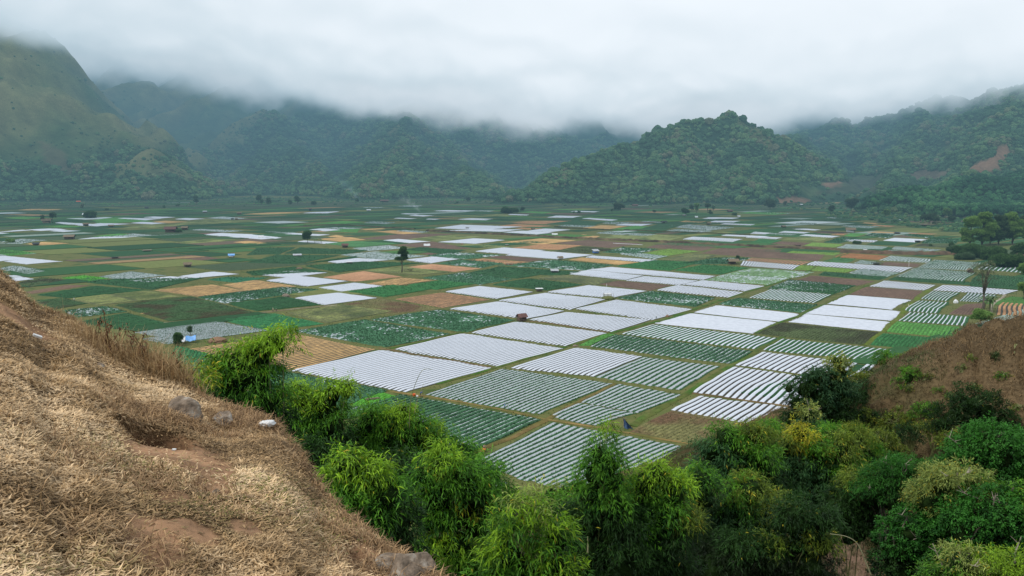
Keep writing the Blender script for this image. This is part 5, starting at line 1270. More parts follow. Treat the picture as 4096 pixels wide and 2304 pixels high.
grove('bamboo_clump', 'bamboo', 'tall slim-tipped bamboo spire rising before the small blue tarp frame', 27,
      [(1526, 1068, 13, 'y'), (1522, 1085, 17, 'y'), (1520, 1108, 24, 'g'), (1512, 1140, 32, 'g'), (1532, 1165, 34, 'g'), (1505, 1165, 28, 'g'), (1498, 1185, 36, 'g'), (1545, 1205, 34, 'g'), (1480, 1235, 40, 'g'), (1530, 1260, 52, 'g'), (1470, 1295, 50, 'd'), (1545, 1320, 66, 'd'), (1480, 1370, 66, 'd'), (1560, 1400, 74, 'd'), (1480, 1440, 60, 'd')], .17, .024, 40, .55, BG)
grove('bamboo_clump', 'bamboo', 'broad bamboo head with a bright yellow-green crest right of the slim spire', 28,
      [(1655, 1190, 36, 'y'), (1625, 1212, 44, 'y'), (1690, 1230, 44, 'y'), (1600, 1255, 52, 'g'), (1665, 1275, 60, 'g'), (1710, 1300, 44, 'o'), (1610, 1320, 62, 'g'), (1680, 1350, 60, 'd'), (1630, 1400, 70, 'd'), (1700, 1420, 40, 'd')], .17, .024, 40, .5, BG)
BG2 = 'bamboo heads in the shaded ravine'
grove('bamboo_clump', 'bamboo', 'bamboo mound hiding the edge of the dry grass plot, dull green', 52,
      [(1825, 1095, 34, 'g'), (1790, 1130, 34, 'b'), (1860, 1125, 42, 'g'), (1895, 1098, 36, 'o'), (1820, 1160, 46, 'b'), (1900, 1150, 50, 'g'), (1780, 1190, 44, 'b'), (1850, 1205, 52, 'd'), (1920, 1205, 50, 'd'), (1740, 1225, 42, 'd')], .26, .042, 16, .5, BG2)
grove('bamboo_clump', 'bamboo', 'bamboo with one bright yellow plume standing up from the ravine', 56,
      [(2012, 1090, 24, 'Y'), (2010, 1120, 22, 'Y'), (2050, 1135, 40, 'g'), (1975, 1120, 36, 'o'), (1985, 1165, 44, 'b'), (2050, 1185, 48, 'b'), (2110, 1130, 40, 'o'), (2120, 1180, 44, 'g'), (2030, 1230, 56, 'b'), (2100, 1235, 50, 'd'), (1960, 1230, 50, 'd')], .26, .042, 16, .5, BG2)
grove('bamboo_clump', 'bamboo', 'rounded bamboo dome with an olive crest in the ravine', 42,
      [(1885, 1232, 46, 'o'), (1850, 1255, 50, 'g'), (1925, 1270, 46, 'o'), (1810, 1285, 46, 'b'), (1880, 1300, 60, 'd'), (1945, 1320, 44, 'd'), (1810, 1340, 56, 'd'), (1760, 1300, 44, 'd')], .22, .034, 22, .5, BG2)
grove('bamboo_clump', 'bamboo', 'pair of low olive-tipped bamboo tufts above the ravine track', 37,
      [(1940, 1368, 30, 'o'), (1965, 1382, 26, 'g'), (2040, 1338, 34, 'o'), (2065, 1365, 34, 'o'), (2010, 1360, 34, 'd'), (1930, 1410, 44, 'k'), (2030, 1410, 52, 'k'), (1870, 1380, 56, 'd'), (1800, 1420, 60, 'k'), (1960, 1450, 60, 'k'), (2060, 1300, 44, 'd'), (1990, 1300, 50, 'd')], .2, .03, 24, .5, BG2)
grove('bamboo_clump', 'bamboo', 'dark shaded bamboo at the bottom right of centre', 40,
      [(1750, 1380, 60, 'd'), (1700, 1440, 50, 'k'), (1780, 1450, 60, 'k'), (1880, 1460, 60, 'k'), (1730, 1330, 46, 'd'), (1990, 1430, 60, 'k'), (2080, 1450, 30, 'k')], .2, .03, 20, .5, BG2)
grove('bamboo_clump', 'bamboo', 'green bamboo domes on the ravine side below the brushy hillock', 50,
      [(2160, 1215, 44, 'o'), (2120, 1270, 50, 'd'), (2190, 1265, 46, 'd'), (2150, 1320, 50, 'd'), (2220, 1330, 46, 'd'), (2080, 1330, 40, 'd')], .24, .04, 18, .5, BG2)
# trees on and beside the brown spur
grove('tree', 'tree', 'dense blue-green tree with a feathery pale top before the wide white beds', 92,
      [(2108, 908, 18, 'p'), (2110, 935, 24, 'p'), (2085, 955, 30, 'b'), (2050, 950, 26, 'b'), (2105, 975, 34, 'b'), (2030, 975, 28, 'd'), (2065, 995, 40, 'b'), (2110, 1015, 36, 'd'), (2010, 1010, 26, 'd'), (2060, 1040, 40, 'd'), (2115, 1055, 36, 'd'), (1995, 1050, 22, 'd'), (1985, 975, 12, 'b')], .40, .10, 7, .4, None, 3, True)
grove('tree', 'tree', 'pale feathery bamboo-like tree under the dense blue-green one', 74, [(2035, 1040, 22, 'p'), (2045, 1065, 26, 'b'), (2030, 1085, 28, 'b'), (2065, 1095, 28, 'b')], .32, .07, 9, .4, None, 3, True, core=.5)
SB = 'bushes on the brown earth spur'
for lab_, dp_, bb_ in [
    ('round dark bush low on the spur beside the dense blue-green tree', 100, [(2165, 990, 34, 'd'), (2195, 1015, 34, 'o'), (2150, 1030, 34, 'd')]),
    ('olive and brown bush high on the spur shoulder', 108, [(2235, 985, 30, 'o'), (2265, 1005, 30, 'o'), (2230, 1020, 26, 'd')]),
    ('bright green shrub standing on the spur face', 96, [(2290, 948, 22, 'g'), (2320, 965, 22, 'g'), (2275, 970, 22, 'g'), (2300, 995, 24, 'g')]),
    ('bright green shrub on the spur crest against the striped fields', 118, [(2220, 908, 20, 'g'), (2245, 912, 24, 'g'), (2268, 922, 18, 'g')]),
    ('olive shrub on the spur crest beside the bright green one', 114, [(2290, 910, 18, 'o'), (2305, 925, 20, 'o'), (2270, 945, 18, 'o')]),
    ('wide thorny dark shrub in the middle of the brown spur', 82, [(2400, 1040, 34, 'd'), (2440, 1010, 34, 'd'), (2480, 1030, 36, 'd'), (2370, 1065, 26, 'd'), (2440, 1060, 36, 'd'), (2520, 1060, 26, 'd')]),
    ('olive round bush at the foot of the spur left side', 84, [(2150, 1120, 34, 'o'), (2110, 1115, 28, 'd'), (2190, 1140, 28, 'o')]),
    ('dull brown-green bush at the foot of the spur right side', 80, [(2215, 1115, 30, 'o'), (2250, 1140, 24, 'o')])]:
    grove('shrub', 'bush', lab_, dp_, bb_, .30, .085, 9, .3, SB, 4, True, core=.5, spread=.6)
TG = 'broad-leaved trees at the bottom right'
for lab_, dp_, bb_ in [
    ('broad dark green tree crown touching the right frame edge under the spur', 46, [(2500, 1125, 56, 'G'), (2440, 1150, 50, 'G'), (2560, 1140, 50, 'G'), (2420, 1190, 44, 'G'), (2500, 1190, 60, 'G'), (2570, 1210, 60, 'G')]),
    ('low spreading green tree crown left of the pale leafy one', 48, [(2215, 1215, 40, 'G'), (2265, 1200, 44, 'G'), (2320, 1205, 44, 'G'), (2180, 1240, 30, 'G'), (2250, 1245, 46, 'd'), (2330, 1250, 40, 'd')]),
    ('tree crown with pale yellowish hanging leaves', 40, [(2375, 1220, 44, 'p'), (2420, 1215, 40, 'p'), (2345, 1255, 44, 'p'), (2410, 1265, 50, 'p'), (2460, 1250, 40, 'g')]),
    ('big rich green crown in the bottom right corner', 38, [(2500, 1290, 60, 'G'), (2560, 1300, 56, 'g'), (2440, 1320, 56, 'G'), (2510, 1360, 66, 'G'), (2570, 1390, 60, 'g'), (2440, 1390, 60, 'G')]),
    ('dark green crown above the bent bamboo pole', 40, [(2300, 1330, 50, 'G'), (2360, 1320, 50, 'G'), (2260, 1370, 44, 'G'), (2330, 1385, 56, 'G'), (2380, 1370, 46, 'G'), (2260, 1420, 44, 'd'), (2340, 1450, 60, 'G')]),
    ('yellow-green bamboo sprays at the very bottom right', 30, [(2420, 1420, 46, 'p'), (2480, 1440, 50, 'y'), (2550, 1440, 46, 'y'), (2390, 1460, 50, 'g')])]:
    grove('tree', 'tree', lab_, dp_, bb_, .15 if 'pale' not in lab_ and 'sprays' not in lab_ else .2, .075 if 'pale' not in lab_ and 'sprays' not in lab_ else .035, 34, .35, TG, 4, True, stemm='bark')

for lab_, dp_, bb_ in [
    ('shaded bamboo filling the hollow between the knoll and the feathery clumps', 30, [(800, 1150, 55, 'd'), (850, 1170, 50, 'g'), (760, 1150, 40, 'g'), (830, 1210, 50, 'd'), (1010, 1190, 60, 'd'), (1040, 1240, 56, 'd')]),
    ('deep green bamboo between the orange-patched clump and the pale front one', 30, [(1230, 1190, 40, 'g'), (1240, 1250, 50, 'g'), (1255, 1310, 56, 'd'), (1235, 1370, 60, 'd'), (1250, 1430, 60, 'd')]),
    ('deep green bamboo between the pale front clump and the slim spire', 33, [(1440, 1290, 44, 'g'), (1430, 1340, 50, 'd'), (1440, 1400, 60, 'd'), (1400, 1270, 34, 'g')]),
    ('low bamboo tops along the foot of the front seedling plot', 44, [(1420, 1232, 22, 'p'), (1385, 1240, 22, 'p'), (1450, 1225, 20, 'g'), (1210, 1175, 22, 'g'), (1235, 1165, 12, 'g')]),
    ('dark bamboo between the bright-crested head and the ravine mounds', 40, [(1740, 1260, 44, 'o'), (1760, 1200, 36, 'g'), (1730, 1300, 46, 'd'), (1720, 1225, 30, 'g'), (1770, 1240, 40, 'd')]),
    ('dull green bamboo linking the yellow plume to the spur foot', 66, [(1940, 1085, 34, 'g'), (2080, 1095, 36, 'g'), (2150, 1100, 36, 'o'), (1920, 1110, 34, 'b'), (2170, 1150, 40, 'g'), (2130, 1180, 40, 'd'), (2215, 1180, 36, 'o')])]:
    grove('bamboo_clump', 'bamboo', lab_, dp_, bb_, .2, .03, 24, .5, BG, 5)
rs_ = random.Random(5)
for i_, (mx_, my_, dp_, r_, key_, lab_) in enumerate([
    (2120, 1000, 96, 26, 'd', 'dark bush tucked behind the dense blue-green tree'), (2180, 955, 104, 24, 'o', 'olive bush at the top edge of the spur near the feathery tree top'), (2215, 945, 108, 24, 'd', 'dark little bush on the upper spur edge'),
    (2140, 1065, 92, 28, 'o', 'olive bush on the dark lower flank'), (2200, 1060, 92, 28, 'd', 'dark bush in the gully of the spur'), (2255, 1060, 90, 24, 'o', 'dry olive bush in the middle of the spur'),
    (2320, 1030, 90, 20, 'g', 'small green bush left of the thorny dark shrub'), (2345, 1075, 84, 22, 'o', 'dry bush below left of the thorny dark shrub'), (2290, 1090, 82, 22, 'd', 'low dark bush in the lower spur'),
    (2160, 1090, 90, 26, 'g', 'greenish bush low on the spur'), (2240, 1100, 84, 24, 'd', 'dark bush above the low spreading green crown'), (2390, 960, 98, 14, 'o', 'tiny dry tuft-like bush high on the bare spur'),
    (2330, 925, 108, 15, 'o', 'small dry bush on the bare crest of the spur'), (2480, 960, 96, 13, 'd', 'tiny dark bush on the bare spur slope'), (2540, 990, 92, 18, 'o', 'dry bush near the frame edge on the spur'), (2400, 1110, 76, 24, 'o', 'dry bush under the thorny dark shrub')]):
    grove('shrub', 'bush', lab_, dp_, [(mx_ + rs_.uniform(-1.3, 1.3) * r_, my_ + rs_.uniform(-.3, .8) * r_, r_ * rs_.uniform(.5, .95), key_) for _ in range(8)], .28, .08, 8, .3, SB, 4, True, core=0, spread=.6)

for i_ in range(14):
    mx_, my_ = rs_.choice([(2420, 930), (2360, 985), (2500, 900), (2530, 950), (2300, 1045), (2450, 975), (2350, 1020), (2560, 1030), (2260, 1030), (2390, 1000), (2330, 950), (2500, 1000), (2440, 900), (2290, 980)]) if 0 else [(2420, 930), (2360, 985), (2500, 900), (2530, 950), (2300, 1045), (2450, 975), (2350, 1020), (2560, 1030), (2260, 1030), (2390, 1000), (2330, 950), (2500, 1000), (2440, 900), (2290, 980)][i_]
    q = hit(mx_, my_, 60); dp_ = q[1]
    grove('shrub', 'bush', 'small dry olive tuft bush dotted over the bare brown spur', dp_, [(mx_ + rs_.uniform(-9, 9), my_ + rs_.uniform(-4, 4), rs_.uniform(5, 10), rs_.choice('oodg')) for _ in range(4)], .22, .06, 10, .3, 'small dry bushes dotted over the spur', 3, True, core=0, spread=.3)
# ------------------------------------------------------------------ huts, shelters and small farm things
def mpx(f, x, y):             # metres per frame pixel at that ground point
    p = gf(f, x, y); return np.linalg.norm(p - np.array([0, 0, CAMZ])) / FPX / FR[f][2], p
def hut(label, f, x, y, wpx, roof='thatch', wall='wood', style='gable', hpx=None, rot=.35, opened=False, name='field_hut', cat='hut', stilt=.35, group='field huts scattered over the valley'):
    k, p = mpx(f, x, y); w_ = wpx * k; w_ = max(w_, 1.6); h_ = (hpx * k if hpx else w_ * .75); h_ = max(h_, 1.3); d_ = w_ * .75
    wh = h_ * .6; st = min(stilt, .2 * h_)
    t = thing(name, label, cat, (p[0], p[1], 0), rot, group)
    for sx in (-1, 1):
        for sy in (-1, 1): MB().box((sx * w_ * .42, sy * d_ * .42, wh * .5), (.12, .12, wh)).build('post', M['wood'], t)
    MB().box((0, 0, st + .05), (w_ * .86, d_ * .86, .08)).build('floor', M['wood'], t)
    if not opened:
        th = .05; mb = MB()
        mb.box((0, d_ * .42, st + (wh - st) * .5 + .05), (w_ * .82, th, wh - st - .1)); mb.box((-w_ * .42, 0, st + (wh - st) * .5 + .05), (th, d_ * .80, wh - st - .1))
        mb.box((w_ * .42, 0, st + (wh - st) * .5 + .05), (th, d_ * .80, wh - st - .1))
        mb.box((-w_ * .24, -d_ * .42, st + (wh - st) * .5 + .05), (w_ * .34, th, wh - st - .1)); mb.box((w_ * .14, -d_ * .42, st + (wh - st) * .25 + .05), (w_ * .4, th, (wh - st) * .5))
        mb.build('wall', M[wall], t)
    else:
        MB().box((0, d_ * .42, st + (wh - st) * .3), (w_ * .8, .05, (wh - st) * .5)).build('wall', M[wall], t)
    mb = MB(); ov = .12
    if style == 'gable':
        hw, hd, rz = w_ * .5 * (1 + ov), d_ * .5 * (1 + ov * 2), h_
        for s_ in (-1, 1):
            def fn(u, v, s_=s_): return (-hw + 2 * hw * u, s_ * hd * v, rz - (rz - wh + .1) * v + .05 * math.sin(u * 9 + s_) * v)
            mb.sheet(fn, 8, 4)
            mb.sheet(lambda u, v, s_=s_: (-hw + 2 * hw * u, s_ * hd * v, rz - .09 - (rz - wh + .1) * v), 2, 2)
        mb.quad((-w_ * .42, -d_ * .42, wh), (-w_ * .42, d_ * .42, wh), (-w_ * .42, .02, rz - .12), (-w_ * .42, -.02, rz - .12)); mb.quad((w_ * .42, -d_ * .42, wh), (w_ * .42, d_ * .42, wh), (w_ * .42, .02, rz - .12), (w_ * .42, -.02, rz - .12))
    elif style == 'lean':
        hw, hd = w_ * .5 * (1 + ov), d_ * .5 * (1 + ov)
        for dz in (0, -.07): mb.sheet(lambda u, v, dz=dz: (-hw + 2 * hw * u, -hd + 2 * hd * v, wh + .02 + dz + (h_ - wh) * v + .04 * math.sin(u * 14)), 10, 3)
    else:
        mb.box((0, 0, wh + .1), (w_ * 1.1, d_ * 1.1, .12))
    mb.build('roof', M[roof], t)
    return t
hut('small rusty-roofed timber hut standing where four white film plots meet', 'T2', 1425, 1058, 66, 'rust', 'wood', hpx=56, rot=.5)
hut('flat white-roofed open frame hut on the track between white film plots', 'T2', 1552, 843, 48, 'white', 'wood_pale', 'flat', hpx=34, rot=.2, opened=True)
hut('bright blue-walled hut with grey roof beside the lime-yellow plot', 'F2', 985, 602, 62, 'tin', 'blue', 'lean', hpx=42)
hut('small thatched hut with pale walls above the speckled green rows', 'F2', 620, 664, 52, 'thatch', 'white', hpx=34)
hut('dark hut with a shiny grey panel roof above the yellow ridged plot', 'F2', 562, 803, 74, 'tin', 'dark', 'lean', hpx=40, rot=.1)
hut('open thatched pavilion with posts next to a small palm', 'F2', 2400, 712, 100, 'thatch', 'wood', hpx=54, opened=True, rot=.1)
hut('small pale open shed on the dark green plot before the tan ones', 'F2', 70, 525, 30, 'tin', 'wood_pale', 'flat', hpx=24, opened=True)
hut('low collapsed-looking shed with a white end in dark rows', 'F2', 98, 722, 60, 'thatch', 'white', 'lean', hpx=18)
hut('small brown thatched hut inside the great white film block', 'F2', 342, 357, 34, 'thatch', 'wood', hpx=20)
hut('dark pointed hut right of the silver strips far off', 'F2', 1690, 292, 52, 'dark', 'dark', hpx=26, opened=True)
hut('dark A-frame hut on the faded orange plot far off', 'F2', 2152, 308, 42, 'thatch', 'dark', hpx=30, opened=True)
hut('white-sided shed below the dark trees far off', 'F2', 1898, 217, 34, 'white', 'wood', 'flat', hpx=18)
hut('house with pinkish roof at the foot of the round hill', 'F2', 1388, 119, 58, 'rust', 'wood_pale', hpx=24)
hut('tiny brown-roofed hut far off near the lime strip', 'F2', 2368, 177, 50, 'maroon', 'wood', hpx=22)
hut('brown hut with an open front left of the black box hut', 'F1', 980, 542, 62, 'rust', 'wood', hpx=42, rot=.2)
hut('black box hut with a thick white roof on the pale silver plot', 'F1', 1023, 712, 58, 'white', 'dark', 'flat', hpx=36, rot=.1)
hut('low plank shed with a sloping grey roof in deep green crop', 'F1', 488, 633, 76, 'tin', 'wood', 'lean', hpx=24)
hut('bamboo frame with loose poles inside the great white film block', 'F1', 2240, 346, 32, 'wood_pale', 'wood_pale', 'flat', hpx=22, opened=True)
hut('tiny dark watch hut far off before the trees', 'F1', 620, 162, 26, 'dark', 'dark', hpx=24)
hut('tiny white-roofed hut far off right of the long sandy strip', 'F1', 1222, 166, 38, 'white', 'wood', hpx=18)
hut('low reddish-roofed house at the foot of the wooded spur', 'F1', 1382, 74, 80, 'rust', 'wood', hpx=26)
hut('long hut with a maroon roof and a bush beside it', 'F0', 1762, 386, 100, 'maroon', 'wood', hpx=56, rot=.1)
hut('small tan-roofed hut to the right of the maroon-roofed one', 'F0', 1905, 360, 58, 'thatch', 'wood', hpx=36, rot=.1)
hut('grey-roofed shed at the end of the long thin white strip', 'F0', 718, 456, 84, 'thatch', 'wood', hpx=42, rot=.2)
hut('low dark shed on the small orange-sand plot', 'F0', 372, 518, 54, 'dark', 'wood', 'lean', hpx=24)
hut('white-roofed shed half sunk in dark bushes at left', 'F0', 890, 225, 58, 'white', 'wood', 'lean', hpx=34)
hut('ruined brown hut between two scraggy trees', 'F0', 482, 290, 70, 'thatch', 'wood_pale', hpx=40)
hut('small dark thatched hut on the far white strip', 'F0', 886, 318, 46, 'thatch', 'dark', hpx=28)
hut('tiny brown hut in dark green crop right of the small dark thatched one', 'F0', 1145, 330, 44, 'thatch', 'wood', hpx=22)
hut('thatched open hut with a pale board above the vivid rows', 'F0', 1935, 740, 70, 'thatch', 'wood_pale', hpx=44, opened=True)
hut('pale hut with a light blue roof right of the red-brown bare plot', 'F0', 2385, 643, 56, 'lightblue', 'white', 'lean', hpx=34)
hut('low table-like shed in the dark green crop', 'F0', 1516, 580, 72, 'wood_pale', 'wood', 'flat', hpx=18, opened=True)
hut('low dark frame shed in glinting dark rows', 'F0', 1185, 655, 56, 'dark', 'wood', 'flat', hpx=20, opened=True)
hut('brown thatched hut at the start of the long sandy strip', 'F0', 2465, 203, 42, 'thatch', 'wood', hpx=26)
hut('left one of two tiny sheds on the far grey film plot', 'F0', 2395, 255, 26, 'dark', 'wood', hpx=16)
hut('right one of two tiny sheds on the far grey film plot', 'F0', 2436, 255, 30, 'thatch', 'wood', hpx=16)
hut('tiny grey-roofed hut far off above the two tiny sheds', 'F0', 2112, 183, 36, 'tin', 'wood', hpx=20)
hut('small dark hut far off on a pale strip before the woods', 'F0', 1512, 140, 32, 'dark', 'wood', hpx=16)
hut('little shelter with an orange-red roof before the woods at left', 'F0', 810, 76, 34, 'orange', 'wood', hpx=14)
hut('white-gabled brown barn right of the dark peaty strip', 'F3', 1035, 386, 82, 'thatch', 'white', hpx=46, rot=-.3)
hut('dark square hut on the smooth white sheet plot', 'F3', 1727, 492, 42, 'dark', 'dark', 'flat', hpx=30, rot=.1)
hut('dark box hut with an open side on the long white ribbed beds', 'F3', 1314, 726, 78, 'dark', 'dark', 'flat', hpx=40, rot=.1, opened=True)
hut('low pinkish shed on the brown plot on top of the bank', 'F3', 492, 526, 48, 'rust', 'wood_pale', 'flat', hpx=20)
hut('hut whose thatched roof peak shows above dim green stripes', 'F3', 2270, 805, 66, 'thatch', 'wood', hpx=46, rot=1.2)
hut('small dark lean-to on the beige striped strip', 'F3', 1515, 402, 50, 'dark', 'wood', 'lean', hpx=18)
hut('small thatched hut left of the thin white strip far off', 'F3', 345, 336, 40, 'thatch', 'wood', hpx=22)
hut('thatched stake-fenced shed at the scrub edge', 'F3', 1810, 322, 130, 'thatch', 'wood', 'flat', hpx=30, opened=True)
hut('white-roofed hut on the brown clearing far off', 'F3', 525, 105, 28, 'white', 'wood', hpx=12)
hut('tiny tin-roofed hut in the scrub below the bamboo forest', 'F3', 1528, 268, 34, 'tin', 'wood', hpx=16)
def sheet_thing(name, label, cat, f, x, y, wpx, m, pitch=.5, hpx=None, group=None):
    k, p = mpx(f, x, y); w_ = wpx * k; h_ = (hpx or wpx * .4) * k
    t = thing(name, label, cat, (p[0], p[1], 0), .3, group)
    MB().sheet(lambda u, v: (w_ * (u - .5), w_ * .5 * (v - .5), .15 + h_ * (1 - abs(v - .5) * 1.7) + .06 * math.sin(u * 8)), 8, 6).build('sheet', M[m], t)
    for s_ in (-1, 1): MB().tube([(s_ * w_ * .42, 0, 0), (s_ * w_ * .42, 0, h_ + .12)], .05, 5).build('pole', M['wood'], t)
    return t
TT = 'small tarp and sheet shelters'
sheet_thing('tent', 'white tarp tent on the white strip left of the lone round tree', 'tent', 'F1', 112, 441, 52, 'white', hpx=24, group=TT)
sheet_thing('tent', 'white tent-like roof on the brown plot at the centre', 'tent', 'F1', 1822, 528, 66, 'white', hpx=24, group=TT)
sheet_thing('tent', 'white sheet shelter under the dark earth bank', 'tent', 'F2', 562, 411, 62, 'white', hpx=14, group=TT)
sheet_thing('tent', 'white rounded sheet shelter far off below the tall pale trees', 'tent', 'F2', 2022, 234, 34, 'white', hpx=16, group=TT)
sheet_thing('tent', 'white sheet shelter far off right of the tall pale trees', 'tent', 'F2', 2460, 226, 32, 'white', hpx=14, group=TT)
sheet_thing('tent', 'white sheet lying over poles at the foot of the grey-striped plot', 'tent', 'F3', 1187, 572, 40, 'white', hpx=10, group=TT)
sheet_thing('tent', 'white roof sheet showing just behind the tall lone tree', 'tent', 'F1', 1573, 556, 40, 'white', hpx=16, group=TT)
# blue tarp shelter behind the tall bamboo
k, p = mpx('T1', 1352, 1215); t = thing('tarp_shelter', 'blue and white tarp shelter slung over poles beside the silver seedling plot', 'shelter', (p[0], p[1], 0), .3)
MB().sheet(lambda u, v: (-.3 + 3.4 * u, -1.2 + 2.3 * v, 1.1 + 1.3 * v - .35 * math.sin(u * 3.1) + .12 * math.sin(u * 11 + v * 5)), 14, 8).build('blue_sheet', M['lightblue'], t)
MB().sheet(lambda u, v: (-3.0 + 2.6 * u, -1.4 + 2.2 * v, .9 + 1.1 * v - .3 * math.sin(u * 3.1) + .15 * math.sin(u * 13 + v * 7)), 14, 8).build('white_sheet', M['white'], t)
for a_ in (-2.9, -.3, 3.0):
    for b_ in (-1.2, 1.0): MB().tube([(a_, b_, 0), (a_, b_, 1.2 + (b_ > 0) * 1.3)], .05, 5).build('pole', M['wood'], t)
M['navy'] = mat('dark_blue_tarp', (.07, .13, .26), (.03, .06, .13), 2, .6, .3)
# blue tarp frame at the crossing
k, p = mpx('Z2', 1770, 1190); t = thing('drying_rack', 'bamboo pole frame with a dark blue tarp hanging from its end', 'frame', (p[0], p[1], 0), -.1)
for a_, b_ in ((-2.6, -.5), (-2.6, .6), (.4, -.5), (.4, .6)): MB().tube([(a_, b_, 0), (a_ * .97, b_, 2.6)], .045, 5).build('pole', M['wood_pale'], t)
for b_ in (-.5, .6): MB().tube([(-3.2, b_, 2.55), (1.2, b_, 2.5)], .04, 5).build('rail', M['wood_pale'], t)
MB().sheet(lambda u, v: (.2 + (.35 + 1.9 * v) * u + .3 * v, -.5 + .5 * math.sin(u * 9 + v * 2) * (.3 + v * .5), 2.6 - 2.45 * v - .25 * u), 16, 10).build('tarp', M['navy'], t)
# netting cage on its mound
k, p = mpx('T2', 2045, 890); t = thing('netting_cage', 'pale netting cage on posts standing on a small grass mound', 'cage', (p[0], p[1], .2), .1)
w_ = 34 * k * 1.6
MB().sheet(lambda u, v: (w_ * (u - .5), -w_ * .25, .2 + 1.7 * v + .1 * math.sin(u * 9)), 8, 4).sheet(lambda u, v: (w_ * (u - .5), w_ * .25, .2 + 1.7 * v), 8, 4).sheet(lambda u, v: (w_ * (u - .5), w_ * (.5 * v - .25), 1.9 + .25 * math.sin(v * 3.14)), 8, 5).build('net', M['white'], t)
for a_ in (-.5, 0, .5, .75): MB().tube([(w_ * a_, -w_ * .27, 0), (w_ * a_, -w_ * .27, 2.3)], .05, 5).build('post', M['wood_pale'], t)
def heap(name, label, cat, f, x, y, wpx, hpx, m, seed=1, group=None):
    k, p = mpx(f, x, y); mb = MB(); mb.blob((0, 0, hpx * k * .3), (wpx * k * .5, wpx * k * .35, hpx * k * .7), .3, seed, 3, 2)
    for j in range(5): mb.blob((random.uniform(-.35, .35) * wpx * k, random.uniform(-.2, .2) * wpx * k, hpx * k * .25), (wpx * k * .2,) * 2 + (hpx * k * .4,), .4, seed + j + 3, 2, 2)
    return mb.build(name, M[m], None, smooth=False, label=label, category=cat, **({'group': group} if group else {})), p
def put(o_p): o, p = o_p; o.location = (p[0], p[1], 0); return o
put(heap('grass_mound', 'small grassy mound under the netting cage', 'mound', 'T2', 2050, 898, 105, 20, 'grass', 4))
put(heap('straw_heap', 'reddish brown straw heap right of the blue tarp shelter', 'heap', 'T1', 1580, 1210, 110, 34, 'straw_heap', 5))
put(heap('straw_heap', 'pale straw heap at the corner of the deep green plots', 'heap', 'F1', 508, 768, 68, 24, 'thatch', 6))
put(heap('straw_heap', 'small brown heap on the tan stubble before the white film plot', 'heap', 'F1', 2186, 514, 34, 16, 'straw_heap', 7))
put(heap('sack_heap', 'dark grey heap of sacks on the corner of the white film plot', 'heap', 'T1', 2072, 882, 50, 22, 'rock', 8))
put(heap('stalk_heap', 'little heap of dry stalks on the long green track', 'heap', 'Z3', 180, 432, 40, 20, 'straw_heap', 9))
put(heap('thatch_heap', 'brown heap on the balk by the silver-green fields', 'heap', 'T2', 1335, 652, 60, 14, 'straw_heap', 10))
put(heap('net_dome', 'small white rounded net dome on the grass by the banana plants', 'dome', 'Z4', 1692, 850, 54, 42, 'white', 11))
put(heap('film_roll', 'crumpled white film lying on the corner of the dark striped plot', 'film', 'B6', 1680, 158, 46, 12, 'white', 12))
put(heap('stone_pile', 'pile of dark stones on the balk corner by the seedling beds', 'pile', 'Z2', 1290, 348, 50, 16, 'rock', 13))
# cut stalks pile
k, p = mpx('Z1', 1268, 900); t = thing('stalk_pile', 'pile of cut grey-brown stalks lying on the grassy corner', 'pile', (p[0], p[1], .1), .4)
for j in range(4):
    mb = MB()
    for q in range(9): mb.tube([(-1.6 + random.uniform(-.4, .4), random.uniform(-.5, .5), random.uniform(.05, .45)), (1.4 + random.uniform(-.5, .5), random.uniform(-.5, .5), random.uniform(.05, .45))], .05, 4)
    mb.build('stalk_bundle', M['wood_pale'], t)
# stumps and white poles
k, p = mpx('F1', 1640, 790); t = thing('stump_fence', 'cluster of dark wooden stakes right of the tall tree trunk', 'stakes', (p[0], p[1], 0), 0)
for j in range(9): MB().tube([(random.uniform(-3, 3), random.uniform(-1, 1), 0), (random.uniform(-3, 3) * .1 + j * .7 - 3, 0, random.uniform(1.2, 2.4))], .09, 5).build('stake', M['wood'], t)
for f, x, y, hpx, lab in (('F3', 1635, 745, 62, 'slim white pole standing on the brown ridged plot'), ('F3', 1458, 790, 40, 'slim pale pole among the white ribbed beds'), ('T2', 2040, 812, 24, 'short white pole at the white film plot beside the bare brown one')):
    k, p = mpx(f, x, y); t = thing('pole', lab, 'pole', (p[0], p[1], 0)); MB().tube([(0, 0, 0), (.05, 0, hpx * k * .96)], [.10, .07], 6).build('shaft', M['white'], t, smooth=True); MB().box((.06, 0, hpx * k), (.16, .16, .1)).build('cap', M['white'], t)

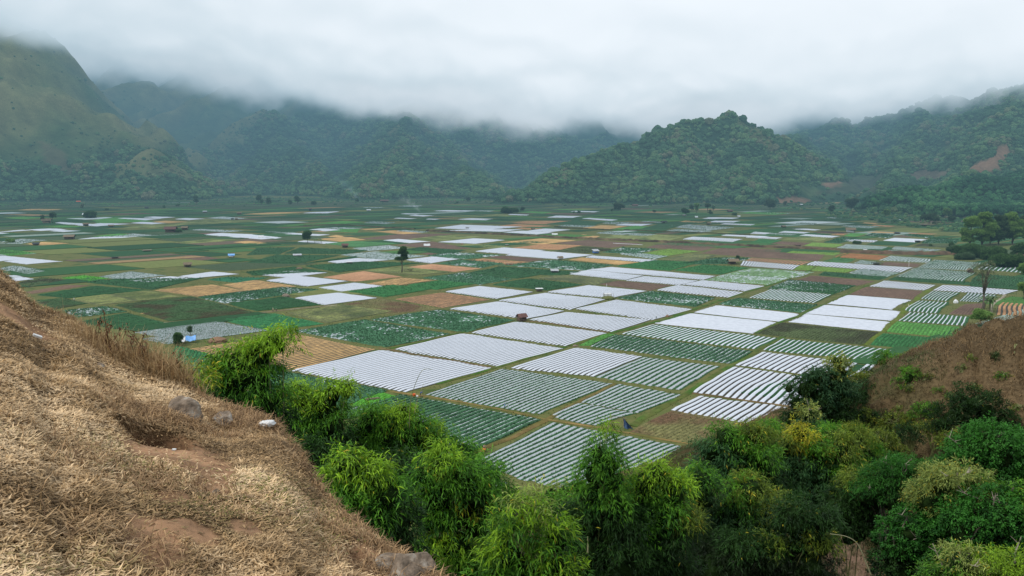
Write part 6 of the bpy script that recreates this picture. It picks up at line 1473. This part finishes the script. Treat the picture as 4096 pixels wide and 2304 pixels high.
# ------------------------------------------------------------------ people
def person(label, f, x, y, hm=1.62, pose='stand', shirt=(.1, .25, .5), trous=(.03, .035, .05), hat=(.6, .55, .4), rot=0, zoff=.12):
    k, p = mpx(f, x, y); t = thing('person', label, 'person', (p[0], p[1], zoff), rot, None)
    s_ = hm / 1.7
    b = 0 if pose != 'bend' else 1
    J = {'pel': (0, 0, .92), 'chest': (0, .02 - .28 * b, 1.28 - .10 * b), 'neck': (0, .02 - .40 * b, 1.45 - .22 * b), 'head': (0, -.02 - .48 * b, 1.60 - .25 * b),
         'shL': (-.18, 0 - .36 * b, 1.40 - .18 * b), 'shR': (.18, 0 - .36 * b, 1.40 - .18 * b), 'elL': (-.26, -.06 - .40 * b, 1.13 - .2 * b), 'elR': (.27, -.04 - .40 * b, 1.13 - .2 * b), 'haL': (-.24, -.22 - .42 * b, .92 - .25 * b), 'haR': (.28, -.20 - .42 * b, .93 - .3 * b),
         'hiL': (-.10, 0, .88), 'hiR': (.10, 0, .88), 'knL': (-.13, -.10, .50), 'knR': (.12, .08, .50), 'anL': (-.13, -.14, .08), 'anR': (.13, .24, .10), 'toL': (-.13, -.28, .04), 'toR': (.13, .12, .04)}
    if pose == 'sit':
        for q in ('knL', 'knR'): J[q] = (J[q][0], -.38, .42)
        J['anL'], J['anR'], J['toL'], J['toR'] = (-.12, -.36, .06), (.12, -.36, .06), (-.12, -.5, .04), (.12, -.5, .04)
        for q in J:
            if q not in ('knL', 'knR', 'anL', 'anR', 'toL', 'toR'): J[q] = (J[q][0], J[q][1], J[q][2] - .48)
    R_ = {'pel': .13, 'chest': .15, 'neck': .055, 'head': .10, 'shL': .06, 'shR': .06, 'elL': .045, 'elR': .045, 'haL': .032, 'haR': .032, 'hiL': .085, 'hiR': .085, 'knL': .06, 'knR': .06, 'anL': .04, 'anR': .04, 'toL': .035, 'toR': .035}
    names = list(J); E = [('pel', 'chest'), ('chest', 'neck'), ('neck', 'head'), ('chest', 'shL'), ('chest', 'shR'), ('shL', 'elL'), ('elL', 'haL'), ('shR', 'elR'), ('elR', 'haR'), ('pel', 'hiL'), ('pel', 'hiR'), ('hiL', 'knL'), ('knL', 'anL'), ('anL', 'toL'), ('hiR', 'knR'), ('knR', 'anR'), ('anR', 'toR')]
    me = bpy.data.meshes.new('body'); me.from_pydata([tuple(c * s_ for c in J[q]) for q in names], [(names.index(a), names.index(b)) for a, b in E], [])
    o = link('body', me, t); md = o.modifiers.new('skin', 'SKIN'); md.use_smooth_shade = True
    lay = me.skin_vertices[0] if me.skin_vertices else None
    if lay is None:
        bm = bmesh.new(); bm.from_mesh(me); bm.verts.layers.skin.verify(); bm.to_mesh(me); bm.free(); lay = me.skin_vertices[0]
    for i, q in enumerate(names): lay.data[i].radius = (R_[q] * s_, R_[q] * s_)
    lay.data[0].use_root = True
    o.modifiers.new('sub', 'SUBSURF').levels = 1; o.modifiers['sub'].render_levels = 2
    m = bpy.data.materials.new('person_clothes'); m.use_nodes = True; N = m.node_tree.nodes; L = m.node_tree.links; tc = N.new('ShaderNodeTexCoord'); sp = N.new('ShaderNodeSeparateXYZ'); L.new(tc.outputs['Object'], sp.inputs[0])
    cr = N.new('ShaderNodeValToRGB'); e = cr.color_ramp.elements; cr.color_ramp.interpolation = 'CONSTANT'; top = J['neck'][2] * s_; wst = J['pel'][2] * s_
    e[0].position = 0; e[0].color = (*trous, 1); e[1].position = wst / 2; e[1].color = (*shirt, 1); q = e.new((top + .02) / 2); q.color = (.25, .13, .08, 1)
    mr = N.new('ShaderNodeMath'); mr.operation = 'DIVIDE'; mr.inputs[1].default_value = 2.0; L.new(sp.outputs[2], mr.inputs[0]); L.new(mr.outputs[0], cr.inputs[0]); L.new(cr.outputs[0], N['Principled BSDF'].inputs['Base Color']); me.materials.append(m)
    mh = mat('straw_hat', hat, tuple(v * .6 for v in hat), 4); h = J['head']
    mb = MB(); n = 14; apex = mb.bm.verts.new((h[0] * s_, h[1] * s_, (h[2] + .22) * s_))
    ring = [mb.bm.verts.new(((h[0] + .22 * math.cos(a)) * s_, (h[1] + .22 * math.sin(a)) * s_, (h[2] + .07) * s_)) for a in [2 * math.pi * k / n for k in range(n)]]
    for i in range(n): mb.bm.faces.new((apex, ring[i], ring[(i + 1) % n]))
    mb.build('hat', mh, t, smooth=True)
    return t
person('person in a blue shirt walking along the straw-strewn footpath', 'Z2', 563, 1003, 1.66, shirt=(.12, .24, .42), rot=1.2, hat=(.20, .22, .25))
person('smaller person in a pale shirt just behind the blue-shirted walker', 'Z2', 600, 1003, 1.30, shirt=(.6, .68, .74), rot=1.3, trous=(.1, .12, .16), hat=(.05, .05, .06))
person('person in a deep blue jacket crouching at the footpath corner beside an orange basket', 'Z1', 1757, 868, 1.7, 'bend', shirt=(.03, .08, .32), rot=1.4, hat=(.12, .14, .2))
person('person in a pink shirt bent over an orange basket at the foot of the slope', 'Z1', 2412, 1422, 1.6, 'bend', shirt=(.75, .6, .55), rot=.5, hat=(.04, .03, .03))
person('person in pale blue working at the edge of the silver ribbed beds', 'Z2', 2125, 72, 1.6, 'bend', shirt=(.35, .55, .65), rot=0)
person('person in grey standing in the white film beds below the white-framed hut', 'T2', 1743, 884, 1.6, shirt=(.4, .42, .42), rot=.4)
person('person in a cream shirt standing on the bright green balk', 'Z4', 1080, 912, 1.6, shirt=(.7, .7, .5), trous=(.5, .5, .35), rot=.4)
person('person in white beside the deep bright green crop', 'Z4', 1490, 1408, 1.6, 'bend', shirt=(.85, .85, .82), trous=(.7, .7, .68), rot=.4)
person('person in white standing at the straw-olive knoll-side plot', 'T1', 538, 917, 1.6, shirt=(.6, .6, .58), rot=.2)
person('person standing left one of two at the end of the pale dirt path', 'T1', 1978, 992, 1.6, shirt=(.5, .4, .28), rot=.2)
person('person bent over beside the one standing at the end of the pale dirt path', 'T1', 2002, 992, 1.5, 'bend', shirt=(.03, .03, .03), rot=.2)
person('person in white on the grass track by the pale green onion lines', 'T3', 860, 748, 1.5, shirt=(.8, .8, .75), trous=(.7, .7, .65), rot=.1)
for j, x in enumerate((35, 47, 62, 78)):
    person(['leftmost of four dark workers in a row on the great white film block', 'second from left of four dark workers on the great white film block', 'third from left of four dark workers on the great white film block', 'rightmost of four dark workers in a row on the great white film block'][j], 'F2', x, 352, 1.6, shirt=(.05, .05, .06), rot=j)
def basket(label, f, x, y, r_=.42):
    k, p = mpx(f, x, y); t = thing('basket', label, 'basket', (p[0], p[1], .12)); mb = MB(); n = 16
    rings = []
    for z_, q in ((0, .7), (.28, .95), (.42, 1.0), (.42, .9), (.08, .62)):
        rings.append([mb.bm.verts.new((r_ * q * math.cos(2 * math.pi * i / n), r_ * q * math.sin(2 * math.pi * i / n), z_ * 1.2)) for i in range(n)])
    for a, b in zip(rings, rings[1:]):
        for i in range(n): mb.bm.faces.new((a[i], a[(i + 1) % n], b[(i + 1) % n], b[i]))
    mb.bm.faces.new(rings[-1]); mb.build('tub', M['orange'], t, smooth=True)
    MB().tube([(r_ * 1.02 * math.cos(a), r_ * 1.02 * math.sin(a), .5) for a in np.linspace(0, 6.283, 17)], .03, 5, False).build('rim', M['orange'], t)
basket('round orange basket on the footpath corner beside the crouching blue worker', 'Z1', 1690, 862)
basket('orange basket in front of the pink-shirted worker at the foot of the slope', 'Z1', 2402, 1436, .55)
put(heap('sack', 'white sack on the footpath between the orange basket and the blue worker', 'sack', 'Z1', 1722, 866, 22, 14, 'white', 21))

# ------------------------------------------------------------------ trees on the valley floor
TC = {'n': ((.018, .06, .020), (.075, .16, .045), .0), 'l': ((.075, .17, .04), (.20, .34, .08), .0), 'h': ((.032, .075, .036), (.085, .15, .065), .0), 'w': ((.07, .10, .055), (.18, .22, .12), .0)}
TONE.update(TC)
def vtree(label, f, x, y, hpx, wpx, key='n', trunk=.45, name='tree', cat='tree', group=None, nb=9, dens=None, p=None, k=None, seed=None, shape='round'):
    if p is None: k, p = mpx(f, x, y)
    h_, w_ = hpx * k, wpx * k; rs = random.Random(int(x * 7 + y)); t = thing(name, label, cat, (p[0], p[1], p[2] if p[2] > .5 else 0), group=group)
    bl = []
    for j in range(nb):
        a = rs.uniform(0, 6.283); v = rs.random(); zz = h_ * (trunk + (1 - trunk) * (.15 + .75 * v)); q = (1 - abs(v - .45) * 1.1) if shape == 'round' else (1.1 - v)
        rr_ = w_ * .5 * q * rs.uniform(.3, .75); br = w_ * (rs.uniform(.16, .25) if nb < 16 else rs.uniform(.10, .17))
        bl.append((np.array([rr_ * math.cos(a), rr_ * math.sin(a), zz]), br, br * .75, key))
    dist = np.linalg.norm(p[:2]); L0 = max(.35, dist / 1250); 
    V, Q, C = leaf_cloud(bl, (dens or min(26, 3.2 / (L0 * L0))) , L0, L0 * .5, .2, TONE, int(x + y), True)
    link('crown', mesh_np('crown', V, Q, [M['foliage']], col=C), parent=t)
    if dist > 300 or True:
        mb = MB()
        r0 = max(.12, h_ * .022)
        mb.tube([(0, 0, -.2), (r0 * .8, 0, h_ * trunk * .5), (0, r0, h_ * trunk), (0, 0, h_ * .75)], [r0 * 1.4, r0, r0 * .8, r0 * .3], 6)
        for b in bl[:6]: mb.tube([(0, 0, h_ * trunk * .85), tuple(b[0] * np.array([.5, .5, .85])), tuple(b[0])], [r0 * .6, r0 * .4, r0 * .15], 4)
        mb.build('trunk', M['bark'], t, smooth=True)
    return t
vtree('tall lone dark tree with bare lower trunk on the dry grassy plot', 'F1', 1565, 800, 265, 172, 'n', .42, nb=16)
vtree('round dark tree with a clump of banana plants beside it', 'F1', 592, 492, 112, 116, 'n', .25, nb=12)
vtree('taller of two scraggy trees by the ruined hut', 'F0', 543, 288, 92, 70, 'h', .5, nb=6, group='scraggy trees by the ruined hut')
vtree('shorter of two scraggy trees by the ruined hut', 'F0', 443, 290, 74, 30, 'h', .4, nb=5, group='scraggy trees by the ruined hut')
vtree('tall thin pale tree with sparse grey-green crown at the frame side', 'Z4', 2036, 975, 590, 380, 'w', .42, nb=24, dens=1.3)
vtree('low spreading green mango-like tree near the winding ditch', 'Z4', 2010, 1145, 165, 230, 'l', .35, nb=10)
vtree('small round tree at the frame edge above the tan beds', 'Z4', 2570, 800, 200, 130, 'l', .3, nb=8)
vtree('bush beside the open thatched pavilion', 'F2', 2445, 700, 70, 44, 'h', .3, nb=5)
vtree('dark bushes round the white-roofed shed at left', 'F0', 935, 236, 40, 140, 'n', .05, nb=9, name='bush', cat='bush')
vtree('bush touching the maroon-roofed hut', 'F0', 1840, 388, 34, 50, 'n', .1, nb=5, name='bush', cat='bush')
vtree('dark shrub beside the blue tarp shelter', 'T1', 1285, 1235, 75, 90, 'n', .1, nb=7, name='bush', cat='bush')
vtree('small crooked leafy tree behind the blue tarp shelter', 'T1', 1378, 1165, 80, 40, 'h', .3, nb=4)
vtree('small bush on the verge left of centre', 'F0', 110, 492, 34, 70, 'l', .1, nb=5, name='bush', cat='bush')
def banana(label, f, x, y, hpx, n=5, spread=2.0):
    k, p = mpx(f, x, y); t = thing('banana_plant', label, 'banana plant', (p[0], p[1], 0)); h_ = hpx * k; rs = random.Random(int(x))
    for j in range(n):
        bx_, by_ = rs.uniform(-spread, spread), rs.uniform(-spread * .5, spread * .5); hh = h_ * rs.uniform(.5, .75)
        MB().tube([(bx_, by_, 0), (bx_, by_, hh)], [.16, .09], 6).build('stem', M['culm'], t)
        mb = MB()
        for q in range(7):
            a = rs.uniform(0, 6.283); L_ = h_ * rs.uniform(.35, .55); up = rs.uniform(.5, 1.1); ca, sa = math.cos(a), math.sin(a)
            def fn(u, v): s_ = L_ * u; wd = .28 * h_ / 4 * math.sin(3.1 * min(u + .06, 1)) * (v - .5) * 2; return (bx_ + ca * s_ * .8 - sa * wd, by_ + sa * s_ * .8 + ca * wd, hh + up * s_ * .7 - .9 * s_ * s_ / L_ * .8 - abs(wd) * .25)
            mb.sheet(fn, 6, 2)
        mb.build('leaf_fan', M['banana'], t, smooth=True)
M['banana'] = mat('banana_leaf', (.09, .17, .04), (.045, .10, .025), 1.2, .5, .4)
banana('banana plants beside the lone round dark tree', 'F1', 700, 497, 62, 6, 4)
banana('tall banana plants at the foot of the thin pale tree', 'Z4', 2100, 965, 235, 6, 2.2)
banana('low banana clump below the first ones by the ditch', 'Z4', 2110, 920, 120, 4, 1.5)
# trees and bushes along the far margin of the plain
GT = 'trees on the far margin of the plain'
far = [('F1', 88, 92, 86, 60, 'n', 'dark round-headed tree at the far margin, left part'), ('F1', 122, 96, 52, 34, 'n', 'small dark tree right of the round-headed one at the far margin'), ('F1', 192, 108, 72, 50, 'h', 'upright grey-green tree at the far margin'),
       ('F1', 418, 96, 40, 36, 'n', 'low dark round tree left of the flat-topped one'), ('F1', 490, 98, 84, 60, 'n', 'flat-topped dark tree at the far margin'), ('F1', 660, 106, 36, 56, 'h', 'broad low tree right of the flat-topped one'), ('F1', 1106, 78, 44, 34, 'n', 'small dark tree below the blue smoke plume'),
       ('F1', 2250, 70, 44, 50, 'h', 'round grey-green tree left of the round hill'), ('F1', 2135, 90, 22, 26, 'n', 'tiny dark bush left of the round hill'), ('F0', 2026, 100, 84, 50, 'n', 'large upright dark tree at the far left margin'), ('F0', 1690, 135, 24, 22, 'n', 'small dark bush on the pale strip at left'), ('F0', 1838, 125, 30, 30, 'n', 'small dark tree on the pale strip at left'),
       ('F0', 850, 148, 56, 30, 'w', 'thin bare tree below the orange-red roof'), ('F0', 1100, 158, 16, 22, 'n', 'small dark shrub left of the small dark hut'), ('F2', 1215, 165, 70, 120, 'h', 'broad round bush at the foot of the round hill'), ('F2', 1152, 182, 38, 22, 'n', 'dark slim shrub beside the broad round bush'),
       ('F2', 2025, 190, 110, 56, 'l', 'tall pale green tree of a pair'), ('F2', 1975, 170, 70, 40, 'h', 'shorter grey-green tree of the pair'), ('F2', 1905, 198, 54, 90, 'n', 'dark spreading tree over the white-sided shed'), ('F2', 2138, 185, 90, 60, 'h', 'airy grey-green tree right of the pale pair'), ('F2', 2168, 205, 54, 34, 'n', 'small dark tree right of the pale pair'),
       ('F2', 2200, 168, 66, 28, 'h', 'slim tree right of the pale pair'), ('F2', 810, 190, 34, 26, 'n', 'left one of two crooked shrubs on the far white strip'), ('F2', 760, 188, 24, 14, 'n', 'thin crooked shrub on the far white strip'), ('F2', 1590, 188, 30, 30, 'h', 'small shrub on the margin right of the broad bush'), ('F2', 232, 165, 36, 40, 'h', 'low bush cluster near the yellow plot far off'),
       ('F2', 2420, 212, 18, 40, 'n', 'low bush on the bank far right of centre'), ('F2', 100, 188, 34, 180, 'n', 'long dark hedge-like thicket far off'), ('F3', 205, 145, 90, 130, 'h', 'wide airy tree at the mouth of the side valley'), ('F3', 915, 62, 66, 46, 'h', 'upright tree in the side valley'), ('F3', 1040, 165, 120, 130, 'h', 'big grey-green tree at the mouth of the side valley'),
       ('F3', 845, 190, 74, 60, 'h', 'rounded tree left of the big grey-green one'), ('F3', 1270, 180, 56, 60, 'n', 'dark round bush below the bamboo forest'), ('F3', 360, 120, 52, 34, 'w', 'small pale tree by the brown clearing'), ('F3', 1400, 215, 50, 90, 'l', 'green mounded thicket in the scrub'), ('F3', 1850, 300, 80, 150, 'h', 'leafy thicket over the stake-fenced shed'),
       ('F3', 2080, 295, 70, 70, 'h', 'bushy tree left of the right bamboo grove'), ('F3', 2025, 235, 80, 90, 'l', 'feathery pale tree under the bamboo forest'), ('F3', 2450, 240, 90, 100, 'n', 'dark round tree above the right bamboo grove'), ('F3', 1500, 60, 40, 40, 'n', 'dark shrub at the edge of the bamboo forest'),
       ('F3', 1100, 505, 24, 60, 'n', 'low dark bush on the balk left of the dark green plot'), ('F3', 2075, 545, 48, 34, 'n', 'small round dark bush at the end of the olive plot'), ('F3', 1858, 530, 26, 20, 'n', 'tiny bush on the olive plot')]
for f, x, y, hh, ww, key, lab in far: vtree(lab, f, x, y, hh, ww, key, .2, group=GT, nb=7 if ww > 30 else 4)
# bamboo grove on the right bank
GG = 'bamboo and bushes on the right bank'
for f, x, y, hh, ww, key, lab in [('T3', 2140, 520, 190, 150, 'l', 'tall light green bamboo at the left end of the right grove'), ('T3', 2230, 515, 215, 170, 'l', 'tall light green bamboo, second from the left in the right grove'), ('T3', 2350, 505, 190, 130, 'h', 'shaded bamboo in the middle of the right grove'),
      ('T3', 2450, 505, 205, 170, 'l', 'tall bamboo at the right end of the right grove'), ('T3', 2560, 500, 200, 160, 'h', 'bamboo of the right grove cut by the frame edge'), ('T3', 2290, 505, 120, 160, 'n', 'low dark bamboo in front of the right grove')]:
    vtree(lab, f, x, y, hh, ww, key, .06, group=GG, nb=30, name='bamboo_clump', cat='bamboo')
for f, x, y, hh, ww, key, lab in [('T3', 2150, 590, 60, 190, 'n', 'dark bush on the dry bank under the right grove'), ('T3', 2030, 560, 34, 90, 'h', 'low bush at the left end of the dry bank'), ('T3', 2300, 610, 50, 200, 'n', 'wide dark bush below the tan clearing'), ('T3', 2490, 590, 70, 120, 'n', 'tall dark bush at the right end of the bank'),
      ('T3', 2400, 660, 50, 220, 'n', 'dark thicket under the dry bank'), ('T3', 2100, 610, 24, 120, 'h', 'olive bush at the foot of the dry bank'), ('T3', 2540, 720, 60, 100, 'l', 'light bush at the frame edge among striped plots')]:
    vtree(lab, f, x, y, hh, ww, key, .05, group=GG, nb=12, name='bush', cat='bush')
# scrub: uncountable low bushes on the margins
ns_ = 5200; xs = R.uniform(-1250, 1300, ns_); ys = R.uniform(1080, 1800, ns_); zs = hq(xs, ys)
u_, v_ = project(xs, ys, np.maximum(zs, 0)); lim = np.interp(u_, [0, 600, 1250, 1900, 2050, 2200, 2400, 2576], [518, 515, 512, 522, 530, 552, 585, 600])
kp = (zs < 8) & (v_ < lim + R.normal(0, 3, ns_)) & (u_ > -50) & (u_ < 2650); 
xs, ys, zs = xs[kp], ys[kp], np.maximum(zs[kp], 0); ss = R.uniform(.5, 2.6, len(xs)) ** 1.1
scatter('scrub', np.stack([xs, ys, zs + ss * .2], 1), ss, 'low scrub and small bushes along the far margin of the plain')
ns_ = 2600; xs = R.uniform(300, 900, ns_); ys = R.uniform(650, 1150, ns_); zs = hq(xs, np.maximum(ys, 725)); u_, v_ = project(xs, ys, np.maximum(zs, 0))
kp = (u_ > 2080) & (u_ < 2640) & (v_ < 545 + (u_ - 2080) * .12 ) ; xs, ys, zs = xs[kp], ys[kp], np.maximum(zs[kp], 0); ss = R.uniform(.6, 3.2, len(xs))
scatter('scrub', np.stack([xs, ys, zs + ss * .2], 1), ss, 'bushy scrub between the striped plots and the bamboo forest at right')

# ------------------------------------------------------------------ things lying on the knoll
def on(mx_, my_): return hit(mx_, my_)
def rock(label, mx_, my_, rx_, rz_, seed, lift=.2, ry_=None, name='rock'):
    p = on(mx_, my_); s_ = np.linalg.norm(p - np.array([0, 0, CAMZ])) / 2022; mb = MB()
    g = bmesh.ops.create_icosphere(mb.bm, subdivisions=5, radius=1); rs = random.Random(seed)
    pl = []
    for q in range(11):
        v = Vector((rs.gauss(0, 1), rs.gauss(0, 1), rs.gauss(.25, .8))).normalized(); pl.append((v, rs.uniform(.62, .86)))
    Pn = np.array([v.co[:] for v in g['verts']]); nn_ = fbm(Pn[:, 0] * 3 + seed, Pn[:, 1] * 3, Pn[:, 2] * 3, o=5, seed=seed); n3_ = fbm(Pn[:, 0] * 1.1 + seed, Pn[:, 1] * 1.1, Pn[:, 2] * 1.1, o=2, seed=seed)
    for v, k_, k3 in zip(g['verts'], nn_, n3_):
        c_ = v.co.copy()
        for n_, d_ in pl:
            e_ = c_.dot(n_) - d_
            if e_ > 0: c_ -= n_ * e_ * .9
        c_ *= 1.2 + .10 * float(k_) + .2 * float(k3); v.co = Vector((c_.x * rx_ * s_, c_.y * (ry_ or rx_ * .8) * s_, c_.z * rz_ * s_))
    o = mb.build(name, M['rock'], None, smooth=True, label=label, category='rock'); o.location = (p[0], p[1], p[2] + rz_ * s_ * lift); o.rotation_euler = (0, .25, seed); return o
rock('grey lichen-spotted boulder set in the knoll rim above the eroded hollow', 458, 1052, 42, 44, 3, -.05)
rock('small dark rock half buried in dry grass right of the lichen boulder', 560, 1062, 28, 16, 5, .2)
rock('big grey boulder at the bottom edge of the knoll', 1030, 1440, 66, 50, 8, .0)
rock('flat pale boulder beside the big one at the knoll bottom', 975, 1425, 44, 24, 9, .1)
rock('small flat grey stone on the bare soil', 545, 1240, 10, 5, 11, .3, name='stone')
rock('little rock in the grass above the weeds', 252, 925, 10, 7, 13, .3, name='stone')
p = on(95, 853); o = MB().box((0, 0, 0), (.085, .035, .02)).build('paper_scrap', M['white'], None, label='small cream scrap of card on the dry grass', category='litter'); o.location = (p[0], p[1], p[2] + .03); o.rotation_euler = (.3, .5, .8)
p = on(672, 1082); mb = MB()
for j in range(5): mb.blob((random.uniform(-.06, .06), random.uniform(-.03, .03), random.uniform(0, .03)), (.05, .04, .03), .6, j + 40, 3, 3)
o = mb.build('plastic_bag', M['white'], None, smooth=True, label='crumpled white plastic bag on the knoll rim', category='litter'); o.location = (p[0], p[1], p[2] + .05)
p = on(438, 1135); o = MB().box((0, 0, 0), (.03, .02, .008)).build('paper_scrap', M['white'], None, label='tiny white scrap on bare soil below the hollow', category='litter'); o.location = (p[0], p[1], p[2] + .01)
# dry weed stalks and wispy grass at the rim
M['weed'] = mat('dry_weed', (.16, .085, .05), (.07, .04, .025), 6, .9, .1)
def weed(label, mx_, my_, h_, n, seed, lean=.25, leaves=14, lm='weed'):
    p = hit(mx_, my_); t = thing('dry_weed', label, 'weed', (p[0], p[1], p[2]), group='dry weeds on the knoll rim'); rs = random.Random(seed)
    for j in range(n):
        a = rs.uniform(0, 6.283); l_ = rs.uniform(.3, 1) * lean; hh = h_ * rs.uniform(.6, 1.05); bx_, by_ = rs.uniform(-.12, .12), rs.uniform(-.12, .12)
        pts = [(bx_ + l_ * math.cos(a) * u * u * hh + rs.uniform(-.01, .01), by_ + l_ * math.sin(a) * u * u * hh, hh * u - .03) for u in np.linspace(0, 1, 7)]
        st = MB().tube(pts, [.008 * (1 - .75 * u) for u in np.linspace(0, 1, 7)], 4).build('stalk', M['weed'], t)
        P = []; 
        for q in range(leaves): k = rs.randint(2, 6); P.append(np.array(pts[k]) + np.array([rs.uniform(-.02, .02), rs.uniform(-.02, .02), rs.uniform(-.06, .05)]))
        P = np.array(P); n_ = len(P)
        V, Q, C = blades(P, R.uniform(0, 6.283, n_), R.uniform(-.9, .5, n_), R.uniform(.03, .09, n_), R.uniform(.012, .03, n_), R.uniform(0, 1.6, n_), np.tile(np.array([.17, .09, .045]), (n_, 1)) * R.uniform(.5, 1.3, (n_, 1)))
        link('dead_leaves', mesh_np('dead_leaves', V, Q, [M['dry']], col=C), parent=st)
weed('tall dark weed with curled seed heads, leftmost on the rim', 252, 875, .42, 3, 1)
weed('tall brown weed with drooping leaves left of the blue shelter', 278, 900, .60, 3, 2)
weed('dark weed stalks crossing in front of the dark green plots', 300, 905, .50, 3, 3, .4)
weed('slim weed with a single high seed head', 390, 935, .62, 2, 4, .12)
weed('leafy reddish weed among the wispy straw', 345, 925, .50, 4, 5, .5, 22)
weed('low reddish weed near the yellow-leaved shrub', 430, 950, .30, 4, 6, .5, 20)
weed('bent straw-coloured weed reaching right over the tan wisps', 470, 965, .45, 2, 7, .9, 5)
tp = []
for mx_, my_, n_, sx, hh in [(300, 895, 700, .45, .22), (360, 925, 1300, .45, .34), (420, 945, 1100, .4, .30), (460, 965, 700, .35, .28), (240, 868, 500, .3, .15), (500, 985, 500, .25, .2)]:
    p = hit(mx_, my_); tp.append(np.stack([p[0] + R.normal(0, sx * .6, n_), p[1] + R.normal(0.1, sx * .6, n_), np.full(n_, hh)], 1))
tp = np.concatenate(tp); n_ = len(tp); tz = near_h(tp[:, 0], tp[:, 1]); tt_ = R.rand(n_)[:, None]
ct = np.array([.22, .13, .06]) * (1 - tt_) + np.array([.50, .37, .20]) * tt_
V_, Q_, C_ = blades(np.stack([tp[:, 0], tp[:, 1], tz], 1), R.uniform(0, 6.283, n_), R.uniform(.7, 1.5, n_), tp[:, 2] * R.uniform(.5, 1.5, n_), R.uniform(.003, .007, n_), R.uniform(-.2, 1.2, n_), ct)
link('wispy_grass', mesh_np('wispy_grass', V_, Q_, [M['dry']], col=C_), kind='stuff', label='tall wispy straw grass standing along the knoll rim', category='grass')
# bare bamboo poles
def pole_arc(label, pts, r_=.03, m='culm'):
    t = None; P = [at(*q) for q in pts]; o = P[0]
    mb = MB(); C_ = [Vector(tuple(q - o)) for q in P]
    out = []
    for i in range(len(C_) - 1):
        for u in np.linspace(0, 1, 6)[:-1]:
            a, b, c, d = C_[max(i - 1, 0)], C_[i], C_[i + 1], C_[min(i + 2, len(C_) - 1)]
            out.append(.5 * ((2 * b) + (c - a) * u + (2 * a - 5 * b + 4 * c - d) * u * u + (3 * b - a - 3 * c + d) * u ** 3))
    out.append(C_[-1]); mb.tube(out, [r_ * (1 - .7 * i / len(out)) for i in range(len(out))], 6)
    o_ = mb.build('bamboo_pole', M[m], None, smooth=True, label=label, category='bamboo pole'); o_.location = tuple(o)
M['pale_culm'] = mat('pale_culm', (.34, .34, .20), (.2, .19, .1), 3, .5, .4)
pole_arc('pale bent bamboo pole arching over the ravine track', [(2192, 1449, 34), (2180, 1420, 34), (2158, 1370, 34), (2130, 1350, 34), (2088, 1343, 34)], .035, 'pale_culm')
pole_arc('thin bare bamboo stem arching over the corner of the white film plot', [(1030, 1080, 33), (1032, 1020, 33), (1040, 980, 33), (1062, 932, 33), (1088, 930, 33)], .02)
pole_arc('second thin bare stem leaning right of the first one', [(1042, 1040, 33), (1052, 1000, 33), (1066, 965, 33)], .015, 'pale_culm')
pole_arc('pale dry cane standing in dark bamboo at the bottom centre', [(1478, 1392, 25), (1479, 1370, 25), (1478, 1350, 25)], .03, 'pale_culm')
# ------------------------------------------------------------------ render settings
sc.view_settings.view_transform = 'Standard'; sc.view_settings.look = 'None'; sc.view_settings.exposure = 0; sc.view_settings.gamma = 1
c = sc.cycles; c.max_bounces = 6; c.diffuse_bounces = 2; c.glossy_bounces = 2; c.transmission_bounces = 2; c.volume_bounces = 0; c.transparent_max_bounces = 16
c.use_denoising = True; c.caustics_reflective = False; c.caustics_refractive = False; c.volume_max_steps = 256
c.use_adaptive_sampling = True; c.adaptive_threshold = .015
